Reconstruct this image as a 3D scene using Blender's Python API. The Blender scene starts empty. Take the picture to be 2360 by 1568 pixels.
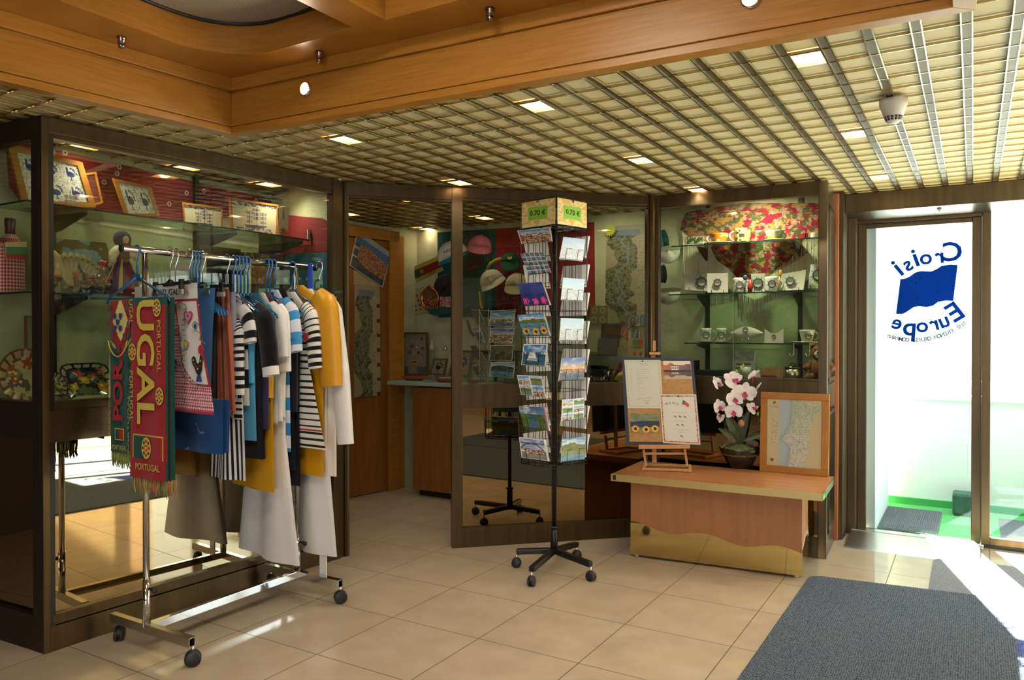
import bpy, math, random
from math import sin, cos, pi, radians, sqrt, floor, atan2, hypot, exp
from mathutils import Vector, Matrix

# ------------------------------------------------------------------ camera
SC = bpy.context.scene
TH = radians(31.05); FPX = 1765.2; PITCH = radians(-0.475); EYE = 1.3
cam = bpy.data.cameras.new('camera'); cam_o = bpy.data.objects.new('camera', cam)
SC.collection.objects.link(cam_o); SC.camera = cam_o
cam.sensor_width = 36.0; cam.lens = 36.0*FPX/2360.0; cam.clip_start = 0.05; cam.clip_end = 200
cam_o.location = (0, 0, EYE); cam_o.rotation_euler = (pi/2+PITCH, 0, TH)

# ------------------------------------------------------------------ world, sun, exposure
W = bpy.data.worlds.new('world'); SC.world = W; W.use_nodes = True
_n = W.node_tree.nodes; _l = W.node_tree.links
_bg = _n['Background']; _bg.inputs['Color'].default_value = (0.93, 0.97, 1.0, 1); _bg.inputs['Strength'].default_value = 7.0
SUN_DIR = Vector((0.265, -0.964, -0.86)).normalized()
sun = bpy.data.lights.new('sun', 'SUN'); sun.energy = 210; sun.angle = radians(0.6); sun.color = (1.0, 0.97, 0.92)
sun_o = bpy.data.objects.new('sun', sun); SC.collection.objects.link(sun_o)
sun_o.rotation_euler = SUN_DIR.to_track_quat('-Z', 'Y').to_euler(); sun_o.location = (-1, 9, 6)
SC.view_settings.view_transform = 'Standard'; SC.view_settings.look = 'None'
SC.view_settings.gamma = 1; SC.view_settings.use_curve_mapping = False
SC.view_settings.exposure = 0.0
cy = SC.cycles
cy.max_bounces = 9; cy.diffuse_bounces = 4; cy.glossy_bounces = 5; cy.transmission_bounces = 4; cy.transparent_max_bounces = 16
cy.use_denoising = True; cy.sample_clamp_indirect = 6; cy.blur_glossy = 0.6
cy.caustics_reflective = False; cy.caustics_refractive = False
try: cy.denoiser = 'OPENIMAGEDENOISE'
except Exception: pass

# ------------------------------------------------------------------ pixel <-> place helpers (rays of the calibrated camera)
C0 = Vector((0, 0, EYE))
_f0 = Vector((-sin(TH), cos(TH), 0)); RT = Vector((cos(TH), sin(TH), 0)); UP0 = Vector((0, 0, 1))
FW = _f0*cos(PITCH)+UP0*sin(PITCH); UPV = -_f0*sin(PITCH)+UP0*cos(PITCH)
def ray(x, y): return FW+RT*((x-1180)/FPX)-UPV*((y-784)/FPX)
def onz(x, y, z=0.0):
    d = ray(x, y); return C0+d*((z-EYE)/d.z)
def onp(x, y, P, n):
    d = ray(x, y); n = Vector((n[0], n[1], 0)); P = Vector((P[0], P[1], 0))
    return C0+d*((P-Vector((0, 0, EYE))*0-Vector((0, 0, 0))).dot(n)/d.dot(n))
def PY(Y): return ((0, Y), (0, 1))
def PXX(X): return ((X, 0), (1, 0))
def PV(X, Y): return ((X, Y), (-X, -Y))
def pxm(P):                     # pixels per metre at a place
    return FPX/((Vector(P)-C0).dot(FW))

# ------------------------------------------------------------------ materials
def s2l(c):
    return c/12.92 if c <= 0.04045 else ((c+0.055)/1.055)**2.4
def rgb(c):
    if isinstance(c, str):
        c = c.lstrip('#'); c = tuple(int(c[i:i+2], 16)/255 for i in (0, 2, 4))
    return tuple(s2l(max(0, min(1, v))) for v in c[:3])
MATS = {}
def mat(name, col='#808080', rough=0.6, metal=0.0, spec=0.5, coat=0.0, emit=None, estr=0.0, trans=0.0, sheen=0.0):
    if name in MATS: return MATS[name]
    m = bpy.data.materials.new(name); m.use_nodes = True
    b = m.node_tree.nodes['Principled BSDF']
    b.inputs['Base Color'].default_value = (*rgb(col), 1); b.inputs['Roughness'].default_value = rough
    b.inputs['Metallic'].default_value = metal; b.inputs['Specular IOR Level'].default_value = spec
    b.inputs['Coat Weight'].default_value = coat; b.inputs['Sheen Weight'].default_value = sheen
    if trans: b.inputs['Transmission Weight'].default_value = trans
    if emit is not None:
        b.inputs['Emission Color'].default_value = (*rgb(emit), 1); b.inputs['Emission Strength'].default_value = estr
    MATS[name] = m; return m
def nt(m): return m.node_tree.nodes, m.node_tree.links, m.node_tree.nodes['Principled BSDF']
def noise_mat(name, c1, c2, scale=8, rough=0.6, metal=0.0, stretch=(1, 1, 1), bump=0.0, bscale=None, detail=4, spec=0.5, coat=0.0, sheen=0.0, lo=0.35, hi=0.65, bdist=0.01):
    if name in MATS: return MATS[name]
    m = mat(name, c1, rough, metal, spec, coat, sheen=sheen); n, l, b = nt(m)
    tc = n.new('ShaderNodeTexCoord'); mp = n.new('ShaderNodeMapping'); mp.inputs['Scale'].default_value = stretch
    nz = n.new('ShaderNodeTexNoise'); nz.inputs['Scale'].default_value = scale; nz.inputs['Detail'].default_value = detail
    cr = n.new('ShaderNodeValToRGB'); cr.color_ramp.elements[0].color = (*rgb(c1), 1); cr.color_ramp.elements[1].color = (*rgb(c2), 1)
    cr.color_ramp.elements[0].position = lo; cr.color_ramp.elements[1].position = hi
    l.new(tc.outputs['Object'], mp.inputs['Vector']); l.new(mp.outputs['Vector'], nz.inputs['Vector'])
    l.new(nz.outputs['Fac'], cr.inputs['Fac']); l.new(cr.outputs['Color'], b.inputs['Base Color'])
    if bump:
        n2 = nz
        if bscale:
            n2 = n.new('ShaderNodeTexNoise'); n2.inputs['Scale'].default_value = bscale; n2.inputs['Detail'].default_value = 5
            l.new(tc.outputs['Object'], n2.inputs['Vector'])
        bp = n.new('ShaderNodeBump'); bp.inputs['Strength'].default_value = bump; bp.inputs['Distance'].default_value = bdist
        l.new(n2.outputs['Fac'], bp.inputs['Height']); l.new(bp.outputs['Normal'], b.inputs['Normal'])
    return m
def paint_mat(name, rough=0.5, spec=0.5, coat=0.0, sheen=0.0, bump=0.0, bscale=200, metal=0.0):
    if name in MATS: return MATS[name]
    m = mat(name, '#ffffff', rough, metal, spec, coat, sheen=sheen); n, l, b = nt(m)
    a = n.new('ShaderNodeAttribute'); a.attribute_name = 'Col'; l.new(a.outputs['Color'], b.inputs['Base Color'])
    if bump:
        nz = n.new('ShaderNodeTexNoise'); nz.inputs['Scale'].default_value = bscale
        tc = n.new('ShaderNodeTexCoord'); l.new(tc.outputs['Object'], nz.inputs['Vector'])
        bp = n.new('ShaderNodeBump'); bp.inputs['Strength'].default_value = bump; bp.inputs['Distance'].default_value = 0.004
        l.new(nz.outputs['Fac'], bp.inputs['Height']); l.new(bp.outputs['Normal'], b.inputs['Normal'])
    return m
def glass_mat(name, tint='#f2f7f2', ior=1.5, boost=1.0, rough=0.0):
    if name in MATS: return MATS[name]
    m = bpy.data.materials.new(name); m.use_nodes = True; n = m.node_tree.nodes; l = m.node_tree.links; n.clear()
    o = n.new('ShaderNodeOutputMaterial'); tr = n.new('ShaderNodeBsdfTransparent'); gl = n.new('ShaderNodeBsdfGlossy')
    mx = n.new('ShaderNodeMixShader'); fr = n.new('ShaderNodeLayerWeight'); fr.inputs['Blend'].default_value = 0.5; pw = n.new('ShaderNodeMath'); pw.operation = 'POWER'; pw.inputs[1].default_value = 5.0; ma = n.new('ShaderNodeMath'); ma.operation = 'MULTIPLY_ADD'; ma.use_clamp = True
    tr.inputs['Color'].default_value = (*rgb(tint), 1); gl.inputs['Roughness'].default_value = rough; gl.inputs['Color'].default_value = (1, 1, 1, 1)
    r0 = ((ior-1)/(ior+1))**2; ma.inputs[1].default_value = (1-r0)*boost; ma.inputs[2].default_value = r0*boost
    l.new(fr.outputs['Facing'], pw.inputs[0]); l.new(pw.outputs[0], ma.inputs[0]); l.new(ma.outputs[0], mx.inputs[0]); l.new(tr.outputs[0], mx.inputs[1]); l.new(gl.outputs[0], mx.inputs[2]); l.new(mx.outputs[0], o.inputs[0])
    MATS[name] = m; return m

def film(name, lin, k=.25):
    m = bpy.data.materials.new(name); m.use_nodes = True; n = m.node_tree.nodes; l = m.node_tree.links; n.clear(); o = n.new('ShaderNodeOutputMaterial'); t_ = n.new('ShaderNodeBsdfTransparent'); d_ = n.new('ShaderNodeBsdfDiffuse'); x = n.new('ShaderNodeMixShader')
    t_.inputs[0].default_value = (*lin, 1); d_.inputs[0].default_value = (*[min(1, c*6) for c in lin], 1); x.inputs[0].default_value = k; l.new(t_.outputs[0], x.inputs[1]); l.new(d_.outputs[0], x.inputs[2]); l.new(x.outputs[0], o.inputs[0]); MATS[name] = m; return m
M_BRONZE = noise_mat('bronze_anodised', '#4d402b', '#5b4b33', 30, 0.34, 0.75, stretch=(1, 1, 0.05), spec=0.4, lo=0.3, hi=0.7)
M_DARK = mat('dark_profile', '#231d16', 0.45, 0.3)
M_BLACK = mat('black_plastic', '#141416', 0.45)
M_BLACKM = mat('black_metal', '#17181b', 0.35, 0.3)
M_CHROME = mat('chrome', '#e6e6e8', 0.08, 1.0)
M_STEEL = mat('brushed_steel', '#b9b4aa', 0.28, 1.0)
M_WHITE = mat('white_plain', '#eceae2', 0.5)
M_PAPER = paint_mat('printed_paper', 0.55)
M_GLOSSP = paint_mat('glossy_print', 0.25, coat=0.3)
M_CERAM = paint_mat('glazed_ceramic', 0.15, coat=0.6)
M_CLOTH = paint_mat('woven_cloth', 0.9, 0.15, sheen=0.15, bump=0.25, bscale=400)
M_KNIT = paint_mat('knit_cloth', 0.95, 0.1, sheen=0.2, bump=0.5, bscale=260)
M_VINYL = paint_mat('waxed_cloth', 0.45, 0.4)
M_GLASS = glass_mat('window_glass', '#fbfcfb', boost=1.0)
M_CGLASS = glass_mat('case_glass', '#f0f3ec', ior=1.5, boost=0.9)
M_DOORG = glass_mat('door_glass', '#f4faf6', boost=0.8)
M_SGLASS = glass_mat('shelf_glass', '#dcebde', boost=1.0)
M_EDGE = mat('shelf_glass_edge', '#1c3a30', 0.2)
M_MIRROR = mat('bronze_mirror', '#b8a98a', 0.015, 1.0)
M_MIRRORD = mat('dark_bronze_mirror', '#978668', 0.015, 1.0)
M_BRASS = mat('polished_brass', '#f4e2a6', 0.06, 1.0)
M_BRASSE = mat('satin_brass', '#ecd898', 0.32, 0.9)
M_WOOD = noise_mat('honey_wood', '#9a6626', '#aa7630', 5, 0.38, 0, stretch=(1, 1, 14), spec=0.35, detail=6, lo=0.3, hi=0.7)
M_WOODH = noise_mat('honey_wood_long_grain', '#9a6624', '#ad7932', 6, 0.36, 0, stretch=(1.2, 1.2, 22), spec=0.4, detail=7, lo=0.3, hi=0.7)
M_DWOOD = noise_mat('door_wood', '#7a4c1e', '#8a5826', 5, 0.5, 0, stretch=(8, 8, 0.6), spec=0.3, detail=6, lo=0.3, hi=0.7)
M_LAM = noise_mat('cherry_laminate', '#9c6840', '#a8724a', 4, 0.35, 0, stretch=(9, 9, 0.6), spec=0.4, detail=6, lo=0.3, hi=0.7)
M_LAMT = noise_mat('cherry_laminate_top', '#a66c44', '#b57a50', 4, 0.22, 0, stretch=(0.7, 9, 9), spec=0.5, detail=6, lo=0.3, hi=0.7)
M_OAK = noise_mat('easel_beech', '#b98552', '#c69460', 6, 0.5, 0, stretch=(9, 9, 1), spec=0.3, lo=0.3, hi=0.7)
M_FRAMEW = noise_mat('picture_frame_wood', '#9a6320', '#a86f29', 6, 0.4, 0, stretch=(2, 2, 2), spec=0.4, lo=0.3, hi=0.7)
M_GREENW = noise_mat('green_wallpaper', '#a0a37c', '#b6b892', 9, 0.8, 0, bump=0.35, bscale=70, lo=0.3, hi=0.7, bdist=0.006)
M_RUBBER = mat('caster_rubber', '#1b1b1d', 0.5)
M_BLUEP = mat('blue_hanger_plastic', '#1c5a8a', 0.25, coat=0.3)
M_CLEARP = glass_mat('clear_plastic', '#dfe6e6', boost=1.6)

# ------------------------------------------------------------------ mesh builder
class MB:
    def __init__(s): s.v = []; s.f = []; s.m = []; s.c = []; s.sm = []
    def add(s, vs, fs, mi=0, cols=None, smooth=False, T=None):
        o = len(s.v)
        for p in vs:
            p = Vector(p)
            s.v.append(T @ p if T is not None else p)
        for i, f in enumerate(fs):
            s.f.append([o+k for k in f]); s.m.append(mi); s.sm.append(smooth)
            s.c.append(cols[i] if cols is not None else None)
        return s
    def box(s, c, d, mi=0, T=None, col=None):
        x, y, z = d[0]/2, d[1]/2, d[2]/2
        v = [(c[0]+i*x, c[1]+j*y, c[2]+k*z) for k in (-1, 1) for j in (-1, 1) for i in (-1, 1)]
        f = [(0, 2, 3, 1), (4, 5, 7, 6), (0, 1, 5, 4), (2, 6, 7, 3), (0, 4, 6, 2), (1, 3, 7, 5)]
        return s.add(v, f, mi, [col]*6 if col else None, T=T)
    def box2(s, a, b, mi=0, T=None, col=None):
        return s.box([(a[i]+b[i])/2 for i in range(3)], [abs(b[i]-a[i]) for i in range(3)], mi, T, col)
    def beam(s, a, b, w, h, mi=0, up=(0, 0, 1), T=None, col=None):      # box from a to b, w sideways, h along up
        a = Vector(a); b = Vector(b); d = (b-a).normalized(); u = Vector(up); r = d.cross(u).normalized(); u = r.cross(d).normalized()
        v = []
        for p in (a, b):
            for (i, j) in ((-1, -1), (1, -1), (1, 1), (-1, 1)): v.append(p+r*(i*w/2)+u*(j*h/2))
        f = [(0, 1, 2, 3), (7, 6, 5, 4), (0, 4, 5, 1), (1, 5, 6, 2), (2, 6, 7, 3), (3, 7, 4, 0)]
        return s.add(v, f, mi, [col]*6 if col else None, T=T)
    def tube(s, pts, r, seg=8, mi=0, cap=True, T=None, col=None, smooth=True):
        pts = [Vector(p) for p in pts]; n = len(pts); rs = r if isinstance(r, (list, tuple)) else [r]*n
        vs = []; u = None
        for i in range(n):
            d = (pts[min(i+1, n-1)]-pts[max(i-1, 0)]).normalized()
            if u is None:
                u = d.orthogonal().normalized()
            u = (u-d*u.dot(d)); u = u.normalized() if u.length > 1e-6 else d.orthogonal().normalized()
            w = d.cross(u)
            for k in range(seg):
                a = 2*pi*k/seg; vs.append(pts[i]+(u*cos(a)+w*sin(a))*rs[i])
        fs = []
        for i in range(n-1):
            for k in range(seg):
                k2 = (k+1) % seg; fs.append((i*seg+k, i*seg+k2, (i+1)*seg+k2, (i+1)*seg+k))
        if cap: fs.append(tuple(range(seg))[::-1]); fs.append(tuple((n-1)*seg+k for k in range(seg)))
        return s.add(vs, fs, mi, [col]*len(fs) if col else None, smooth, T)
    def lathe(s, prof, seg=20, c=(0, 0, 0), mi=0, T=None, colf=None, smooth=True, sx=1.0, sy=1.0, caps=True):
        vs = []; fs = []; cs = []
        for (r, z) in prof:
            for k in range(seg):
                a = 2*pi*k/seg; vs.append((c[0]+r*cos(a)*sx, c[1]+r*sin(a)*sy, c[2]+z))
        for i in range(len(prof)-1):
            for k in range(seg):
                k2 = (k+1) % seg; fs.append((i*seg+k, i*seg+k2, (i+1)*seg+k2, (i+1)*seg+k)); cs.append(colf((k+.5)/seg, i) if colf else None)
        for i, flip in ((0, True), (len(prof)-1, False)):
            if caps and prof[i][0] > 1e-5:
                t = [i*seg+k for k in range(seg)]; fs.append(tuple(t[::-1] if flip else t)); cs.append(colf(0, i) if colf else None)
        return s.add(vs, fs, mi, cs if colf else None, smooth, T)
    def ball(s, c, r, mi=0, seg=12, col=None, T=None, sc=(1, 1, 1)):
        vs = []; fs = []; R = max(4, seg//2)
        for i in range(R+1):
            t = pi*i/R
            for k in range(seg):
                a = 2*pi*k/seg; vs.append((c[0]+r*sc[0]*sin(t)*cos(a), c[1]+r*sc[1]*sin(t)*sin(a), c[2]-r*sc[2]*cos(t)))
        for i in range(R):
            for k in range(seg):
                k2 = (k+1) % seg; fs.append((i*seg+k, i*seg+k2, (i+1)*seg+k2, (i+1)*seg+k))
        return s.add(vs, fs, mi, [col]*len(fs) if col else None, True, T)
    def prism(s, poly, h, T=None, mi=0, col=None, cols=None):           # polygon in local xy, extruded 0..h in z
        n = len(poly); vs = [(p[0], p[1], 0) for p in poly]+[(p[0], p[1], h) for p in poly]
        fs = [tuple(range(n))[::-1], tuple(range(n, 2*n))]+[(i, (i+1) % n, n+(i+1) % n, n+i) for i in range(n)]
        return s.add(vs, fs, mi, [col]*len(fs) if col else None, T=T)
    def grid(s, nx, ny, pf, cf=None, mi=0, smooth=True, T=None):
        vs = [pf(i/nx, j/ny) for j in range(ny+1) for i in range(nx+1)]; fs = []; cs = []
        for j in range(ny):
            for i in range(nx):
                a = j*(nx+1)+i; fs.append((a, a+1, a+nx+2, a+nx+1)); cs.append(cf((i+.5)/nx, (j+.5)/ny) if cf else None)
        return s.add(vs, fs, mi, cs if cf else None, smooth, T)
    def sheet(s, corners, th, nx, ny, cf, edge=(0.93, 0.92, 0.88), back=None, mi=0, disp=None, emi=None):
        """flat or bulged slab: corners bl, br, tr, tl seen from its front; thickness behind the front"""
        bl, br, tr, tl = [Vector(c) for c in corners]; n = (br-bl).cross(tl-bl).normalized(); emi = mi if emi is None else emi
        def pf(u, v):
            p = bl*(1-u)*(1-v)+br*u*(1-v)+tr*u*v+tl*(1-u)*v
            return p+n*(disp(u, v) if disp else 0)
        s.grid(nx, ny, pf, cf, mi, disp is not None)
        back = back or edge
        def qf(u, v): return pf(1-u, v)-n*th
        bx, by = (nx, ny) if disp else (1, 1)
        s.grid(bx, by, qf, lambda u, v: back, emi, disp is not None)
        k = nx if disp else 1; q = ny if disp else 1
        for (f, m) in ((lambda t: (t, 0), k), (lambda t: (1, t), q), (lambda t: (1-t, 1), k), (lambda t: (0, 1-t), q)):
            for i in range(m):
                a = pf(*f(i/m)); b = pf(*f((i+1)/m)); s.add([a-n*th, b-n*th, b, a], [(0, 1, 2, 3)], emi, [edge])
        return s
    def build(s, name, mats, parent=None, bevel=0.0, label=None, origin=None, seg=2, world=True, weld=0.0):
        if not isinstance(mats, (list, tuple)): mats = [mats]
        me = bpy.data.meshes.new(name)
        if parent is not None: inv = parent.matrix_basis.inverted() if parent.parent is None else (parent.parent.matrix_basis @ parent.matrix_basis).inverted()
        if parent is None:
            if origin is None:
                xs = [p.x for p in s.v]; ys = [p.y for p in s.v]; zs = [p.z for p in s.v]
                origin = Vector(((min(xs)+max(xs))/2, (min(ys)+max(ys))/2, min(zs)))
            inv = Matrix.Translation(-Vector(origin))
        me.from_pydata([tuple(inv @ p) for p in s.v], [], s.f)
        for m in mats: me.materials.append(m)
        me.polygons.foreach_set('material_index', s.m); me.polygons.foreach_set('use_smooth', s.sm)
        if any(c is not None for c in s.c):
            at = me.color_attributes.new('Col', 'FLOAT_COLOR', 'CORNER'); buf = []
            cache = {}
            for f, c in zip(s.f, s.c):
                c = c or (0.9, 0.9, 0.88)
                k = cache.get(c)
                if k is None: k = cache[c] = (*rgb(c), 1.0)
                buf.extend(k*len(f))
            at.data.foreach_set('color', buf)
        me.update()
        o = bpy.data.objects.new(name, me); SC.collection.objects.link(o)
        if parent is not None: o.parent = parent
        else: o.location = origin
        if bevel:
            b = o.modifiers.new('bevel', 'BEVEL'); b.width = bevel; b.segments = seg; b.limit_method = 'ANGLE'; b.angle_limit = radians(40)
        if label: o['label'] = label
        return o

def thing(name, label, cat, loc=(0, 0, 0), rz=0.0, group=None):
    o = bpy.data.objects.new(name, None); SC.collection.objects.link(o); o.location = Vector(loc); o.rotation_euler = (0, 0, rz)
    o.matrix_basis = Matrix.Translation(Vector(loc)) @ Matrix.Rotation(rz, 4, 'Z'); o.empty_display_size = 0.05
    return tag(o, label, cat, group)
def tag(o, label, cat, group=None):
    o['label'] = label; o['category'] = cat
    if group: o['group'] = group
    return o
def struct(o): o['kind'] = 'structure'; return o
def dup(root, loc=None, rz=None, label=None, group=None, T=None):
    r = root.copy(); SC.collection.objects.link(r)
    if T is not None: r.matrix_basis = T
    else: r.matrix_basis = Matrix.Translation(Vector(loc)) @ Matrix.Rotation(rz or 0, 4, 'Z')
    if label: r['label'] = label
    if group: r['group'] = group
    for ch in list(root.children):
        c = ch.copy(); SC.collection.objects.link(c); c.parent = r
        for g in list(ch.children):
            d = g.copy(); SC.collection.objects.link(d); d.parent = c
    return r
def delbase(o):
    for ch in list(o.children):
        for g in list(ch.children): bpy.data.objects.remove(g)
        bpy.data.objects.remove(ch)
    bpy.data.objects.remove(o)
def frame_T(P, r, u):             # local x -> r, y -> u, z -> r x u
    r = Vector(r).normalized(); u = Vector(u).normalized(); n = r.cross(u)
    M = Matrix((r, u, n)).transposed().to_4x4(); M.translation = Vector(P); return M
def Tz(x, y, z, rz=0, rx=0, ry=0, s=1.0):
    return Matrix.Translation((x, y, z)) @ Matrix.Rotation(rz, 4, 'Z') @ Matrix.Rotation(ry, 4, 'Y') @ Matrix.Rotation(rx, 4, 'X') @ Matrix.Scale(s, 4)

# text as meshes
_TC = {}
def tmesh(s, bold=0.0):
    k = (s, bold)
    if k in _TC: return _TC[k]
    cu = bpy.data.curves.new('t', 'FONT'); cu.body = s; cu.size = 1.0; cu.offset = bold; cu.resolution_u = 3
    o = bpy.data.objects.new('t', cu); SC.collection.objects.link(o)
    me = bpy.data.meshes.new_from_object(o.evaluated_get(bpy.context.evaluated_depsgraph_get()))
    vs = [tuple(v.co) for v in me.vertices]; fs = [tuple(p.vertices) for p in me.polygons]
    bpy.data.objects.remove(o); bpy.data.curves.remove(cu); bpy.data.meshes.remove(me)
    _TC[k] = (vs, fs); return _TC[k]
def put_text(mb, s, T, h, mi=0, col=None, align='c', bold=0.0, sx=1.0, lift=0.0006, width=None):
    """text with cap height about h in the local xy plane of T"""
    vs, fs = tmesh(s, bold)
    if not vs: return
    x0 = min(v[0] for v in vs); x1 = max(v[0] for v in vs); k = h/0.70
    if width: sx = width/((x1-x0)*k)
    off = -(x0+x1)/2 if align == 'c' else (-x0 if align == 'l' else -x1)
    mb.add([((v[0]+off)*k*sx, v[1]*k, lift) for v in vs], fs, mi, [col]*len(fs) if col else None, T=T)

# colour helpers for printed surfaces
def hsh(i, j, s=0):
    n = (i*374761393+j*668265263+s*2147483647+12345) & 0xffffffff
    n = ((n ^ (n >> 13))*1274126177) & 0xffffffff
    return ((n ^ (n >> 16)) & 0xffff)/65535.0
def vn(x, y, s=0):
    i = floor(x); j = floor(y); u = x-i; v = y-j; u = u*u*(3-2*u); v = v*v*(3-2*v)
    return (hsh(i, j, s)*(1-u)+hsh(i+1, j, s)*u)*(1-v)+(hsh(i, j+1, s)*(1-u)+hsh(i+1, j+1, s)*u)*v
def fbm(x, y, s=0): return vn(x, y, s)*.55+vn(x*2.1, y*2.1, s+1)*.3+vn(x*4.3, y*4.3, s+2)*.15
def mixc(a, b, t): t = max(0, min(1, t)); return tuple(a[i]*(1-t)+b[i]*t for i in range(3))
def hx(c): c = c.lstrip('#'); return tuple(int(c[i:i+2], 16)/255 for i in (0, 2, 4))
def q(c): return tuple(round(v*40)/40 for v in c)
def tone(c, s=1.0): return tuple(min(1, v*s) for v in c)

def px_corners(pts, plane):      # tl, tr, br, bl pixel corners -> bl, br, tr, tl on the plane
    P = [onp(x, y, *plane) for x, y in pts]; return [P[3], P[2], P[1], P[0]]
def slab(name, pts, plane, th, nx, ny, cf, label, cat, group=None, m=None, edge=(0.93, 0.92, 0.88), parent=None, back=None):
    mb = MB(); mb.sheet(px_corners(pts, plane), th, nx, ny, cf, edge, back)
    o = mb.build(name, m or M_PAPER, parent)
    if parent is None: tag(o, label, cat, group)
    elif label: o['label'] = label
    return o

ORD = ['first', 'second', 'third', 'fourth', 'fifth', 'sixth', 'seventh', 'eighth', 'ninth', 'tenth', 'eleventh', 'twelfth']

# ================================================================== SETTING
ZC = 2.185                                   # underside of the grille ceiling
TILE = 0.4723
# floor: polished beige tiles with dark joints
def floor_mat():
    m = mat('floor_tiles', '#b9a68c', 0.09, 0, 0.5); n, l, b = nt(m)
    g = n.new('ShaderNodeNewGeometry'); sp = n.new('ShaderNodeSeparateXYZ'); l.new(g.outputs['Position'], sp.inputs[0])
    def M(op, a, c=None):
        k = n.new('ShaderNodeMath'); k.operation = op
        for i, x in enumerate((a, c)):
            if x is None: continue
            if isinstance(x, (int, float)): k.inputs[i].default_value = x
            else: l.new(x, k.inputs[i])
        return k.outputs[0]
    ds = []; cells = []
    for ax, o in (('X', -2.745), ('Y', 3.186)):
        t = M('DIVIDE', M('SUBTRACT', sp.outputs[ax], o-TILE*40), TILE); f = M('FRACT', t)
        ds.append(M('ABSOLUTE', M('SUBTRACT', f, 0.5))); cells.append(M('FLOOR', t))
    d = M('GREATER_THAN', M('MAXIMUM', ds[0], ds[1]), 0.5-0.0042)
    cb = n.new('ShaderNodeCombineXYZ'); l.new(cells[0], cb.inputs[0]); l.new(cells[1], cb.inputs[1])
    wn = n.new('ShaderNodeTexWhiteNoise'); wn.noise_dimensions = '3D'; l.new(cb.outputs[0], wn.inputs['Vector'])
    nz = n.new('ShaderNodeTexNoise'); nz.inputs['Scale'].default_value = 6; nz.inputs['Detail'].default_value = 5; l.new(g.outputs['Position'], nz.inputs['Vector'])
    cr = n.new('ShaderNodeValToRGB'); cr.color_ramp.elements[0].position = 0.3; cr.color_ramp.elements[1].position = 0.7
    cr.color_ramp.elements[0].color = (*rgb('#b3a088'), 1); cr.color_ramp.elements[1].color = (*rgb('#beac94'), 1); l.new(nz.outputs['Fac'], cr.inputs['Fac'])
    hs = n.new('ShaderNodeHueSaturation'); l.new(cr.outputs['Color'], hs.inputs['Color']); l.new(M('ADD', M('MULTIPLY', wn.outputs['Value'], 0.05), 0.975), hs.inputs['Value'])
    mx = n.new('ShaderNodeMix'); mx.data_type = 'RGBA'; l.new(d, mx.inputs['Factor']); l.new(hs.outputs['Color'], mx.inputs['A']); mx.inputs['B'].default_value = (*rgb('#43351f'), 1)
    l.new(mx.outputs['Result'], b.inputs['Base Color'])
    l.new(M('ADD', M('MULTIPLY', d, 0.5), 0.085), b.inputs['Roughness'])
    return m
mb = MB(); mb.box2((-5.2, -3.0, -0.06), (3.6, 5.5, 0)); struct(mb.build('floor', floor_mat()))

# ceiling: beige panels above a metal egg-crate grille
M_CPAN = noise_mat('ceiling_panel', '#dccb98', '#e3d4a6', 3, 0.6, 0, spec=0.3)
M_GRILL = mat('grille_metal', '#b8a67c', 0.16, 1.0)
HA = Vector((-2.705, 2.18)); HB = Vector((-0.05, 2.306)); HL = lambda Y: -2.705+(Y-2.18)*0.108; HF = lambda X: 2.18+(X+2.705)*0.0475
mb = MB(); zt = ZC+0.0145
def quadz(mb, pts, z, h, mi=0): mb.prism(pts, h, Matrix.Translation((0, 0, z)), mi)
quadz(mb, [(-5.2, HA.y+.03), (HA.x, HA.y+.03), (HB.x, HB.y+.03), (3.6, HB.y+.03), (3.6, 5.5), (-5.2, 5.5)], zt, 0.04)
quadz(mb, [(-5.2, -3), (HL(-3)-.03, -3), (HA.x-.03, HA.y+.03), (-5.2, HA.y+.03)], zt, 0.04)
quadz(mb, [(HB.x+.03, -3), (3.6, -3), (3.6, HB.y+.03), (HB.x+.03, HB.y+.03)], zt, 0.04)
struct(mb.build('ceiling', M_CPAN))
mb = MB()
def in_hole_y(X): return X > HL(0.5) and X < HB.x
GX, GY = 0.1255, 0.1362
x = -0.898-GX*34
ch, cw = 0.0115, 0.028
while x < 3.5:                                 # rails running to the back of the room: two thin lips and a flat web
    y0 = -3.0
    if HL(-3) < x < HB.x: y0 = HF(x)+.05 if x > HA.x-.05 else 2.18+(x+2.705+.05)/0.108
    for s in (-1, 1): mb.box2((x+s*cw/2-0.002, y0, ZC), (x+s*cw/2+0.002, 5.48, ZC+ch))
    mb.box2((x-cw/2+0.002, y0, ZC+0.004), (x+cw/2-0.002, 5.48, ZC+0.008), 1)
    x += GX
y = 2.554-GY*42
while y < 5.48:
    segs = [(-5.2, 3.6)]
    if y < 2.356: segs = [(-5.2, HL(y)-.05), (HB.x+.05, 3.6)]
    if 2.23 < y < 2.356: segs = [(-5.2, -2.705+(y-2.23)/0.0475), (HB.x+.05, 3.6)]
    for a, b in segs: mb.box2((a, y-0.0022, ZC+0.002), (b, y+0.0022, ZC+ch-0.001))
    y += GY
struct(mb.build('ceiling_grille', [M_GRILL, mat('grille_web', '#5f4e2c', 0.5, 0.5)]))

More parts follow.
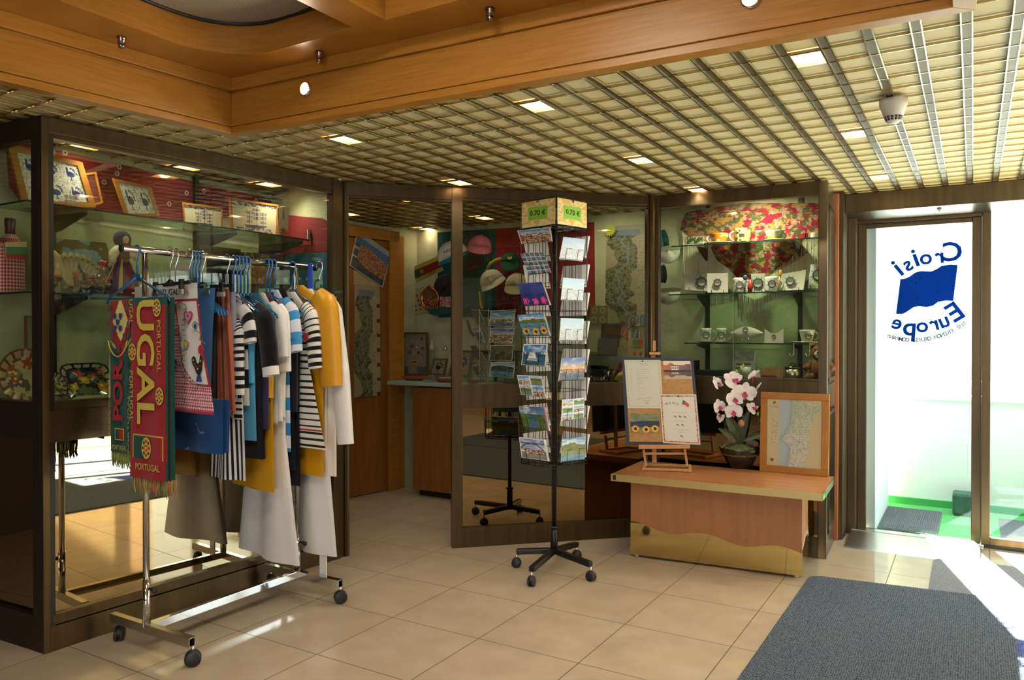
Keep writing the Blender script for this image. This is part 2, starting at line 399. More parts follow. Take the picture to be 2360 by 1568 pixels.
# recessed wooden coffer
rp = [Vector((HL(-2.2), -2.2)), HA, HB, Vector((HB.x, -2.2))]
def offs(o):                                    # offset polyline outwards
    return [Vector((rp[0].x-o, rp[0].y)), Vector((HA.x-o, HA.y+o)), Vector((HB.x+o, HB.y+o)), Vector((rp[3].x+o, rp[3].y))]
def band(mb, z0, z1, oi, oo):
    a = offs(oi); b = offs(oo)
    for i in range(3):
        mb.prism([tuple(a[i]), tuple(b[i]), tuple(b[i+1]), tuple(a[i+1])], z1-z0, Matrix.Translation((0, 0, z0)))
mb = MB()
band(mb, 2.150, 2.178, 0.0, 0.055); band(mb, 2.178, 2.182, 0.006, 0.045); band(mb, 2.182, 2.318, 0.0, 0.045)
band(mb, 2.318, 2.330, 0.010, 0.045); band(mb, 2.330, 2.385, -0.004, 0.045)
struct(mb.build('ceiling_coffer_fascia', M_WOODH, bevel=0.002))
mb = MB(); Z1 = 2.385
def soff(pts, z=Z1, h=0.02): mb.prism(pts, h, Matrix.Translation((0, 0, z)))
X1, X2, X3, YH = -2.555, -1.888, -1.747, 2.052
R1 = 0.26
arc = [(X1+R1-R1*cos(t*pi/2/10), YH-R1+R1*sin(t*pi/2/10)) for t in range(11)]
soff([(HL(-2.2)-0.02, -2.2), (X1, -2.2), (X1, YH-R1), (HL(YH-R1)-0.02, YH-R1)])
soff([(HL(YH-R1)-0.02, YH-R1)]+arc+[(X1+R1, HF(X1+R1)+0.02), (HA.x-0.02, HA.y+0.02)])
soff([(X1+R1, YH), (X2, YH), (X2, HF(X2)+.02), (X1+R1, HF(X1+R1)+0.02)])
soff([(X2, -2.2), (X3, -2.2), (X3, HF(X3)+.02), (X2, HF(X2)+.02)])
soff([(X3, YH), (-0.45, YH), (-0.45, HF(-.45)+.02), (X3, HF(X3)+.02)])
soff([(-0.45, -2.2), (0.0, -2.2), (0.0, HF(0)+.02), (-0.45, HF(-.45)+.02)])
# upright walls of the two bays
pw = [(X1, 0.2)]+arc+[(X2, YH)]
for a, b in zip(pw[:-1], pw[1:]): mb.add([(a[0], a[1], Z1+.02), (b[0], b[1], Z1+.02), (b[0], b[1], 2.51), (a[0], a[1], 2.51)], [(0, 1, 2, 3)], smooth=True)
for a, b in (((X2, YH), (X2, -2.2)), ((X3, -2.2), (X3, YH)), ((X3, YH), (-0.45, YH)), ((-0.45, YH), (-0.45, -2.2)), ((X1, 0.2), (X1, -2.2))):
    mb.add([(a[0], a[1], Z1+.02), (b[0], b[1], Z1+.02), (b[0], b[1], 2.60), (a[0], a[1], 2.60)], [(0, 1, 2, 3)])
mb.box2((X3, -2.2, 2.60), (-0.45, YH, 2.62)); mb.box2((X1-.02, -2.2, 2.51), (X2, YH+.02, 2.53))
mb.box2((X1, 1.28, Z1), (X2, 1.33, 2.50))
struct(mb.build('ceiling_coffer', M_WOODH))
mb = MB(); mb.box2((-3.4, -2.24, 2.15), (0.05, -2.2, 2.66)); struct(mb.build('ceiling_coffer_end', M_WOODH))
mb = MB(); mb.box2((-3.4, -3.0, ZC+.018), (0.05, -2.22, ZC+.058)); struct(mb.build('ceiling_rear', M_CPAN))
# perforated metal dome plate with black rim
def perf_mat():
    m = mat('perforated_metal', '#a39a8c', 0.5, 0.0); n, l, b = nt(m)
    tc = n.new('ShaderNodeTexCoord'); mp = n.new('ShaderNodeMapping'); mp.inputs['Scale'].default_value = (110, 110, 0); l.new(tc.outputs['Object'], mp.inputs['Vector'])
    vo = n.new('ShaderNodeTexVoronoi'); vo.inputs['Randomness'].default_value = 0.0; vo.inputs['Scale'].default_value = 1.0; l.new(mp.outputs['Vector'], vo.inputs['Vector'])
    lt = n.new('ShaderNodeMath'); lt.operation = 'LESS_THAN'; lt.inputs[1].default_value = 0.24; l.new(vo.outputs['Distance'], lt.inputs[0])
    mx = n.new('ShaderNodeMix'); mx.data_type = 'RGBA'; l.new(lt.outputs[0], mx.inputs['Factor']); mx.inputs['A'].default_value = (*rgb('#a39a8c'), 1); mx.inputs['B'].default_value = (*rgb('#3a342c'), 1)
    l.new(mx.outputs['Result'], b.inputs['Base Color']); return m
t = thing('ceiling_diffuser', 'round perforated metal diffuser with black rim in the wooden ceiling coffer', 'ceiling panel', (-2.22, 1.72, 2.49))
seg = 48
def rr(th):                                     # rounded square outline
    c, s = cos(th), sin(th); k = (abs(c)**3.2+abs(s)**3.2)**(-1/3.2); return (c*k*0.345, s*k*0.345)
def rr2(th): c, s = cos(th), sin(th); k = (abs(c)**2.6+abs(s)**2.6)**(-1/2.6); return (c*k*0.332, s*k*0.355)
CX, CYY = -2.222, 1.70
mb = MB(); mb.prism([(CX+rr2(2*pi*i/seg)[0], CYY+rr2(2*pi*i/seg)[1]) for i in range(seg)], 0.006, Matrix.Translation((0, 0, 2.502)))
mb.build('perforated_plate', perf_mat(), t)
mb = MB(); mb.tube([(CX+rr2(2*pi*i/seg)[0], CYY+rr2(2*pi*i/seg)[1], 2.500) for i in range(seg+1)], 0.009, 8); mb.build('rim', M_BLACK, t)
# end cap of the coffer by the entrance side
# chrome ball studs along the coffer
M_NICK = mat('satin_nickel', '#8b7c74', 0.25, 1.0)
def stud(P, where):
    t = thing('coffer_stud', where, 'ceiling stud', P, group='nickel studs along the coffer')
    mb = MB(); mb.lathe([(0.001, 0), (0.0155, 0.0), (0.017, -0.004), (0.015, -0.008), (0.0135, -0.012), (0.0135, -0.026), (0.001, -0.026)][::-1], 16, P); mb.build('collar', M_NICK, t)
    mb = MB(); mb.ball((P[0], P[1], P[2]-0.032), 0.0125, seg=16); mb.build('ball_tip', M_NICK, t)
stud((-2.672, 1.67, Z1), 'round nickel stud at the left edge of the wooden coffer, leftmost of three')
stud((-2.160, 2.150, Z1), 'round nickel stud on the coffer above the lit fascia lamp')
stud((-1.385, 2.158, Z1), 'round nickel stud on the coffer, rightmost of the three studs')
# lamps in the fascia
M_LAMP = mat('lamp_glow', '#ffffff', 0.4, emit='#ffe2b8', estr=30)
M_LAMPW = mat('lamp_glow_warm', '#ffffff', 0.4, emit='#ffd9a0', estr=28)
def fascia_lamp(X, z, lab):
    Y = HF(X); t = thing('fascia_lamp', lab, 'lamp', (X, Y-0.002, z), group='lamps let into the coffer fascia')
    T = Matrix.Translation((X, Y, z)) @ Matrix.Rotation(radians(90), 4, 'X')
    mb = MB(); mb.lathe([(0.024, -0.004), (0.029, -0.004), (0.029, 0.010), (0.024, 0.012)], 24, T=T, caps=False); mb.build('trim_ring', M_CHROME, t)
    mb = MB(); mb.lathe([(0.0001, 0.012), (0.014, 0.011), (0.024, 0.006), (0.024, -0.003), (0.0001, -0.003)], 20, T=T); mb.build('bulb', M_LAMP, t)
    ld = bpy.data.lights.new('fascia_light', 'SPOT'); ld.energy = 7; ld.color = (1, .82, .6); ld.spot_size = radians(150); ld.spot_blend = 0.8; ld.shadow_soft_size = 0.02
    lo = bpy.data.objects.new('fascia_light', ld); SC.collection.objects.link(lo); lo.parent = t; lo.location = (0, -0.03, 0); lo.rotation_euler = (radians(70), 0, radians(180)); lo.rotation_euler = Vector((0.15, -1, -0.5)).to_track_quat('-Z', 'Y').to_euler()
fascia_lamp(-2.282, 2.275, 'small bright lamp on the wooden fascia near the coffer corner')
fascia_lamp(-0.560, 2.277, 'small bright lamp on the wooden fascia at the top right edge of the photo')

# downlights in the grille cells
DL = [(-2.514, 2.595, 'over the clothes rail'), (-1.466, 2.616, 'in the middle of the room'), (-2.545, 3.666, 'above the shop doorway'), (-1.50, 3.703, 'in front of the partition'),
      (-1.502, 4.65, 'above the corner showcase'), (-0.433, 2.649, 'near the smoke detector, first from the coffer'), (-0.451, 3.757, 'beyond the smoke detector'), (-0.462, 4.792, 'nearest the entrance door'),
      (-3.257, 3.985, 'just inside the shop doorway'), (-3.93, 4.28, 'beside the shop door'), (-3.254, 4.909, 'over the shop counter'), (-3.957, 5.17, 'in the back corner of the shop'),
      (-3.55, 2.094, 'inside the left showcase at its near end'), (-3.55, 2.608, 'inside the left showcase at its middle'), (-3.55, 3.149, 'inside the left showcase at its far end'),
      (-2.25, 4.75, 'behind the glass partition'), (-1.2, 4.88, 'added to brighten the inside of the right showcase')]  # the right showcase downlight is an added lamp to brighten its shelves
M_RECB = mat('downlight_can', '#d8b080', 0.3, 0.6)
M_DLG = mat('downlight_glow', '#ffffff', 0.4, emit='#ffc98a', estr=9)
ld0 = bpy.data.lights.new('downlight', 'SPOT'); ld0.energy = 18; ld0.color = (1, .90, .76); ld0.spot_size = radians(125); ld0.spot_blend = 0.9; ld0.shadow_soft_size = 0.035
ld1 = bpy.data.lights.new('downlight_case', 'SPOT'); ld1.energy = 24; ld1.color = (1, .90, .75); ld1.spot_size = radians(150); ld1.spot_blend = 0.9; ld1.shadow_soft_size = 0.05
ld2 = ld1.copy(); ld2.energy = 4.5; ld3 = ld1.copy(); ld3.energy = 75; ld1.energy = 17; ld4 = ld1.copy(); ld4.energy = 1.5
for i, (X, Y, w) in enumerate(DL):
    cx = -0.898-GX*34+GX*(floor((X-(-0.898-GX*34))/GX)+0.5); cyy = 2.554-GY*42+GY*(floor((Y-(2.554-GY*42))/GY)+0.5)
    t = thing('downlight', 'square recessed downlight in the ceiling '+w, 'downlight', (cx, cyy, ZC+0.012), group='recessed ceiling downlights')
    a, b = GX-cw-0.006, GY-0.010
    mb = MB()
    for s in (-1, 1):
        mb.box((cx+s*a/2, cyy, ZC+0.006), (0.003, b, 0.011)); mb.box((cx, cyy+s*b/2, ZC+0.006), (a, 0.003, 0.011))
    mb.build('reflector_box', M_RECB, t)
    mb = MB(); mb.box((cx, cyy, ZC+0.012), (a, b, 0.003)); mb.build('warm_plate', M_DLG, t)
    mb = MB(); mb.lathe([(0.0001, -0.012), (0.018, -0.011), (0.026, -0.004), (0.026, 0.001), (0.0001, 0.001)], 16, (cx+0.01, cyy, ZC+0.010)); mb.build('bulb', M_LAMP, t)
    lo = bpy.data.objects.new('downlight_lamp', ld4 if i == 11 else ld2 if i in (8, 9, 10) else ld3 if i == 16 else ld1 if i > 7 else ld0); SC.collection.objects.link(lo); lo.parent = t; lo.location = (0.055 if i in (12, 13, 14) else 0, -0.05 if i == 16 else 0, -0.014)
    if i in (15, 16): lo.rotation_euler = (radians(28), 0, 0)
    if i in (12, 13, 14): lo.rotation_euler = (0, radians(-12), 0)
# the same lamps carry on over the part of the room behind the photographer
for X, Y in ((0.7, 1.5), (0.7, 3.7), (1.9, 1.5), (1.9, 3.7), (0.7, -0.8), (1.9, -0.8)):
    lo = bpy.data.objects.new('downlight_lamp', ld0); SC.collection.objects.link(lo); lo.location = (X, Y, ZC-0.005)
# warm lamps on the coffer ceiling
ldc = bpy.data.lights.new('coffer_lamp', 'AREA'); ldc.energy = 30; ldc.color = (1, .90, .76); ldc.size = 0.5; ldc.shape = 'DISK'
for X, Y in ((-1.1, 1.0), (-1.1, -0.9), (-2.2, 0.3)):
    lo = bpy.data.objects.new('coffer_lamp', ldc); SC.collection.objects.link(lo); lo.location = (X, Y, 2.57)

# walls
M_WALLW = noise_mat('wall_wood_panel', '#8f7450', '#9c8058', 4, 0.45, 0, stretch=(8, 8, 0.6), lo=0.3, hi=0.7)
M_CREAM = mat('wall_cream', '#cdbd98', 0.7)
def wall(name, a, b, m): mb = MB(); mb.box2(a, b); return struct(mb.build(name, m))
M_DARKW = mat('wall_dark', '#4a3a28', .6)
wall('wall_right', (3.5, -3.0, 0), (3.6, 5.6, 2.6), M_WALLW)
mb = MB(); mb.box2((-5.2, -3.1, 0), (-0.4, -3.0, 2.7)); mb.box2((-0.4, -3.1, 0), (3.6, -3.0, 0.45)); mb.box2((-0.4, -3.1, 2.10), (3.6, -3.0, 2.7))  # unseen window openings added on the right to let in more daylight
for X in (0.9, 2.2, 3.5): mb.box2((X-.06, -3.1, .45), (X+.06, -3.0, 2.10))
struct(mb.build('wall_behind', M_DARKW))
wall('wall_left', (-5.3, -3.0, 0), (-5.2, 5.5, 2.3), M_DARKW)
wall('wall_back', (-4.35, 5.25, 0), (-0.745, 5.33, 2.247), M_GREENW)
wall('wall_back_outer', (-5.2, 5.40, 0), (-0.75, 5.5, 2.25), M_CREAM)
# shop side wall with the door in it
DWa = Vector((-4.245, 4.38)); DWb = Vector((-4.118, 5.26)); dd = (DWb-DWa).normalized(); dn = Vector((dd.y, -dd.x))
def dw(u, w, z): p = DWa+dd*u+dn*w; return (p.x, p.y, z)
mb = MB()
mb.prism([dw(-0.9, 0, 0)[:2], dw(-0.9, -0.06, 0)[:2], dw(0.9, -0.06, 0)[:2], dw(0.9, 0, 0)[:2]], 2.247)
struct(mb.build('wall_shop', M_GREENW))
LW = lambda z: z
# door_1: brown door with frame
def dwbox(mb, u0, u1, w0, w1, z0, z1): mb.prism([dw(u0, w0, 0)[:2], dw(u1, w0, 0)[:2], dw(u1, w1, 0)[:2], dw(u0, w1, 0)[:2]][::-1], z1-z0, Matrix.Translation((0, 0, z0)))
mb = MB(); dwbox(mb, -0.75, 0.52, 0.002, 0.03, 0.01, 2.06); struct(mb.build('door_1', M_DWOOD, bevel=0.003))
mb = MB(); dwbox(mb, 0.525, 0.635, 0.002, 0.05, 0.0, 2.15); dwbox(mb, -0.85, 0.635, 0.002, 0.05, 2.065, 2.15); dwbox(mb, 0.64, 0.70, 0.002, 0.035, 0.0, 2.12)
struct(mb.build('trim_1', M_WOOD, bevel=0.004))

# ------------------------------------------------ entrance wall
YD = 5.5
mb = MB()
mb.box2((-0.70, 5.27, 2.068), (3.5, 5.50, 2.184)); mb.prism([(5.27, 2.068), (5.50, 2.030), (5.50, 2.068)], 4.2, frame_T((-0.70, 0, 0), (0, 1, 0), (0, 0, 1)) @ Matrix.Translation((0, 0, 0)))
struct(mb.build('door_header', M_BRONZE, bevel=0.002))
mb = MB(); mb.box((0.02-0.2, 5.33, 2.055), (0.025, 0.02, 0.008)); mb.box((-0.18, 5.33, 2.048), (0.01, 0.01, 0.012)); tag(mb.build('door_sensor', M_STEEL), 'tiny metal latch under the bronze header above the entrance door', 'door sensor')
mb = MB()
mb.box2((-0.745, 5.20, 0), (-0.70, 5.56, 2.25), 1)
mb.box2((-0.745, 5.175, 0), (-0.725, 5.20, 2.18), 2)
mb.box2((-0.70, 5.40, 0), (-0.652, 5.56, 2.07), 0)
mb.box2((-0.652, 5.47, 2.018), (0.05, 5.56, 2.07), 0); mb.box2((0.05, 5.52, 2.068), (3.5, 5.6, 2.25), 0); mb.box2((-0.75, 5.5, 2.07), (3.5, 5.6, 2.25), 0)
struct(mb.build('trim_2', [M_BRONZE, M_BRONZE, mat('orange_wood_strip', '#b06a3c', 0.4)], bevel=0.002))
def door_leaf(name, x0, x1, y0, y1, st, z1, bot, gl):
    mb = MB(); mb.box2((x0, y0, 0.012), (x0+st, y1, z1)); mb.box2((x1-st, y0, 0.012), (x1, y1, z1)); mb.box2((x0+st, y0, z1-0.03), (x1-st, y1, z1)); mb.box2((x0+st, y0, 0.012), (x1-st, y1, bot))
    o = mb.build(name, M_BRONZE, bevel=0.003); struct(o)
    ym = (y0+y1)/2; mb = MB(); mb.box2((x0+st, ym-0.004, bot), (x1-st, ym+0.004, z1-0.03)); g = mb.build('glass_pane', M_DOORG, o)
    return o
d2 = door_leaf('door_2', -0.652, 0.045, 5.505, 5.535, 0.052, 2.018, 0.020, M_DOORG)
d3 = door_leaf('door_3', 0.045, 0.95, 5.46, 5.50, 0.046, 2.066, 0.062, M_DOORG)
mb = MB(); mb.box2((0.06, 5.455, 0.0), (0.95, 5.50, 0.020)); mb.build('bottom_brush', M_BLACK, d3)
d4 = door_leaf('door_4', 0.95, 2.2, 5.46, 5.50, 0.046, 2.066, 0.062, M_DOORG)
d5 = door_leaf('window_1', 2.2, 3.45, 5.46, 5.50, 0.046, 2.066, 0.062, M_DOORG)
# faint white lettering on the far glass (an o and an e seen from behind)
mb = MB(); put_text(mb, 'eo', frame_T((0.30, 5.476, 1.79), (-1, 0, 0), (0, 0, 1)), 0.13, lift=0.0); mb.build('frosted_lettering', film('frost_vinyl', (.6, .62, .6), .3), d3)
# blue window lettering, read from outside (mirrored here)
M_LOGO = film('blue_vinyl', (0.0015, 0.011, 0.105))
YG = 5.5145
def gpt(x, y): P = onp(x, y, *PY(YG)); return P
cL = gpt(2135, 674)
mb = MB()
top = [(2095, 643), (2110, 641), (2122, 633), (2135, 626), (2150, 624), (2165, 625), (2178, 619), (2190, 613), (2207, 611)]
bot = [(2201, 694), (2185, 694), (2172, 693), (2158, 694), (2148, 702), (2137, 708), (2122, 708), (2108, 706), (2095, 711), (2080, 720), (2066, 724)]
top = [(2075, 644)]+[(2084, 643), (2096, 638), (2110, 628), (2122, 625), (2146, 626), (2158, 621), (2170, 613), (2190, 610), (2207, 611)]
bot = [(2197, 694), (2180, 693), (2162, 696), (2150, 705), (2135, 708), (2118, 706), (2106, 708), (2090, 719), (2080, 724), (2065, 724)]
pts = [gpt(*p) for p in top+bot]
mb.add(pts, [tuple(range(len(pts)))])
for k, (x, y) in enumerate([(2121, 640), (2138, 637), (2156, 639), (2112, 653), (2106, 670), (2107, 685), (2114, 690), (2166, 657), (2160, 674)]):    # ring of small stars
    P = gpt(x, y)+Vector((0, -0.0012, 0)); st = []
    for i in range(10):
        r = 0.0075 if i % 2 == 0 else 0.003; a = pi/2+i*pi/5; st.append(P+Vector((r*cos(a), 0, r*sin(a))))
    mb.add(st, [tuple(range(10))], 1)
def letter(mb, ch, x, y, ang, h, mi=0):         # mirrored letter centred at a pixel, ang = its tilt (degrees, anticlockwise on screen)
    P = gpt(x, y)-Vector((0, 0.001, 0)); a = radians(ang)
    T = frame_T(P, (-cos(a), 0, -sin(a)), (-sin(a), 0, cos(a)))
    vs, fs = tmesh(ch, 0.02); X0 = min(v[0] for v in vs); X1_ = max(v[0] for v in vs); k = h/0.7
    mb.add([((v[0]-(X0+X1_)/2)*k, v[1]*k-h/2, 0) for v in vs], fs, mi, T=T)
hL = 0.116
for ch, x, y, a in (('C', 2194, 580, -4), ('r', 2164, 589, 3), ('o', 2133, 592, 8), ('i', 2109, 593, 18), ('s', 2090, 608, 28), ('i', 2067, 617, 36)): letter(mb, ch, x, y, a, hL*(0.8 if ch in 'ros' else 1))
for ch, x, y, a in (('E', 2199, 719, 34), ('u', 2174, 738, 22), ('r', 2151, 745, 13), ('o', 2125, 749, 4), ('p', 2096, 752, -4), ('e', 2068, 742, -12)): letter(mb, ch, x, y, a, hL*(0.78 if ch in 'uroe' else 0.98))
s = 'THE FRENCH CRUISE COMPANY'; N = len(s)
for i, ch in enumerate(s):
    if ch == ' ': continue
    x = 2223-(2223-2047)*i/(N-1); letter(mb, ch, x, 784-(x-2105)**2/366.0, math.degrees(math.atan(2*(x-2105)/366.0)), 0.024, 2)
mb.build('window_lettering', [M_LOGO, film('star_vinyl', (0.012, 0.010, 0.03)), film('blue_grey_vinyl', (0.03, 0.04, 0.075))], d2)
# threshold ramp
t = thing('threshold_ramp', 'brushed metal threshold ramp in front of the entrance door', 'threshold ramp', (-0.2, 5.2, 0))
mb = MB(); mb.prism([(5.025, 0.0), (5.40, 0.0), (5.40, 0.028), (5.385, 0.030), (5.05, 0.006)], 0.71, frame_T((-0.67, 0, 0), (0, 1, 0), (0, 0, 1)))
mb.build('ramp_plate', M_STEEL, t)
mb = MB(); mb.box2((-0.67, 5.385, 0.0), (0.04, 5.45, 0.034)); mb.build('ramp_ridge', mat('bright_metal', '#dcdcdc', 0.2, 1.0), t)

# ------------------------------------------------ outside deck
M_DECK = noise_mat('green_deck', '#2f8f48', '#52a864', 60, 0.8, 0)
mb = MB(); mb.box2((-3.0, 5.56, -0.08), (6.0, 6.62, -0.012)); mb.box2((-0.60, 5.5, -0.08), (3.5, 5.56, -0.012)); struct(mb.build('floor_deck', M_DECK))
mb = MB(); mb.box2((-3.0, 6.62, -0.05), (6.0, 6.70, 0.80)); mb.box2((-3.0, 6.60, -0.012), (6.0, 6.62, 0.04), 1); mb.box2((-3, 6.60, 0.80), (6.0, 6.72, 0.835), 0)
struct(mb.build('wall_bulwark', [mat('bulwark_white', '#e9ecee', 0.5), mat('green_edge', '#2d9a46', 0.6)]))
mb = MB(); mb.box2((-0.62, 5.56, -0.012), (-0.55, 6.5, 2.35)); struct(mb.build('wall_deck_end', mat('deck_post_white', '#dfe6f2', 0.5)))
mb = MB(); mb.tube([(-3, 6.66, 0.93), (6, 6.66, 0.93)], 0.016, 10)
for i in range(9): mb.tube([(-0.7+i*0.8, 6.66, 0.80), (-0.7+i*0.8, 6.66, 0.93)], 0.012, 8)
tag(mb.build('handrail', mat('white_rail', '#f4f6f8', 0.3)), 'white tubular handrail on the bulwark outside the entrance doors', 'handrail')
def deck_mat(x0, x1, y0, y1, lab, rib):
    mb = MB(); mb.box2((x0, y0, -0.012), (x1, y1, -0.004))
    n = int((x1-x0)/0.012)
    if rib:
        for i in range(n): mb.box2((x0+0.006+i*0.012, y0+0.015, -0.004), (x0+0.012+i*0.012, y1-0.015, 0.0))
    return tag(mb.build('doormat', noise_mat('deck_mat_grey', '#3c4046', '#5a6068', 90, 0.9), None), lab, 'doormat')
deck_mat(-0.545, -0.19, 5.66, 6.42, 'ribbed dark grey doormat outside behind the lettered glass door', True)
deck_mat(0.16, 0.95, 5.72, 6.40, 'grey doormat outside behind the right-hand glass door', False)
mb = MB(); mb.box2((-0.125, 6.36, -0.012), (0.10, 6.52, 0.15)); o = mb.build('deck_box', noise_mat('dark_green_box', '#1d4038', '#2a554a', 20, 0.7), bevel=0.02); tag(o, 'small dark box on the green deck seen low through the door glass', 'box')
# far bank and water across the railing
mb = MB(); mb.box2((-30, 30, -1.5), (40, 30.4, 1.25), 0); mb.box2((-30, 30.3, 1.25), (40, 30.8, 5.5), 1); mb.box2((-60, 6.8, -1.6), (60, 80, -1.5), 2)
o = mb.build('river_bank', [mat('bank_stone', '#8f938c', 0.9), noise_mat('bank_trees', '#7fa070', '#b5c4a8', 0.25, 0.9), mat('river_water', '#9aa4a8', 0.2)]); struct(o)

# ================================================================== SHOWCASES AND PARTITION
class Seg:                         # a wall line in plan: u along, w towards the room, z up
    def __init__(s, a, b):
        s.a = Vector(a); s.b = Vector(b); s.L = (s.b-s.a).length; s.t = (s.b-s.a)/s.L; s.n = Vector((s.t.y, -s.t.x))
    def p(s, u, w, z): q_ = s.a+s.t*u+s.n*w; return Vector((q_.x, q_.y, z))
    def T(s): return Matrix(((s.t.x, s.n.x, 0, s.a.x), (s.t.y, s.n.y, 0, s.a.y), (0, 0, 1, 0), (0, 0, 0, 1)))
    def box(s, mb, u0, u1, w0, w1, z0, z1, mi=0): mb.box2((u0, w0, z0), (u1, w1, z1), mi, s.T())
    def plane(s, w=0.0): q_ = s.a+s.n*w; return ((q_.x, q_.y), (s.n.x, s.n.y))
LC = Seg((-3.22, 1.671), (-3.126, 3.326))
OP = Seg((-3.126, 3.326), (-2.693, 3.771))
PT = Seg((-2.693, 3.771), (-1.764, 4.670))
RC = Seg((-1.764, 4.670), (-0.720, 4.705))
TOP = ZC-0.002

def upright(mb, P, z0, z1): mb.box((P[0], P[1], (z0+z1)/2), (0.02, 0.02, z1-z0))

# ---- left showcase
t = thing('glass_showcase', 'large bronze-framed glass showcase along the left side behind the clothes rack', 'showcase', (-3.45, 2.5, 0))
mb = MB(); L = LC.L
LC.box(mb, 0.0, 0.028, -0.05, 0.0, 0, TOP); LC.box(mb, 1.553, 1.612, -0.05, 0.0, 0, TOP); LC.box(mb, 1.612, 1.640, -0.045, -0.008, 0, TOP); LC.box(mb, 1.640, L, -0.05, 0.002, 0, TOP)
LC.box(mb, 0.028, 1.553, -0.05, -0.002, 2.118, TOP); LC.box(mb, 0.028, 1.553, -0.05, -0.006, 2.098, 2.118)
LC.box(mb, 0.028, 1.553, -0.05, -0.002, 0.855, 0.985); LC.box(mb, 0.028, 1.553, -0.05, -0.006, 0.985, 1.022)
LC.box(mb, 0.028, 1.553, -0.05, -0.002, 0.0, 0.100); LC.box(mb, 0.028, 1.553, -0.045, -0.007, 0.104, 0.112); LC.box(mb, 0.028, 1.553, -0.05, -0.005, 0.112, 0.146)
LC.box(mb, 0.028, 1.553, -0.052, -0.003, 0.855, 0.865)
mb.build('front_frame', M_BRONZE, t, bevel=0.0015)
# side frame going left from the near corner
SD = Seg((-3.86, 1.63), (-3.22, 1.671))
mb = MB()
SD.box(mb, 0.57, 0.622, -0.03, 0.0, 0, TOP); SD.box(mb, 0, 0.57, -0.05, -0.002, 2.095, TOP); SD.box(mb, 0, 0.57, -0.05, -0.002, 0.865, 1.02); SD.box(mb, 0, 0.57, -0.05, -0.002, 0, 0.146)
SD.box(mb, 0.622, SD.L, -0.05, 0.0, 0, TOP); SD.box(mb, 0, 0.05, -0.05, 0.0, 0, TOP)
mb.build('side_frame', M_DARK, t, bevel=0.0015)
mb = MB(); LC.box(mb, 0.028, 0.786, -0.030, -0.024, 1.02, 2.10); mb.build('glass_pane', M_CGLASS, t)
mb = MB(); LC.box(mb, 0.790, 1.553, -0.024, -0.018, 1.02, 2.10); mb.build('glass_pane', M_CGLASS, t)
mb = MB(); SD.box(mb, 0.05, 0.57, -0.03, -0.024, 1.02, 2.095); mb.build('side_glass', M_CGLASS, t)
mb = MB(); LC.box(mb, 0.028, 1.553, -0.034, -0.026, 0.146, 0.856); mb.build('mirror_panel', M_MIRROR, t)
mb = MB(); SD.box(mb, 0.05, 0.57, -0.034, -0.026, 0.146, 0.866); mb.build('side_mirror', M_MIRRORD, t)
BW = Seg((-3.684, 1.668), (-3.862, 3.47))
mb = MB(); BW.box(mb, 0, BW.L, 0.0, 0.0-0.03, 0, 2.245)
EW = Seg((-3.80, 3.42), (-3.14, 3.30)); 
mb.build('back_panel', M_GREENW, t)
mb = MB(); mb.prism([(-3.84, 3.40), (-3.14, 3.275), (-3.14, 3.30), (-3.84, 3.43)], 2.245-0.9, Matrix.Translation((0, 0, 0.9))); mb.build('end_panel', M_GREENW, t)
mb = MB(); mb.prism([(-3.70, 1.66), (-3.262, 1.70), (-3.175, 3.28), (-3.84, 3.40)][::1], 0.03, Matrix.Translation((0, 0, 0.955))); mb.build('display_floor', mat('grey_laminate', '#8f8a78', 0.4), t)
# glass shelves on black brackets
def shelf(par, poly, z, th=0.008):
    mb = MB(); mb.prism(poly, th, Matrix.Translation((0, 0, z-th)))
    for i in range(len(mb.m)): mb.m[i] = 0 if i < 2 else 1
    return mb.build('glass_shelf', [M_SGLASS, M_EDGE], par)
def bracket(par, sh, A, B, z, d=0.06, tip=0.012, th=0.012):     # A at the wall, B at the front
    a = Vector((A[0], A[1], 0)); b = Vector((B[0], B[1], 0)); d_ = (b-a); l_ = d_.length
    mb = MB(); mb.prism([(0, 0), (0, -d), (l_*0.25, -d*0.85), (l_, -tip), (l_, 0)], th, frame_T(a+Vector((0, 0, z)), d_, (0, 0, 1)) @ Matrix.Translation((0, 0, -th/2)))
    return mb.build('bracket', M_BLACK, sh)
S1, S2 = 1.862, 1.478
for z in (S1, S2):
    sh = shelf(t, [(-3.68, 1.70), (-3.40, 1.70), (-3.38, 2.9), (-3.40, 3.30), (-3.83, 3.37)], z)
    if z == S2: sh = sh
    for uy in (1.97, 2.80, 3.28):
        if z == S2 and uy > 3.2: continue
        bracket(t, sh, (-3.70-(uy-1.9)*0.08, uy), (-3.46, uy+0.02), z-0.009, 0.085)
mb = MB()
for uy in (1.97, 2.80): mb.box((-3.70-(uy-1.9)*0.085, uy, 1.62), (0.022, 0.026, 1.24))
mb.build('shelf_upright', M_BLACK, t)

# ---- header over the shop doorway
mb = MB(); L = OP.L
OP.box(mb, 0.0, L, -0.05, 0.0, 2.106, TOP); OP.box(mb, 0.0, 0.014, -0.05, 0.0, 0, 2.106); OP.box(mb, 0.0, L, -0.045, -0.004, 2.094, 2.106)
struct(mb.build('trim_3', M_BRONZE, bevel=0.0015))
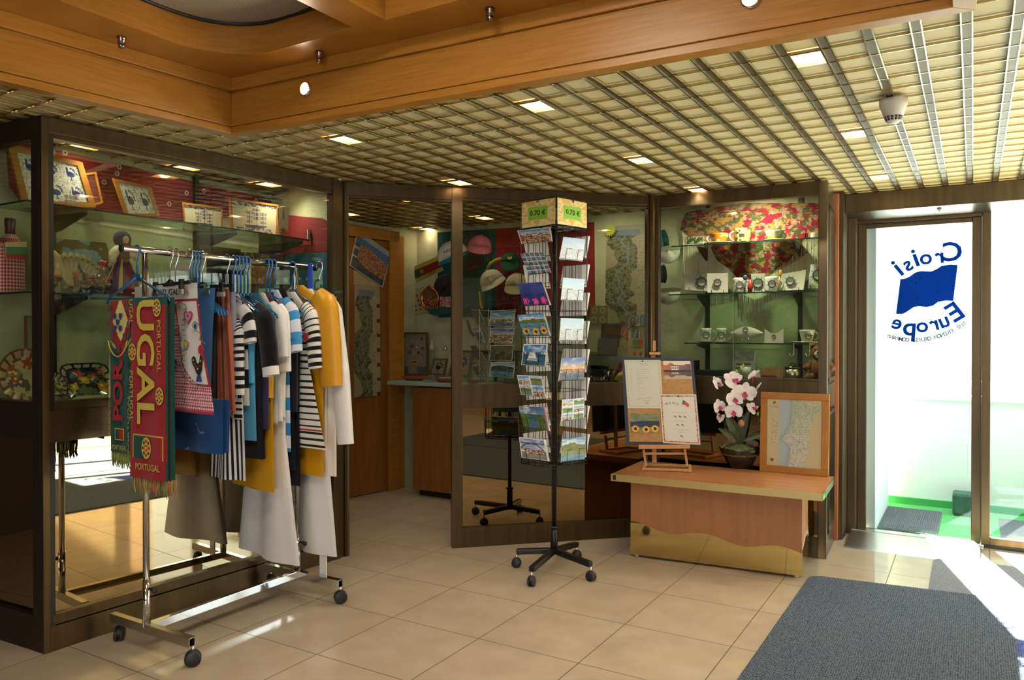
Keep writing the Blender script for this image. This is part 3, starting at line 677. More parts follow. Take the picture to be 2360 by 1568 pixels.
# ---- glass partition with mirror
t = thing('glass_partition', 'bronze-framed partition with glass above and tinted mirror below, behind the postcard rack', 'partition', (-2.2, 4.2, 0))
mb = MB(); L = PT.L
PT.box(mb, 0, 0.066, -0.05, 0.0, 0, TOP); PT.box(mb, L-0.030, L-0.012, -0.05, 0, 0, TOP)
PT.box(mb, 0.066, L-0.03, -0.05, -0.002, 2.122, TOP); PT.box(mb, 0.066, L-0.03, -0.05, -0.006, 2.104, 2.122)
PT.box(mb, 0.066, L-0.03, -0.05, -0.002, 0.845, 0.990); PT.box(mb, 0.066, L-0.03, -0.05, -0.002, 0.0, 0.118)
mb.build('frame', M_BRONZE, t, bevel=0.0015)
mb = MB(); PT.box(mb, 0.066, L-0.03, -0.030, -0.024, 0.99, 2.106); mb.build('glass_pane', M_CGLASS, t)
mb = MB(); PT.box(mb, 0.066, L-0.03, -0.036, -0.026, 0.118, 0.846); mb.build('mirror_panel', M_MIRRORD, t)
# ---- right showcase
t = thing('glass_showcase', 'bronze-framed corner showcase of souvenir crockery beside the entrance door', 'showcase', (-1.2, 4.95, 0))
mb = MB(); L = RC.L
mb.lathe([(0.0001, 0), (0.026, 0), (0.026, TOP), (0.0001, TOP)], 16, (RC.a.x-0.005, RC.a.y+0.005, 0))
RC.box(mb, 0.020, 0.043, -0.05, -0.002, 0, TOP); RC.box(mb, L-0.048, L, -0.05, 0.0, 0, TOP)
RC.box(mb, 0.043, L-0.048, -0.05, -0.002, 2.102, TOP); RC.box(mb, 0.043, L-0.048, -0.05, -0.002, 0.865, 1.022); RC.box(mb, 0.043, L-0.048, -0.045, -0.006, 1.022, 1.036); RC.box(mb, 0.043, L-0.048, -0.05, -0.002, 0, 0.12)
mb.build('front_frame', M_BRONZE, t, bevel=0.0015)
SR = Seg((-0.720, 4.705), (-0.742, 5.172))
mb = MB()
SR.box(mb, 0.05, SR.L-0.04, -0.04, 0.0, 2.06, TOP); SR.box(mb, SR.L-0.05, SR.L, -0.05, 0.0, 0, TOP); SR.box(mb, 0, 0.06, -0.045, 0, 0, TOP); SR.box(mb, 0.05, SR.L-0.04, -0.04, 0, 0.86, 1.0); SR.box(mb, 0.05, SR.L-0.04, -0.04, 0, 0, 0.12)
for z0, z1 in ((0.14, 0.84), (1.02, 2.04)):
    SR.box(mb, 0.065, 0.085, -0.03, 0.008, z0, z1); SR.box(mb, SR.L-0.075, SR.L-0.055, -0.03, 0.008, z0, z1); SR.box(mb, 0.065, SR.L-0.055, -0.03, 0.008, z0, z0+0.02); SR.box(mb, 0.065, SR.L-0.055, -0.03, 0.008, z1-0.02, z1)
mb.build('side_frame', noise_mat('bronze_side', '#6b5a44', '#7d6c54', 30, 0.2, 0.8, stretch=(1, 1, .05)), t, bevel=0.0015)
mb = MB(); SR.box(mb, 0.06, SR.L-0.05, -0.024, -0.018, 1.0, 2.06); mb.build('side_glass', M_CGLASS, t)
mb = MB(); SR.box(mb, 0.06, SR.L-0.05, -0.028, -0.018, 0.12, 0.86); mb.build('side_mirror', M_MIRRORD, t)
mb = MB(); RC.box(mb, 0.043, 0.516, -0.030, -0.024, 1.03, 2.105); mb.build('glass_pane', M_CGLASS, t)
mb = MB(); RC.box(mb, 0.508, L-0.048, -0.023, -0.017, 1.03, 2.105); mb.build('glass_pane', M_CGLASS, t)
mb = MB(); RC.box(mb, 0.043, L-0.048, -0.036, -0.026, 0.12, 0.866); mb.build('mirror_panel', M_MIRRORD, t)
mb = MB(); mb.prism([(-1.69, 4.725), (-0.75, 4.745), (-0.765, 5.23), (-1.75, 5.23)], 0.03, Matrix.Translation((0, 0, 0.985))); mb.build('display_floor', mat('grey_laminate_dark', '#4a4236', 0.3), t)
R1z, R2z, R3z = 1.893, 1.567, 1.24
for k, (z, x0) in enumerate(((R1z, -1.80), (R2z, -1.77), (R3z, -1.66))):
    sh = shelf(t, [(x0, 5.0), (-0.83, 5.0), (-0.775, 5.06), (-0.775, 5.235), (x0-0.03, 5.235)], z)
    for X in (-1.575, -0.965): bracket(t, sh, (X, 5.235), (X, 5.02), z-0.009, 0.085 if k < 2 else 0.04)
mb = MB()
for X in (-1.575, -0.965): mb.box((X, 5.243, 1.6), (0.028, 0.014, 1.2))
mb.build('shelf_upright', mat('dark_upright', '#20261f', 0.5), t)
# ---- shop counter
t = thing('shop_counter', 'wooden shop counter with pale green worktop inside the shop doorway', 'counter', (-3.4, 5.0, 0))
mb = MB(); mb.box2((-3.86, 4.86, 0.05), (-2.05, 5.24, 0.87)); mb.box2((-3.82, 4.90, 0.0), (-2.08, 5.22, 0.05), 1); mb.box2((-3.80, 4.856, 0.10), (-3.2, 4.862, 0.82), 0); mb.build('cabinet_body', [M_DWOOD, M_BLACK], t, bevel=0.003)
mb = MB(); mb.prism([(-4.10, 4.83), (-1.95, 4.85), (-1.95, 5.245), (-4.10, 5.245)], 0.032, Matrix.Translation((0, 0, 0.883))); mb.build('worktop', mat('pale_worktop', '#94a69a', 0.35), t, bevel=0.003)
WT = 0.9152
# glass shelf on the shop wall
for i, (x0, x1, z) in enumerate(((-3.62, -2.3, 1.165), (-3.72, -2.2, 1.50))):
    t = thing('display_shelf', ['lower glass shelf on black bracket above the shop counter', 'upper glass shelf behind the caps above the shop counter'][i], 'shelf', ((x0+x1)/2, 5.15, z))
    mb = MB(); mb.box2((x0, 5.04, z-0.007), (x1, 5.245, z)); mb.build('glass_plate', M_EDGE if i == 0 else M_SGLASS, t)
    for X in ((-3.31, -2.5) if i == 0 else (-3.34, -2.5)):
        mb = MB(); mb.prism([(0, 0), (0, -0.14), (0.05, -0.03), (0.17, -0.012), (0.17, 0)], 0.014, frame_T((X, 5.245, z-0.007), (0, -1, 0), (0, 0, 1))); mb.box((X, 5.24, z-0.25), (0.02, 0.01, 0.5)); mb.build('bracket', M_BLACK, t)

# ================================================================== PRINTED PICTURES
BLUE = hx('#4f86c6'); WHT = hx('#f0f0ea')
def sky(u, v, top='#3f78c0', bot='#c9dcec', s=0, cl=.5):
    c = mixc(hx(bot), hx(top), v); f = fbm(u*4, v*6, s); return mixc(c, (1, 1, 1), max(0, (f-cl)*2.2))
def town(u, v, s, base=0.42, roofs=('#b7663c', '#d9cdb8', '#a4754f', '#e6dcc6', '#7d6a58'), skyt='#3f78c0', skyb='#c9dcec', water=0.0, wc='#2d4f7c'):
    if v < water: return q(mixc(hx(wc), hx('#7fa3c4'), fbm(u*9, v*30, s)))
    h = base+0.12*fbm(u*5, 0.3, s+5)
    if v > h: return q(sky(u, (v-h)/(1-h), skyt, skyb, s))
    i = floor(u*17); j = floor(v*22+hsh(i, 0, s)*3); c = hx(roofs[int(hsh(i, j, s)*4.99)])
    return q(tone(c, 0.75+0.4*hsh(i*3, j*5, s+1)))
def hills(u, v, s, a='#5f7a3a', b='#9aa45c', skyt='#3f78c0', water=0.25, wc='#356a8c'):
    h1 = 0.62+0.22*fbm(u*2.2, .1, s); h2 = 0.42+0.15*fbm(u*3, .7, s+3)
    if v > h1: return q(sky(u, (v-h1)/(1-h1), skyt, '#cfe0ee', s, .45))
    if v < water+0.05*fbm(u*3, .5, s+8): return q(mixc(hx(wc), hx('#8fb4c8'), fbm(u*5, v*14, s)))
    return q(mixc(hx(a), hx(b), fbm(u*9, v*12, s+2))) if v < h2 else q(mixc(tone(hx(a), .8), tone(hx(b), .85), fbm(u*7, v*9, s+4)))
def collage(u, v, s, n=4, m=4, tint=None):
    gu = u*n; gv = v*m; fu = gu-floor(gu); fv = gv-floor(gv)
    if min(fu, 1-fu) < .07 or min(fv, 1-fv) < .07: return (0.9, 0.9, 0.9)
    k = floor(gu)*7+floor(gv)*3+s
    c = town(fu, fv, k) if k % 2 else hills(fu, fv, k)
    return q(mixc(c, hx(tint), .45)) if tint else c
def flowers(u, v, s, col, cen, n, base, skyf, r=0.17, asp=1.4, petals=13):
    for k in range(n):
        cx = (k+.5)/n+0.03*(k % 2); cyy = base+0.04*((k+1) % 2); dx = (u-cx)*asp; dy = v-cyy; d = hypot(dx, dy); a = atan2(dy, dx)
        if d < r*0.42: return hx(cen)
        if d < r*(0.86+0.14*cos(a*petals)): return q(tone(hx(col), .85+.3*d/r))
    return skyf(u, v)
def boat(u, v, s):
    if v > .62: return q(sky(u, v, '#2f66b0', '#a9cbe6', s))
    if v > .55 and fbm(u*8, 0.4, s) > .4: return (0.85, .82, .74)
    if abs(u-.42) < .22-(v-.25)*0.3 and .25 < v < .62: return (0.93, .94, .93) if (v*30) % 3 > .5 else (.4, .45, .5)
    return q(mixc(hx('#1d3f5a'), hx('#5c86a0'), fbm(u*6, v*25, s)))
def sunset(u, v, s):
    if v > .5: return q(mixc(mixc(hx('#f0b070'), hx('#3f6fc0'), (v-.5)*2.2), (1, .95, .9), max(0, fbm(u*6, v*9, s)-.5)*1.8))
    if v > .36: return q(mixc(hx('#5a3a3a'), hx('#f2a05a'), hsh(floor(u*22), floor(v*40), s)))
    return q(mixc(hx('#24406e'), hx('#e08a50'), max(0, fbm(u*12, v*10, s)-.35)*1.3))
def bridge(u, v, s):
    d = abs(hypot((u-.45)*1.0, (v-.0)*0.72)-.56)
    if d < .022 or abs(v-.80) < .012: return hx('#4a5262')
    if v > .45: return q(sky(u, v, '#7d8fc0', '#d6cfe0', s))
    if v > .25: return town(u, v, s, .9)
    return q(mixc(hx('#6d6a70'), hx('#b8b0a0'), fbm(u*8, v*20, s)))
def river(u, v, s):
    w = .42+.25*(v)+.08*sin(v*6)
    if v > .68: return q(sky(u, v, '#4a6c98', '#b9c6d6', s))
    if abs(u-w+.1) < .13*(1-v*.9)+.03: return q(mixc(hx('#26466a'), hx('#5a86ac'), fbm(u*5, v*12, s)))
    return q(mixc(hx('#33502e'), hx('#6f8a4a'), fbm(u*8, v*8, s)))
def rock(u, v, s): return q(mixc(hx('#3a332c'), hx('#8f8270'), fbm(u*6, v*6, s)))
def pale(u, v, s): return q(mixc(mixc(hx('#a9c4e4'), (1, 1, 1), .5), town(u, v, s, .45), .22))  # bleached town print, white glare put into its colours
def bordered(f, bu=.03, bv=.04, c=(0.95, .95, .93)): return lambda u, v: c if min(u, 1-u) < bu or min(v, 1-v) < bv else f((u-bu)/(1-2*bu), (v-bv)/(1-2*bv))

# ================================================================== POSTCARD RACK
RX, RY = -1.962, 3.690
RCc = Vector((-1.977, 3.734))
vw = Vector((0.468, -0.884)).normalized(); rr_ = Vector((0.884, 0.468)); ANG = radians(3.5)
def rot(v_, a): return Vector((v_.x*cos(a)-v_.y*sin(a), v_.x*sin(a)+v_.y*cos(a)))
HD = 0.180
cor = [RCc+rot(k, ANG)*HD for k in (-rr_, vw, rr_, -vw)]       # left, front, right, back corners
CFr, CRt, CBk, CLf = cor[1], cor[2], cor[3], cor[0]
t = thing('postcard_rack', 'tall black four-sided revolving postcard rack with 0.70 € signs on wheels', 'postcard rack', (RCc.x, RCc.y, 0))
mb = MB(); mb.tube([(RCc.x, RCc.y, 0.085), (RCc.x, RCc.y, 0.235)], 0.021, 16); mb.tube([(RCc.x, RCc.y, 0.228), (RCc.x, RCc.y, 0.238)], 0.026, 16); mb.tube([(RCc.x, RCc.y, 0.23), (RCc.x, RCc.y, 1.90)], 0.0135, 12); mb.build('pole', M_BLACKM, t)
CA = [(-2.171, 3.653), (-1.940, 3.417), (-1.714, 3.650), (-1.950, 3.960)]
mb = MB()
for (x, y) in CA:
    d = (Vector((x, y))-RCc); mb.beam((RCc.x, RCc.y, 0.103), (x, y, 0.088), 0.034, 0.030)
mb.build('foot', M_BLACKM, t, bevel=0.006)
def caster(par, x, y, r=0.026, ang=0.3, mt=None, zt=0.075, name='caster'):
    mb = MB(); d = Vector((cos(ang), sin(ang), 0)); s_ = Vector((-sin(ang), cos(ang), 0))
    for k in (-1, 1):
        T = frame_T(Vector((x, y, r))+s_*(k*0.0105), d, (0, 0, 1)); mb.lathe([(0.0001, -0.007), (r*.8, -0.007), (r, -0.004), (r, 0.004), (r*.8, 0.007), (0.0001, 0.007)], 18, T=T)
    mb.lathe([(r*0.75, -0.011), (r*0.92, -0.009), (r*.92, 0.009), (r*.75, 0.011)], 14, T=frame_T((x, y, r+0.006), d, (0, 0, 1)))
    c = mb.build(name, M_RUBBER, par)
    mb = MB(); mb.tube([(x, y, r*1.6), (x, y, zt)], 0.005, 8); mb.build('stem', M_CHROME, c); return c
for k, (x, y) in enumerate(CA): caster(t, x, y, ang=0.4+1.3*k)
# wire cage
mb = MB(); ZB, ZT = 0.585, 1.872
for A, B in ((CLf, CFr), (CFr, CRt), (CRt, CBk), (CBk, CLf)):
    for z in (ZB, ZT, 0.60): mb.tube([(A.x, A.y, z), (B.x, B.y, z)], 0.0022, 6)
    mb.tube([(A.x, A.y, ZB), (A.x, A.y, 2.03)], 0.0028, 6)
    for f in (0.22, 0.42, 0.62, 0.80):
        p = A*(1-f)+B*f; mb.tube([(p.x, p.y, ZB), (p.x, p.y, ZT)], 0.0018, 6)
    for k in range(9): z = 0.70+k*0.145; mb.tube([(A.x, A.y, z), (B.x, B.y, z)], 0.0016, 6)
    c_ = (A+B)/2
    for z in (ZB, ZT, 1.24): mb.tube([(c_.x, c_.y, z), (RCc.x, RCc.y, z)], 0.0025, 6)
for z in (ZB, ZT): 
    for c_ in cor: mb.tube([(c_.x, c_.y, z), (RCc.x, RCc.y, z)], 0.0025, 6)
mb.build('wire_cage', M_BLACKM, t)
mb = MB(); mb.tube([(CFr.x-vw.x*.02, CFr.y-vw.y*.02, ZB), (CFr.x-vw.x*.02, CFr.y-vw.y*.02, 1.90)], 0.007, 8); mb.build('corner_post', M_BLACKM, t)
# price signs on top
def satin(u, v):
    f = fbm(u*2.5+1.5*v, v*3-u, 3); k = abs(sin(f*14+u*3)); return q(mixc(hx('#f3e3a6'), hx('#dca43e'), max(0, k-.45)*1.3))
M_GRN = mat('lime_label', '#8cc63f', 0.5); M_INK = mat('black_ink', '#161616', 0.6)
for A, B, z0, z1 in ((CLf, CFr, 1.880, 2.018), (CFr, CRt, 1.880, 2.018), (CRt, CBk, 1.880, 2.018), (CBk, CLf, 1.88, 2.018)):
    t2 = (B-A).normalized(); n2 = Vector((t2.y, -t2.x)); A2 = A+n2*0.004+t2*0.006; B2 = B+n2*0.004-t2*0.006
    mb = MB(); mb.sheet([(A2.x, A2.y, z0), (B2.x, B2.y, z0), (B2.x, B2.y, z1), (A2.x, A2.y, z1)], 0.003, 40, 22, satin, back=(.95, .93, .85)); sg = mb.build('price_sign', M_PAPER, t)
    w_ = (B2-A2).length; m_ = (A2+B2)/2; T = frame_T((m_.x+n2.x*.0016, m_.y+n2.y*.0016, (z0+z1)/2), (t2.x, t2.y, 0), (0, 0, 1)) @ Matrix.Rotation(radians(-1.5), 4, 'Z')
    mb = MB(); mb.prism([(-w_*.29, -.034), (w_*.29, -.034), (w_*.29, .034), (-w_*.29, .034)], 0.0008, T); put_text(mb, '0.70 €', T @ Matrix.Translation((0, -.011, 0)), 0.026, 1, lift=0.0014, bold=0.015, width=w_*.47); mb.build('price_label', [M_GRN, M_INK], sg)
    mb = MB(); P_ = [(A.x, A.y, z0-.004), (B.x, B.y, z0-.004), (B.x, B.y, z1+.005), (A.x, A.y, z1+.005), (A.x, A.y, z0-.004)]
    mb.tube(P_, 0.0026, 6)
    for (pt, dx, dz) in ((m_+n2*.003, 0.010, -.014),): mb.tube([(pt.x-t2.x*dx, pt.y-t2.y*dx, z1+.004), (pt.x+n2.x*.004, pt.y+n2.y*.004, z1+dz), (pt.x+t2.x*dx, pt.y+t2.y*dx, z1+.004)], 0.0022, 6)
    mb.build('sign_frame', M_BLACKM, sg)
# cards
def face_plane(A, B, off=0.012):
    t2 = (B-A).normalized(); n2 = Vector((t2.y, -t2.x)); return ((A.x+n2.x*off, A.y+n2.y*off), (n2.x, n2.y))
FL, FR = face_plane(CLf, CFr), face_plane(CFr, CRt)
def pocket(mb, pts, plane, w=0.0014):         # wire loop in front of the lower half of a card
    tl, tr, br, bl = [Vector(p) for p in pts]; n = Vector((plane[1][0], plane[1][1], 0)).normalized()
    for f in (0.22, 0.72):
        xs = bl*(1-f)+br*f; xt = tl*(1-f)+tr*f
        pp = [xs+(xt-xs)*.02, xs+(xt-xs)*.5]; pq = [p+(br-bl)*0.2 for p in pp]
        L_ = [pp[0], pp[1], pq[1]]
        mb.tube([onp(p.x, p.y, *plane)+n*0.006 for p in L_], w, 5)
    for v_ in (0.02,): mb.tube([onp(*(bl+(tl-bl)*v_), *plane)+n*0.006, onp(*(br+(tr-br)*v_), *plane)+n*0.006], w, 5)
pk = MB()
def card(name, pts, plane, cf, lab, grp, th=0.003, nx=34, ny=24, wire=pk, cat='postcard', m=None, edge=(.93, .92, .88)):
    o = slab(name, pts, plane, th, nx, ny, cf, lab, cat, grp, m or M_GLOSSP, edge)
    if wire is not None: pocket(wire, pts, plane)
    return o
G1 = 'postcards on the left face of the black rack'; G2 = 'postcards on the right face of the black rack'
E3 = lambda f, s: bordered(lambda u, v: f(u, v, s), .02, .03)
card('postcard', [(1192, 532), (1268, 524), (1273, 557), (1202, 563)], FL, E3(lambda u, v, s: town(u, v, s, .66), 3), 'postcard of a hillside town under blue sky, topmost on the left face of the rack', G1)
card('postcard', [(1198, 584), (1252, 582), (1270, 629), (1219, 634)], FL, lambda u, v: collage(u, v, 5, 5, 5, '#3a5a90'), 'bluish postcard of many tiny pictures, second from top on the rack left face', G1)
card('postcard', [(1194, 654), (1249, 650), (1267, 703), (1206, 706)], FL, lambda u, v: flowers(u, v, 7, '#e0408c', '#f070a8', 3, .17, lambda a, b: q(mixc(hx('#2a3a86'), hx('#5f6fc0'), fbm(a*5, b*5, 2)*b)), .17, 1.3, 5), 'night-blue postcard with three pink flowers along its bottom', G1, th=.012)
card('postcard', [(1192, 726), (1252, 722), (1267, 774), (1207, 776)], FL, lambda u, v: flowers(u, v, 9, '#f0b020', '#4a2a12', 3, .2, lambda a, b: hills(a, b, 9, water=.55), .17, 1.3), 'postcard of a river valley with three sunflowers on the black rack', G1, th=.012)
card('postcard', [(1207, 793), (1261, 793), (1257, 846), (1201, 842)], FL, E3(boat, 4), 'postcard of a white boat on blue water, on the rack left face', G1, th=.006)
card('postcard', [(1191, 865), (1248, 867), (1258, 917), (1201, 911)], FL, lambda u, v: collage(u, v, 8, 2, 2), 'postcard of four dim pictures below the white boat card', G1)
card('postcard', [(1195, 936), (1255, 940), (1266, 994), (1207, 985)], FL, lambda u, v: (.75, .45, .65) if u > .95 else river(u, v, 6), 'postcard of a river between green hills with a pink edge, second lowest', G1, th=.009)
card('postcard', [(1196, 1008), (1254, 1014), (1264, 1064), (1202, 1056)], FL, E3(bridge, 2), 'postcard of an arched iron bridge, lowest on the left face of the rack', G1, th=.012)
card('postcard', [(1299, 546), (1349, 552), (1343, 603), (1289, 597)], FR, lambda u, v: pale(u, v, 11), 'postcard with glare painted into its pale print, topmost on the right face of the rack', G2)
card('postcard', [(1298, 640), (1348, 644), (1343, 695), (1293, 692)], FR, lambda u, v: pale(u, v, 12), 'postcard with glare painted into its pale print, second from the top on the rack right face', G2)
card('postcard', [(1293, 733), (1346, 735), (1343, 786), (1289, 786)], FR, lambda u, v: pale(u, v, 13), 'postcard with glare painted into its pale print, third from the top on the rack right face', G2)
card('postcard', [(1296, 826), (1349, 824), (1345, 877), (1288, 879)], FR, lambda u, v: sunset(u, v, 1), 'postcard of an orange sunset skyline reflected in a harbour', G2, th=.006)
card('postcard', [(1296, 922), (1347, 917), (1346, 965), (1294, 972)], FR, lambda u, v: collage(u, v, 15, 2, 3), 'postcard of several blue-sky townscapes, second lowest on the right face', G2)
card('postcard', [(1296, 1013), (1349, 1006), (1348, 1060), (1293, 1066)], FR, lambda u, v: hills(u, v, 21, '#4f6a30', '#b0a050'), 'postcard of green terraced hills above a river, lowest on the right face', G2)
# the two far faces: cards seen from behind or edge-on
FB = face_plane(CRt, CBk, 0.004); FBL = face_plane(CBk, CLf, 0.004)
GB = 'card stacks on the two far faces of the rack, seen from behind'
k = 0
for A, B in ((CRt, CBk), (CBk, CLf)):
    t2 = (B-A).normalized(); n2 = Vector((t2.y, -t2.x))
    for r in range(8):
        z = 0.615+r*0.157; a = A+t2*0.012+n2*0.012; b = B-t2*0.055+n2*0.012; lean = 0.03
        mb = MB(); mb.sheet([(a.x, a.y, z), (b.x, b.y, z), (b.x+n2.x*lean, b.y+n2.y*lean, z+0.125), (a.x+n2.x*lean, a.y+n2.y*lean, z+.125)], .012, 20, 14, (lambda s: lambda u, v: hills(u, v, s))(30+k), (.95, .94, .92))
        tag(mb.build('postcard_stack', M_PAPER), 'white-backed postcard stack on the far %s side of the rack, %s from the bottom' % (('right', 'left')[k//8], ORD[k % 8]), 'postcard stack', GB); k += 1
pk.build('card_pockets', M_BLACKM, t)

# ================================================================== CLOTHES RACK
GX0, GY0, GY1 = -2.885, 1.900, 2.715
RZ = 1.638
t = thing('clothes_rack', 'chrome wheeled clothes rack standing before the left showcase', 'clothes rack', (GX0, 2.3, 0))
mb = MB(); mb.tube([(GX0, 1.800, RZ), (GX0, 2.835, RZ)], 0.0135, 16); r_ = mb.build('top_rail', M_CHROME, t)
for a_, b_, c_r in ((2.833, 2.842, .018), (1.796, 1.802, .0145)): mb = MB(); mb.tube([(GX0, a_, RZ), (GX0, b_, RZ)], c_r, 14); mb.build('end_cap', M_BLACK, r_)
for Y, zt in ((GY0, RZ), (GY1, RZ)):
    mb = MB(); mb.tube([(GX0, Y, 0.30), (GX0, Y, zt-.01)], 0.0125, 16); mb.tube([(GX0, Y, 0.105), (GX0, Y, 0.30)], 0.0155, 16); mb.build('post', M_CHROME, t)
    mb = MB(); mb.tube([(GX0+0.014, Y, 0.262), (GX0+0.040, Y, 0.262)], 0.005, 8); mb.tube([(GX0+.038, Y, .262), (GX0+.058, Y, .258)], 0.010, 10); mb.build('lock_knob', M_BLACK, t)
    mb = MB(); x0, x1 = GX0-0.235, GX0+0.290
    for (za, zb, ya, yb) in ((0.082, 0.085, -.013, .013), (0.115, 0.118, -.013, .013)): mb.box2((x0, Y+ya, za), (x1, Y+yb, zb))
    for s in (-1, 1): mb.box2((x0, Y+s*.013-.0015, .082), (x1, Y+s*.013+.0015, .118))
    mb.build('foot_tube', M_CHROME if Y > 2 else M_STEEL, t)
    for X in (x0+.03, x1-.012): caster(t, X, Y+0.012, 0.031, ang=2.3 if X < -3 else 0.9, zt=.085)
mb = MB(); mb.beam((GX0, GY0+.013, 0.100), (GX0, GY1-.013, 0.100), 0.026, 0.034); mb.build('base_bar', M_CHROME, t, bevel=.002)

# ---- hangers
def hook(mb, X, Y, top, r=0.002, drop=0.10, side=1, rad=0.020):
    pts = [(X+cos(a)*rad*side, Y, RZ+sin(a)*rad+0.002) for a in [radians(-60+i*20) for i in range(13)]]
    mb.tube(pts[::-1][:1]+pts[::-1][1:]+[(X+0.0, Y, RZ-0.06), (X, Y, top)] if False else [(X-side*rad*1.0, Y, RZ-0.012)]+[(X-side*rad*cos(a), Y, RZ+rad*sin(a)) for a in [radians(i*20) for i in range(1, 10)]]+[(X+side*rad*.95, Y, RZ-.018), (X, Y, RZ-.055), (X, Y, top)], r, 6)
def hanger(kind, Y, lab, w=0.40, drop=0.10, X=GX0, grp=None, tilt=0.0, sh=0.085):
    """kind: blue / chrome / clip_black / clip_clear"""
    o = thing('clothes_hanger', lab, 'clothes hanger', (X, Y, RZ), group=grp); z = RZ-drop
    if kind == 'blue':
        mb = MB(); hook(mb, X, Y, z, 0.0042, rad=0.017); mb.tube([(X-.0, Y, z), (X-w*.5, Y, z-sh), (X-w*.52, Y, z-sh-.018)], [.006, .005, .004], 8); mb.tube([(X, Y, z), (X+w*.5, Y, z-sh), (X+w*.52, Y, z-sh-.018)], [.006, .005, .004], 8)
        mb.box((X, Y, z-.004), (.05, .007, .03)); mb.tube([(X-w*.5, Y, z-sh), (X+w*.5, Y, z-sh)], .0032, 6); mb.build('hanger_body', M_BLUEP, o)
    elif kind == 'chrome':
        mb = MB(); hook(mb, X, Y, z); mb.tube([(X-w*.5, Y, z-sh), (X-w*.25, Y, z-sh*.4), (X, Y, z), (X+w*.25, Y, z-sh*.4), (X+w*.5, Y, z-sh)], .0045, 8); mb.build('hanger_body', M_CHROME, o)
    else:
        m = M_BLACK if kind == 'clip_black' else M_CLEARP
        mb = MB(); hook(mb, X, Y, z); mb.build('hook', M_CHROME, o)
        T = Matrix.Translation((X, Y, z)) @ Matrix.Rotation(tilt, 4, 'Z')
        mb = MB(); mb.box((0, 0, 0), (w, .007, .014), T=T); mb.tube([(-.04, 0, .004), (0, 0, .020), (.04, 0, .004)], .005, 6, T=T); mb.build('clip_bar', m, o)
        for s in (-1, 1):
            mb = MB(); mb.box((s*w*.34, -.008, -.008), (.024, .016, .046), T=T); mb.box((s*w*.34, -.012, -.036), (.046, .010, .020), 1, T=T); mb.build('clip', [m, M_CLEARP if kind != 'clip_black' else mat('clip_pad', '#8f8d84', .5)], o, bevel=.002)
    return o

# ---- cloth shells: a closed, softly folded sheet hanging at rail position Y
def lerp_tab(tab, v):
    if v <= tab[0][0]: return tab[0][1:]
    for a, b in zip(tab[:-1], tab[1:]):
        if v <= b[0]:
            f = (v-a[0])/(b[0]-a[0]); return tuple(a[i]*(1-f)+b[i]*f for i in range(1, len(a)))
    return tab[-1][1:]
def shell(tab, ztop, H, cf, nx=26, ny=50, th=0.022, fold=0.008, fk=5.0, seed=0, bow=0.0, dirx=(1, 0), P0=(0, 0), hemw=0.0):
    """tab rows: (v, xL, xR, yshift) with v=0 top, 1 hem, x along dirx from P0; cf(x metres, d metres below top, side, u)"""
    mb = MB(); D = Vector((dirx[0], dirx[1], 0)).normalized(); Nn = Vector((D.y, -D.x, 0)); P0 = Vector((P0[0], P0[1], 0))
    def pt(u, v, side):
        xl, xr, ys = lerp_tab(tab, v); x = xl*(1-u)+xr*u
        f = fold*min(1, v*3)*(sin(u*fk*2*pi+seed+v*1.5)+0.5*sin(u*fk*3.7+seed*2.1+v*3))
        k = th*sqrt(max(0.0, 1-(2*u-1)**2))*(0.55+.45*v)
        z = ztop-H*v+hemw*sin(u*7+seed)*v
        return P0+D*x+Nn*(side*k+f+ys)+Vector((0, 0, z))
    # front (side +1, facing Nn) and back
    mb.grid(nx, ny, lambda u, v: pt(u, 1-v, 1), lambda u, v: cf(lerp_tab(tab, 1-v)[0]*(1-u)+lerp_tab(tab, 1-v)[1]*u, (1-v)*H, 1, u))
    mb.grid(nx, ny, lambda u, v: pt(1-u, 1-v, -1), lambda u, v: cf(lerp_tab(tab, 1-v)[0]*u+lerp_tab(tab, 1-v)[1]*(1-u), (1-v)*H, -1, 1-u))
    # close top
    for i in range(nx):
        a, b = i/nx, (i+1)/nx; mb.add([pt(a, 0, 1), pt(b, 0, 1), pt(b, 0, -1), pt(a, 0, -1)], [(0, 3, 2, 1)][:1], 0, [cf(0, 0, 1, .5)], True)
    return mb
def sleeve(path, r, cf, seg=16, n=16, cuff=None, flat=.55, T=None):
    """limp tube along path (list of points), radii r, flattened across the rail direction"""
    mb = MB(); P = [Vector(p) for p in path]; m = len(P)
    def at(t_):
        k = t_*(m-1); i = min(int(k), m-2); f = k-i; return P[i]*(1-f)+P[i+1]*f, r[i]*(1-f)+r[i+1]*f, (P[i+1]-P[i]).normalized()
    def pf(u, v):
        p, rr, d = at(v); a = 2*pi*u; w = Vector((0, 1, 0)); w = (w-d*w.dot(d)).normalized(); s_ = d.cross(w)
        return p+s_*(rr*cos(a))+w*(rr*flat*sin(a))
    Lt = sum((P[i+1]-P[i]).length for i in range(m-1))
    mb.grid(seg, n, pf, lambda u, v: cf(u, v*Lt, Lt)); return mb
def rotmb(mb, X, Y, a):
    c, s_ = cos(a), sin(a)
    mb.v = [Vector((X+(p.x-X)*c-(p.y-Y)*s_, Y+(p.x-X)*s_+(p.y-Y)*c, p.z)) for p in mb.v]; return mb
def lab(o, label, cat='garment', grp=None): return tag(o, label, cat, grp)

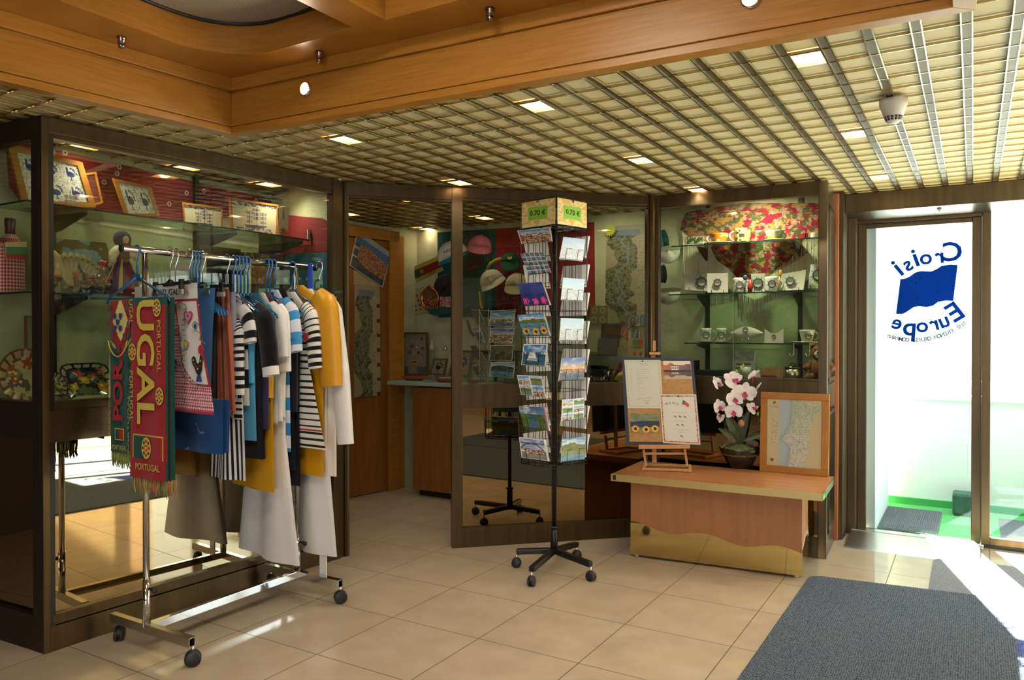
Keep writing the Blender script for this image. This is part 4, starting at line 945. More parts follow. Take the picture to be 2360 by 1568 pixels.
# ---- football scarves on the first blue hanger
hanger('blue', 1.866, 'blue plastic hanger carrying the two football scarves at the near end of the rail', w=0.40, drop=0.110, sh=.085)
def scarf_col(kind):
    RED, GRN, YEL = hx('#941a22'), hx('#104a40'), hx('#b5a648')
    def f(x, d, side, u):
        if kind == 'red':
            e = GRN if d < .03 or u > .965 else RED
            if 0 < u < .97 and .545 < d < .640:                      # small flag
                if u < .10 or u > .90: return RED
                if d < .549 or d > .636 or u < .125 or u > .875: return YEL
                return GRN if u < .45 else RED
            return e
        if d < .25:
            a = abs(u-.44); k = .52-max(0, d-.06)*2.6 if d > .06 else .40+d*2
            if a < k: return RED if not (a < .30-abs(d-.085)*(3.6 if d > .085 else 3.0)) else hx('#d8c87c')
            if abs(d-.20+.25*a*a) < .006: return hx('#a9a64a')
        if u < .03: return GRN
        return GRN
    return f
M_YEL = mat('scarf_yellow', '#c2b04a', .95); M_RED = mat('scarf_red', '#a4222a', .95); M_GRNC = mat('scarf_green', '#0f4a3e', .95); M_BLU = mat('scarf_blue', '#2a4470', .95); M_CRM = mat('scarf_cream', '#d8cc90', .95)
def fringe(mb, xa, xb, Y, z, n, L, cols, seed=0):
    random.seed(seed)
    for i in range(n):
        x = xa+(xb-xa)*(i+.5)/n+random.uniform(-.002, .002); y = Y+random.uniform(-.008, .006); l_ = L*random.uniform(.75, 1.1); dx = random.uniform(-.014, .014)
        mb.tube([(x, y, z+.003), (x+dx*.3, y-.002, z-l_*.5), (x+dx, y+random.uniform(-.006, .006), z-l_)], [.0030, .0026, .0014], 4, col=cols[int(random.random()*len(cols)) % len(cols)])
def scarf(kind, xL, xR, Y, ztop, zbot, label, lab_tabs=None):
    H = ztop-zbot; th_ = .008
    t = thing('football_scarf', label, 'scarf', ((xL+xR)/2, Y, zbot))
    def rows(o): return [(0, xL, xR, 0), (.3, xL+.004, xR+.002, 0.002), (.6, xL-.002, xR-.004, -.003), (1, xL+.006 if kind == 'green' else xL-.006, xR+.0, .001)]
    mb = shell(rows(0), ztop, H, scarf_col(kind), nx=44, ny=120, th=th_, fold=.0025, fk=1.4, P0=(0, Y))
    mb.build('scarf_body', M_KNIT, t)
    mb = shell([(0, xL-.0, xR+.004, 0), (1, xL+.004, xR+.006, 0)], ztop, H*1.0, (lambda x, d, s, u: hx('#14483e') if u > .93 else hx('#5c1f22')), nx=10, ny=20, th=.012, fold=.002, fk=1.4, P0=(0, Y+.026))
    mb.build('rear_fold', M_KNIT, t)
    mb = MB(); fringe(mb, xL, xR+.016, Y+.006, zbot, 46, .062, [hx('#8f8a3a'), hx('#a85a34'), hx('#7a8a3c'), hx('#b08a50')] if kind == 'red' else [hx('#8a8f3c'), hx('#7a8438')], 3); fringe(mb, xL, xR+.02, Y+.02, zbot, 30, .055, [hx('#7a8a3c'), hx('#8f6a3c')], 5)
    mb.build('fringe', M_KNIT, t)['kind'] = 'stuff'
    # knitted lettering
    mb = MB(); w = xR-xL; F = lambda u, d: frame_T((xL+w*u, Y-th_-.006, ztop-d), (0, 0, -1), (1, 0, 0))
    if kind == 'red':
        put_text(mb, 'UGAL', F(.27, .01), .108, 0, align='l', bold=.02, width=.49)
        put_text(mb, 'PORTUGAL', F(.80, .09), .024, 0, align='l', width=.20)
        put_text(mb, 'UGAL', F(.045, .005), .024, 0, align='l', width=.10)
        put_text(mb, 'PORTUGAL', F(.045, .29), .024, 0, align='l', width=.20)
        put_text(mb, 'PORTUGAL', frame_T((xL+w*.53, Y-th_-.006, ztop-.680), (1, 0, 0), (0, 0, 1)), .026, 0, width=.155, bold=.01)
        for (u, d, r) in ((.80, .042, .030), (.12, .215, .030), (.86, .385, .030), (.50, .592, .037)):
            T = frame_T((xL+w*u, Y-th_-.006, ztop-d), (1, 0, 0), (0, 0, 1))
            mb.prism([(r*cos(a)*.8, r*sin(a)*1.15) for a in [i*pi/10 for i in range(20)]], .0008, T, 0)
            for i in range(8): a = i*pi/4; mb.prism([(r*.66*.8*cos(a)+r*.18*cos(b), r*.66*1.15*sin(a)+r*.2*sin(b)) for b in [j*pi/3 for j in range(6)]], .0012, T, 2 if i % 2 else 1)
            mb.prism([(-r*.24, r*.3), (-r*.24, -r*.15), (0, -r*.42), (r*.24, -r*.15), (r*.24, r*.3)][::-1], .0014, T, 1)
            mb.prism([(-r*.12, r*.15), (-r*.12, -r*.08), (0, -r*.2), (r*.12, -r*.08), (r*.12, r*.15)][::-1], .0018, T, 4)
    else:
        T0 = lambda u, d: frame_T((xL+w*u, Y-th_-.006, ztop-d), (1, 0, 0), (0, 0, 1))
        T = frame_T((xL+w*.42, Y-th_-.006, ztop-.49), (0, 0, 1), (-1, 0, 0))
        put_text(mb, 'POR', T @ Matrix.Translation((0, -.028, 0)), .060, 1, align='l', bold=.03, width=.245, lift=.0016)
        put_text(mb, 'POR', T @ Matrix.Translation((-.003, -.031, 0)), .064, 5, align='l', bold=.035, width=.249, lift=.0006)
        mb.prism([(-.03, -.024), (.032, -.024), (.032, .024), (-.03, .024)], .0010, T0(.47, .548), 0)
        mb.prism([(-.026, -.021), (-.003, -.021), (-.003, .021), (-.026, .021)], .0016, T0(.47, .548), 2); mb.prism([(-.003, -.021), (.028, -.021), (.028, .021), (-.003, .021)], .0016, T0(.47, .548), 1)
        put_text(mb, 'PORTUGAL', T0(.46, .612), .019, 0, width=.10, lift=.001)
        for (du, dz) in ((-.11, .065), (.11, .065), (0, .090), (-.11, .115), (.10, .115)): mb.prism([(-.010, .012), (-.010, -.004), (0, -.014), (.010, -.004), (.010, .012)][::-1], .0016, T0(.42+du, dz), 3)
        for (a, b) in ((.10, .03), (.04, .09), (.80, .03), (.84, .10), (.20, .15), (.68, .15), (.44, .20)): mb.prism([(-.010, -.014), (.010, -.014), (.010, .014), (-.010, .014)], .0016, T0(a, b), 5)
        mb.tube([(xL+w*.42+.07*cos(a), Y-th_-.007, ztop-.13+.10*sin(a)) for a in [radians(200+i*14) for i in range(11)]], .0028, 5, mi=0)
        for (u, d) in ((.11, .47), (.85, .50)): put_text(mb, 'PORTUGAL FORÇA' if u < .5 else 'PORTUGAL', frame_T((xL+w*u, Y-th_-.006, ztop-d), (0, 0, 1), (-1, 0, 0)), .009, 0, lift=.001, width=.24)
    mb.build('knitted_pattern', [M_YEL, M_RED, M_GRNC, M_BLU, M_CRM, mat('scarf_grey', '#5d4a48', .95)], t)
    return t
scarf('green', -3.075, -2.898, 1.868, 1.436, .812, 'dark green football scarf with red crest and POR lettering on the blue hanger')
scarf('red', -2.900, -2.664, 1.848, 1.442, .727, 'red football scarf with large yellow UGAL lettering at the near end of the clothes rack')
# ---- aprons on a black clip hanger
AP = 1.985
hanger('clip_black', AP-.01, 'black clip hanger with grey pads holding the rooster apron', w=.40, drop=.135, X=-2.83, tilt=radians(-14))
def gingham(x, d, s=0.0062, a='#a3283c', b='#e8dcd8', m='#c8788a'):
    i = floor(x/s) % 2; j = floor(d/s) % 2; return hx(a) if (i and j) else (hx(b) if not (i or j) else hx(m))
def apron_col(x, d, side, u):
    if side < 0: return (.85, .83, .8)
    if d < .062: return hx('#dcd8d0')
    if d < .072: return hx('#a32638')
    ll = .0+.10*d/.4 if d < .30 else .075+((d-.30)/.11)**2.2*.13
    if d < .412 and x > ll:
        if x-ll < .009 or d > .402 or u > .975: return hx('#a32638')
        return hx('#dedad0')
    if d > .508: return hx('#a32638')
    return gingham(x, d)
t = thing('rooster_apron', 'white apron with embroidered rooster and red gingham border clipped on a black hanger', 'apron', (-2.72, AP, .84))
T_ap = ((-2.83), AP)
DX, DY = cos(radians(-6)), sin(radians(-6))
mb = shell([(0, -.31, .186, 0), (.12, -.31, .190, 0), (.55, -.30, .245, .004), (.8, -.29, .290, .002), (1, -.28, .310, 0)], RZ-.135, .52, apron_col, nx=90, ny=150, th=.006, fold=.003, fk=1.1, dirx=(DX, DY), P0=T_ap)
mb.build('apron_cloth', M_CLOTH, t)
APD = Vector((DX, DY, 0)); APN = Vector((DY, -DX, 0))
def ap(x, d): return Vector((T_ap[0], T_ap[1], 0))+APD*x+APN*.0125+Vector((0, 0, RZ-.135-d))
mb = MB()
put_text(mb, 'PORTUGAL', frame_T(ap(-.03, .045), APD, (0, 0, 1)), .026, 0, width=.20, bold=.012)
_ap = ap
def ap(x, d): return _ap(x*1.75-.065, (d-.15)*.80+.075)
def curve(pts, col, r=.0016): mb.tube([ap(*p)+APN*.001 for p in pts], r, 5, mi=col)
curve([(.03, .20), (.02, .17), (.035, .145), (.055, .15), (.058, .19), (.05, .24), (.06, .28), (.085, .31), (.09, .34)], 1)
curve([(.06, .165), (.085, .15), (.105, .165), (.11, .19)], 1)
curve([(.09, .34), (.075, .37), (.09, .40), (.115, .385), (.12, .355), (.105, .345)], 1)
curve([(.09, .40), (.085, .45), (.095, .50), (.115, .545), (.155, .57), (.19, .56)], 1)
curve([(.05, .28), (.03, .28), (.03, .31), (.05, .315), (.06, .30)], 1); curve([(.085, .45), (.062, .44), (.06, .47), (.078, .485)], 1)
curve([(.165, .27), (.145, .25), (.135, .27), (.15, .295), (.17, .31), (.165, .34), (.19, .36)], 1)
for i in range(14): curve([(.095+.006*cos(i), .19+i*.026), (.104, .185+i*.026)], 3, .0011)
def spot(x, d, r, col, n=10, k=0):
    P = ap(x, d)+APN*.0008; mb.prism([(r*(1+k*cos(5*a))*cos(a), r*(1+k*cos(5*a))*sin(a)) for a in [2*pi*i/(n*2) for i in range(n*2)]], .0012, frame_T(P, APD, (0, 0, 1)), col)
def heart(x, d, r, col, lift):
    P = ap(x, d)+APN*lift; pts = [(r*(16*sin(a)**3)/16, r*(13*cos(a)-5*cos(2*a)-2*cos(3*a)-cos(4*a))/16) for a in [2*pi*i/28 for i in range(28)]]
    mb.prism(pts[::-1], .0012, frame_T(P, APD, (0, 0, 1)), col)
heart(.118, .225, .030, 2, .0006); heart(.118, .225, .023, 6, .0012); heart(.118, .222, .008, 2, .0018)
spot(.055, .295, .012, 2, 10, .25); spot(.148, .272, .009, 3, 10, .25); spot(.108, .36, .012, 5, 10, .5); spot(.066, .455, .009, 3, 6, 0)
for i in range(6): spot(.018+.01*(i % 3), .165+.009*(i//2), .003, 3, 4)
# rooster
P = _ap(.220, .350)+APN*.001; TR = frame_T(P, APD, (0, 0, 1))
mb.prism([(-.030, .012), (-.045, .025), (-.052, .045), (-.040, .058), (-.026, .052), (-.020, .036), (-.008, .026), (.004, .034), (.008, .060), (.018, .072), (.028, .060), (.024, .030), (.020, .004), (.004, -.016), (-.014, -.012)], .0016, TR, 0)
mb.prism([(.000, .068), (-.004, .088), (.004, .100), (.016, .104), (.028, .098), (.032, .084), (.026, .070), (.030, .052), (.022, .056), (.014, .070)][::-1], .002, TR, 2)
mb.prism([(-.010, -.016), (.010, -.014), (.020, -.042), (-.020, -.042)][::-1], .0016, TR, 3)
for (a, b, c) in ((-.038, .042, 5), (-.030, .028, 1), (-.008, .008, 5), (.006, .020, 2), (.014, .040, 5), (-.018, .018, 2)): mb.prism([(a-.0035, b-.0035), (a+.0035, b-.0035), (a+.0035, b+.0035), (a-.0035, b+.0035)], .0026, TR, c)
mb.build('embroidery', [mat('embroid_black', '#1c1c20', .9), mat('embroid_green', '#3c7a4a', .9), mat('embroid_red', '#b02430', .9), mat('embroid_blue', '#2c3f8a', .9), mat('embroid_white', '#efece4', .9), mat('embroid_yellow', '#d8b040', .9), mat('embroid_pink', '#b890b8', .9)], t)

# ---- flat hanging cloths
def flatcloth(name, label, cat, Y, ztop, zbot, xL, xR, cf, m=None, th=.012, fold=.006, fk=2, xLb=None, xRb=None, seed=0, grp=None, nx=24, ny=40, hemw=0.0):
    mb = shell([(0, xL, xR, 0), (1, xL if xLb is None else xLb, xR if xRb is None else xRb, 0)], ztop, ztop-zbot, cf, nx=nx, ny=ny, th=th, fold=fold, fk=fk, seed=seed, P0=(0, Y), hemw=hemw)
    return tag(mb.build(name, m or M_CLOTH), label, cat, grp)
solid = lambda c: (lambda x, d, s, u: hx(c) if isinstance(c, str) else c)
flatcloth('towel', 'plain mid-blue towel folded on a clear clip hanger next to the rooster apron', 'towel', 2.085, 1.490, .985, -2.90, -2.690, solid('#345f94'), fold=.004, xLb=-2.90, xRb=-2.72)
hanger('clip_clear', 2.08, 'clear plastic clip hanger holding the mid-blue towel', w=.36, drop=.13, X=-2.85)
flatcloth('beach_towel', 'deep blue towel with pale wave pattern low on the rack behind the apron', 'towel', 2.045, 1.03, .812, -3.00, -2.590, lambda x, d, s, u: hx('#6f9ac8') if abs((d*14+.35*sin(x*26)+fbm(x*14, d*9, 3)*1.4) % 1.9-.4) < .05 and .1 < u < .75 and d > .1 else hx('#123f72'), fold=.006, fk=1.3, nx=60, ny=60)
flatcloth('beach_towel', 'blue towel edge hanging just behind the wave-patterned blue towel', 'towel', 2.085, 1.03, .812, -2.90, -2.600, solid('#174880'), fold=.005, fk=1.1)
hanger('clip_black', 2.16, 'black clip hanger between the blue towels and the striped shawls', w=.40, drop=.135, X=-2.87)
# woollen shawls
def shawl_col(cs): return lambda x, d, s, u: hx(cs[floor(u*len(cs)*1.999) % len(cs)])
flatcloth('wool_shawl', 'dark brown wool shawl hanging beside the orange one on the rail', 'shawl', 2.190, 1.50, .965, -2.96, -2.805, shawl_col(['#2b1a12', '#3a2216', '#24150f']), M_KNIT, fold=.007, fk=2)
o = flatcloth('wool_shawl', 'orange and brown striped wool shawl with fringe near the middle of the rail', 'shawl', 2.225, 1.495, .960, -2.93, -2.778, shawl_col(['#8a4a30', '#a8583a', '#5c3226', '#b4664a', '#c98a68', '#9c5236', '#6a3a2e', '#b4664a']), M_KNIT, fold=.008, fk=2.5, xRb=-2.750, xLb=-2.90, nx=50)
flatcloth('wool_shawl', 'grey-blue striped shawl partly hidden behind the orange shawl', 'shawl', 2.262, 1.485, 1.0, -2.94, -2.782, shawl_col(['#7d86a8', '#b8bccc', '#5c6690', '#9aa0b8']), M_KNIT, fold=.007, fk=2.5, nx=40)
mb = MB(); fringe(mb, -2.90, -2.750, 2.215, .965, 26, .045, [hx('#8a5a40'), hx('#3a2a24'), hx('#a8704c')], 7); fo = mb.build('fringe', M_KNIT, o); fo['kind'] = 'stuff'
# ---- tops with sleeves
def top(label, Y, ztop, length, w, col, m=None, sl=None, slcol=None, cat='shirt', name='shirt', X=GX0, th=.014, fold=.006, seed=0, flare=.0, neck=.05, yoke=.07, parts=None, rsl=.06, nx=46, ny=90, hemw=.0, shift=0.0, leftsl=True, ang=radians(-10)):
    """sl = (length, outward) for sleeves"""
    H = length; x0, x1 = X-w/2, X+w/2; sl = sl or (0.20, 0.05)
    t = thing(name, label, cat, (X, Y, ztop-H))
    tab = [(0, X-neck, X+neck, 0), (yoke*.5/H, X-w*.30, X+w*.30, 0), (yoke/H, x0+.015, x1-.015, 0), ((yoke+.06)/H, x0+.02, x1-.02, 0), (.5, x0+.01+shift*.5, x1-.01+shift*.5, 0), (1, x0-flare+shift, x1+flare+shift, 0)]
    mb = shell(tab, ztop, H, col, nx=nx, ny=ny, th=th, fold=fold, fk=1.6, seed=seed, P0=(0, Y), hemw=hemw); rotmb(mb, X, Y, ang).build('body', m or M_CLOTH, t)
    for s in ((-1, 1) if leftsl else (1,)):
        xs = X+s*(w/2-.03); o_ = sl[1] if s > 0 else sl[1]*.15; sc = slcol or (lambda u, d, L_: col(xs, d+yoke, 1, .98))
        mb = sleeve([(xs-s*.02, Y, ztop-yoke*.75), (xs+s*o_*.45, Y-.004, ztop-yoke-.03), (xs+s*o_*.8, Y-.008, ztop-yoke-sl[0]*.5), (xs+s*o_, Y-.010, ztop-yoke-sl[0])], [r_*(1 if s > 0 else .6) for r_ in (rsl*.7, rsl, rsl*.92, rsl*.85)], sc, seg=22, n=max(24, int(sl[0]*160))); rotmb(mb, X, Y, ang).build('sleeve', m or M_CLOTH, t)
    return t
def hstripe(a, b, p, f=.5, off=0): return lambda x, d, s, u: hx(a) if ((d+off) % p) < p*f else hx(b)
def hstripe_s(a, b, p, f=.5, off=0): return lambda u, d, L_: hx(a) if ((d+off) % p) < p*f else hx(b)
# long vertical-striped trousers low on the rack
flatcloth('striped_trousers', 'navy and white vertically striped trousers hanging low below the shawls', 'trousers', 2.285, 1.20, .648, -2.95, -2.78, lambda x, d, s, u: hx('#e4e4e6') if floor(u*20) % 2 else hx('#191a24'), fold=.008, fk=1.6, xLb=-2.99, xRb=-2.755, nx=80, seed=1)
top('navy and white blocked polo shirt, first sleeved top after the shawls', 2.330, 1.480, .50, .27, lambda x, d, s, u: hx('#17151e') if (.13 < d < .25 or .34 < d < .42) else hx('#d2d0ca'), sl=(.13, .065), slcol=lambda u, d, L_: hx('#17151e') if (.055 < d < .10 or .135 < d < .165) else hx('#dad8d2'), yoke=.09, rsl=.045)
top('black and white breton striped top with cuffed sleeve next to the blocked polo', 2.300, 1.42, .50, .24, hstripe('#15151c', '#dedcd4', .030, .45), sl=(.30, .03), slcol=hstripe_s('#15151c', '#dedcd4', .030, .45), yoke=.09, rsl=.038, X=-2.885)
top('black top with red and white trimmed cuff near the middle of the rail', 2.388, 1.475, .74, .33, solid('#131218'), sl=(.27, .115), slcol=lambda u, d, L_: hx('#e4e0d8') if d > L_-.030 and not (L_-.018 < d < L_-.012) else (hx('#a83040') if L_-.018 < d < L_-.012 else hx('#131218')), yoke=.09, rsl=.06)
top('sky-blue long shirt whose side edge shows below the black top', 2.36, 1.42, .60, .27, solid('#4f97bc'), sl=(.25, .0), yoke=.09, rsl=.03, X=-2.875)
top('dark purple-navy fleece hanging behind the sky-blue shirt', 2.418, 1.44, .71, .27, solid('#2a2440'), sl=(.48, .04), yoke=.09, rsl=.04)
top('teal collared shirt on a blue hanger beside the white polo shirt', 2.448, 1.490, .55, .30, solid('#356f86'), sl=(.18, .04), yoke=.10, rsl=.05)
wp = top('white polo shirt with yellow and navy embroidered emblem on its sleeve', 2.478, 1.49, .60, .31, solid('#d6d4ce'), sl=(.21, .085), yoke=.09, rsl=.055)
mb = MB(); T = frame_T((-2.705, 2.385, 1.235), (.80, .42, 0), (-.15, 0, 1)); put_text(mb, 'CroisiMer', T, .018, 0, width=.075); mb.prism([(-.012, .012), (.012, .018), (.0, .040)], .001, T, 1); mb.prism([(-.010, .006), (.03, .012), (.01, .02)], .001, T, 0)
mb.build('embroidered_emblem', [mat('embroid_navy', '#1c2a5a', .9), MATS['embroid_yellow']], wp)
top('white polo shirt with brown shoulder stripe behind the emblem polo', 2.508, 1.495, .60, .31, lambda x, d, s, u: hx('#5a3a44') if d < .10 and u > .6 else hx('#dcdad4'), sl=(.28, .06), slcol=lambda u, d, L_: hx('#5a3a44') if d < .04 else hx('#dedcd6'), yoke=.09, rsl=.055)
cb = lambda x, d, s, u: hx('#c9cdd8') if ((d+.02) % .118) < .059 else hx('#2f7ab4')
bp_ = top('sky-blue and white broad-striped polo shirt past the middle of the rail', 2.560, 1.510, .765, .30, cb, sl=(.205, .085), slcol=lambda u, d, L_: hx('#c9cdd8') if ((d+.05) % .095) < .048 or d > L_-.018 else hx('#3a85bc'), yoke=.09, rsl=.058)
mb = MB(); put_text(mb, 'Croisi', frame_T((-2.668, 2.468, 1.265), (.80, .42, 0), (0, 0, 1)), .016, 0, width=.05); mb.build('embroidered_logo', MATS['embroid_navy'], bp_)
top('navy jacket with dark collar hanging between the blue-striped and breton tops', 2.602, 1.520, .87, .26, solid('#11121c'), sl=(.50, .02), yoke=.09, rsl=.045)
bt = top('cream breton top with thin black stripes and one red stripe', 2.665, 1.505, .75, .36, lambda x, d, s, u: hx('#a82830') if .660 < d < .668 else (hx('#17161c') if (d % .0305) < .010 and d > .10 else hx('#e0dcd0')), sl=(.27, .085), slcol=hstripe_s('#17161c', '#e0dcd0', .0305, .33), yoke=.10, rsl=.052, ny=200, flare=.115)
mb = MB(); mb.box((-2.690, 2.585, 1.285), (.032, .003, .036), T=None); mb.build('shoulder_patch', mat('patch_red', '#a83040', .8), bt)
top('black jumper hanging below the navy jacket', 2.632, 1.45, .88, .30, solid('#0f0f17'), sl=(.40, .0), yoke=.09, rsl=.04, X=-2.90)
yr = top('yellow waxed raincoat with wide sleeve near the far end of the rail', 2.722, 1.54, .93, .44, solid('#c98f14'), M_VINYL, sl=(.40, .10), slcol=lambda u, d, L_: hx('#c98f14'), cat='raincoat', name='raincoat', yoke=.09, rsl=.085, flare=-.01, fold=.004, th=.02)
top('second yellow raincoat whose hem shows below the black top', 2.44, 1.40, .82, .36, solid('#c08a14'), M_VINYL, sl=(.30, .0), cat='raincoat', name='raincoat', yoke=.09, rsl=.04, fold=.004, leftsl=False)
ro = top('long white towelling bathrobe, last garment at the far end of the rail', 2.775, 1.525, 1.31, .34, solid('#dcd9d4'), M_KNIT, sl=(.66, .20), slcol=lambda u, d, L_: hx('#e0ddd8'), cat='bathrobe', name='bathrobe', yoke=.09, rsl=.062, flare=.075, fold=.012, ny=60, leftsl=False, th=.03)
mb = MB(); mb.box((-2.735, 2.742, .62), (.042, .008, 1.05)); mb.build('belt', mat('robe_belt', '#dfdcd6', .95), ro)
r2 = top('white towelling bathrobe hanging low in the middle of the rack', 2.545, 1.40, 1.17, .30, solid('#dad8d4'), M_KNIT, sl=(.40, .0), cat='bathrobe', name='bathrobe', yoke=.09, rsl=.04, flare=.10, fold=.012, ny=60, leftsl=False, th=.03, X=-2.90)
flatcloth('white_trousers', 'white cloth hanging from a clear clip hanger beside the yellow raincoat', 'trousers', 2.765, 1.48, .60, -2.80, -2.665, solid('#dedad2'), fold=.004)
hanger('clip_clear', 2.765, 'clear plastic clip hanger at the far end of the rail', w=.30, drop=.135, X=-2.78)
flatcloth('belt_loop', 'bright blue cloth belt looped over the far end of the rail', 'belt', 2.775, RZ+.016, 1.42, -2.870, -2.838, solid('#2340a0'), fold=.0, th=.014, nx=6)
# more hangers along the rail
for i, (Y, k, X) in enumerate([(2.02, 'chrome', -2.86), (2.035, 'chrome', -2.88)]): hanger(k, Y, 'thin chrome hanger over the rooster apron, %s one' % ('left', 'right')[i], w=.30, drop=.14, X=X, grp='thin chrome hangers over the rooster apron')
for i, Y in enumerate((2.11, 2.125, 2.14, 2.155)): hanger('blue', Y, 'blue plastic hanger, %s from the left in the first cluster on the rail' % ORD[i], w=.36, drop=.16, grp='blue hangers, first cluster')
for i, Y in enumerate((2.335, 2.355, 2.375, 2.395, 2.415)): hanger('blue', Y, 'blue plastic hanger, %s from the left in the middle cluster on the rail' % ORD[i], w=.38, drop=.165, grp='blue hangers, middle cluster')
for i, Y in enumerate((2.525, 2.545, 2.57)): hanger('blue', Y, 'blue plastic hanger, %s from the left in the cluster before the brown sign' % ORD[i], w=.38, drop=.15, grp='blue hangers, third cluster')
hanger('chrome', 2.30, 'thin chrome hanger between the shawls and the first shirts', w=.36, drop=.15)
hanger('blue', 2.69, 'blue plastic hanger of the navy jacket near the far post', w=.38, drop=.13)

# ================================================================== LOW TABLE WITH BRASS WAVE
t = thing('display_table', 'low cherry laminate display table with polished brass wave along its base', 'table', (-1.24, 4.38, 0))
ZT0, ZT1 = 0.452, 0.488
mb = MB(); mb.prism([(-1.79, 4.085), (-0.652, 4.135), (-0.672, 4.665), (-1.81, 4.615)], ZT1-ZT0, Matrix.Translation((0, 0, ZT0))); mb.build('table_top', M_LAMT, t)
mb = MB()
FE = Seg((-1.79, 4.085), (-0.652, 4.135)); FE.n = Vector((FE.t.y, -FE.t.x))
FE.box(mb, -.001, FE.L+.001, 0.0, 0.003, ZT0-.003, ZT1+.001); mb.build('brass_edge', M_BRASSE, t)
mb = MB(); FE.box(mb, .012, .030, 0.003, 0.0045, ZT0+.004, ZT1-.004); mb.build('edge_clip', M_BLACK, t)
E2 = Seg((-0.652, 4.135), (-0.672, 4.665)); mb = MB(); E2.box(mb, 0, E2.L, 0, .003, ZT0-.002, ZT1+.001); mb.build('brass_side_edge', M_BRASS, t)
BF = Seg((-1.707, 4.175), (-0.772, 4.259)); BL = BF.L
bk = [BF.p(0, -.36, 0), BF.p(BL, -.36, 0)]
mb = MB(); BF.box(mb, 0, BL, -.355, -.003, 0.018, ZT0); mb.build('table_base', M_LAM, t)
def wavez(u): return 0.190-0.052*u+0.017*sin(2*pi*(u*2.35+.18))
n = 60; pts = [(0, .014)]+[(BL, .014)]+[(BL*(1-i/n), wavez(1-i/n)) for i in range(n+1)]
mb = MB(); P0 = BF.p(0, 0, 0); mb.prism(pts, .003, frame_T((P0.x, P0.y, 0), (BF.t.x, BF.t.y, 0), (0, 0, 1)) @ Matrix.Translation((0, 0, -.002))); mb.build('brass_wave', M_BRASS, t)
BS = Seg((BF.b.x, BF.b.y), (BF.b.x-BF.n.x*.355, BF.b.y-BF.n.y*.355))
pts = [(0, .014), (.355, .014), (.355, .24)]+[(.355*(1-i/20), .155+.085*(1-i/20)**1.6) for i in range(1, 21)]
mb = MB(); mb.prism(pts, .003, frame_T((BS.a.x, BS.a.y, 0), (BS.t.x, BS.t.y, 0), (0, 0, 1)) @ Matrix.Translation((0, 0, .0))); mb.build('brass_side_wave', M_BRASS, t)
mb = MB()
for u in (0.03, BL-.03):
    p = BF.p(u, -.03, 0); mb = MB(); mb.tube([(p.x, p.y, 0), (p.x, p.y, .018)], .012, 10); mb.build('glide_foot', M_WHITE, t)

# ================================================================== EASEL AND NOTICE BOARD
EP = PV(-1.545, 4.36)                 # vertical plane facing the camera through the easel
ez = ZT1
def ep(x, y, back=0.0):
    P = onp(x, y, *EP); n = Vector((-EP[1][0], -EP[1][1], 0)).normalized(); return P-n*back
En = Vector((EP[1][0], EP[1][1], 0)).normalized()     # towards the camera
if En.dot(Vector((-EP[0][0], -EP[0][1], 0))) < 0: En = -En
Er = Vector((-En.y, En.x, 0)); 
if Er.dot(RT) < 0: Er = -Er
t = thing('table_easel', 'small beech table easel holding the cork notice board', 'easel', (-1.545, 4.36, ZT1))
def eb(a, b, w=.016, h=.012, nm='easel_rail', o1=0, o2=0, m=M_OAK):
    A = onp(*a, *EP)+En*o1; B = onp(*b, *EP)+En*o2; mb = MB(); mb.beam(A, B, h, w, up=En); return mb.build(nm, m, t, bevel=.002)
eb((1472, 1030), (1590, 1029), .020, .024, 'ledge', .006, .006)
eb((1484, 1047), (1580, 1047), .018, .012, 'cross_rail', -.02, -.02)
eb((1483, 1037), (1489, 1076), .016, .014, 'side_post', -.01, -.01); eb((1578, 1035), (1584, 1075), .016, .014, 'side_post', -.01, -.01)
def zfix(P, z): return Vector((P.x, P.y, z))
A = zfix(onp(1484, 1083, *EP), ZT1+.010); B = zfix(onp(1590, 1083, *EP), ZT1+.010)
mb = MB(); mb.beam(A+En*.03, B+En*.03, .014, .014); mb.build('front_foot_rail', M_OAK, t, bevel=.002)
for Q in (A, B):
    mb = MB(); mb.beam(Q+En*.045-Vector((0, 0, 0)), Q-En*.14, .020, .018); mb.build('base_runner', M_OAK, t, bevel=.004)
mb = MB(); mb.beam(A-En*.12, B-En*.12, .014, .016); mb.build('rear_foot_rail', M_OAK, t, bevel=.002)
eb((1505, 820), (1508, 1070), .014, .026, 'mast', -.03, -.05)
eb((1496, 815), (1522, 815), .012, .016, 'top_grip', .0, .0)
mb = MB(); C_ = onp(1508, 795, *EP)-En*.008; mb.prism([(-.008, -.030), (.008, -.030), (.008, .026)]+[(.008*cos(a), .026+.008*sin(a)) for a in [pi*i/6 for i in range(1, 6)]]+[(-.008, .026)], .010, frame_T(C_+Vector((0, 0, -.008)), Er, (0, 0, 1))); mb.build('mast_top', M_OAK, t)
mb = MB(); C_ = onp(1515, 804, *EP); mb.lathe([(0.0001, 0), (.009, 0), (.009, .008), (.0001, .008)], 10, T=frame_T(C_, Er, (0, 0, 1))); mb.build('knob', M_BLACK, t)
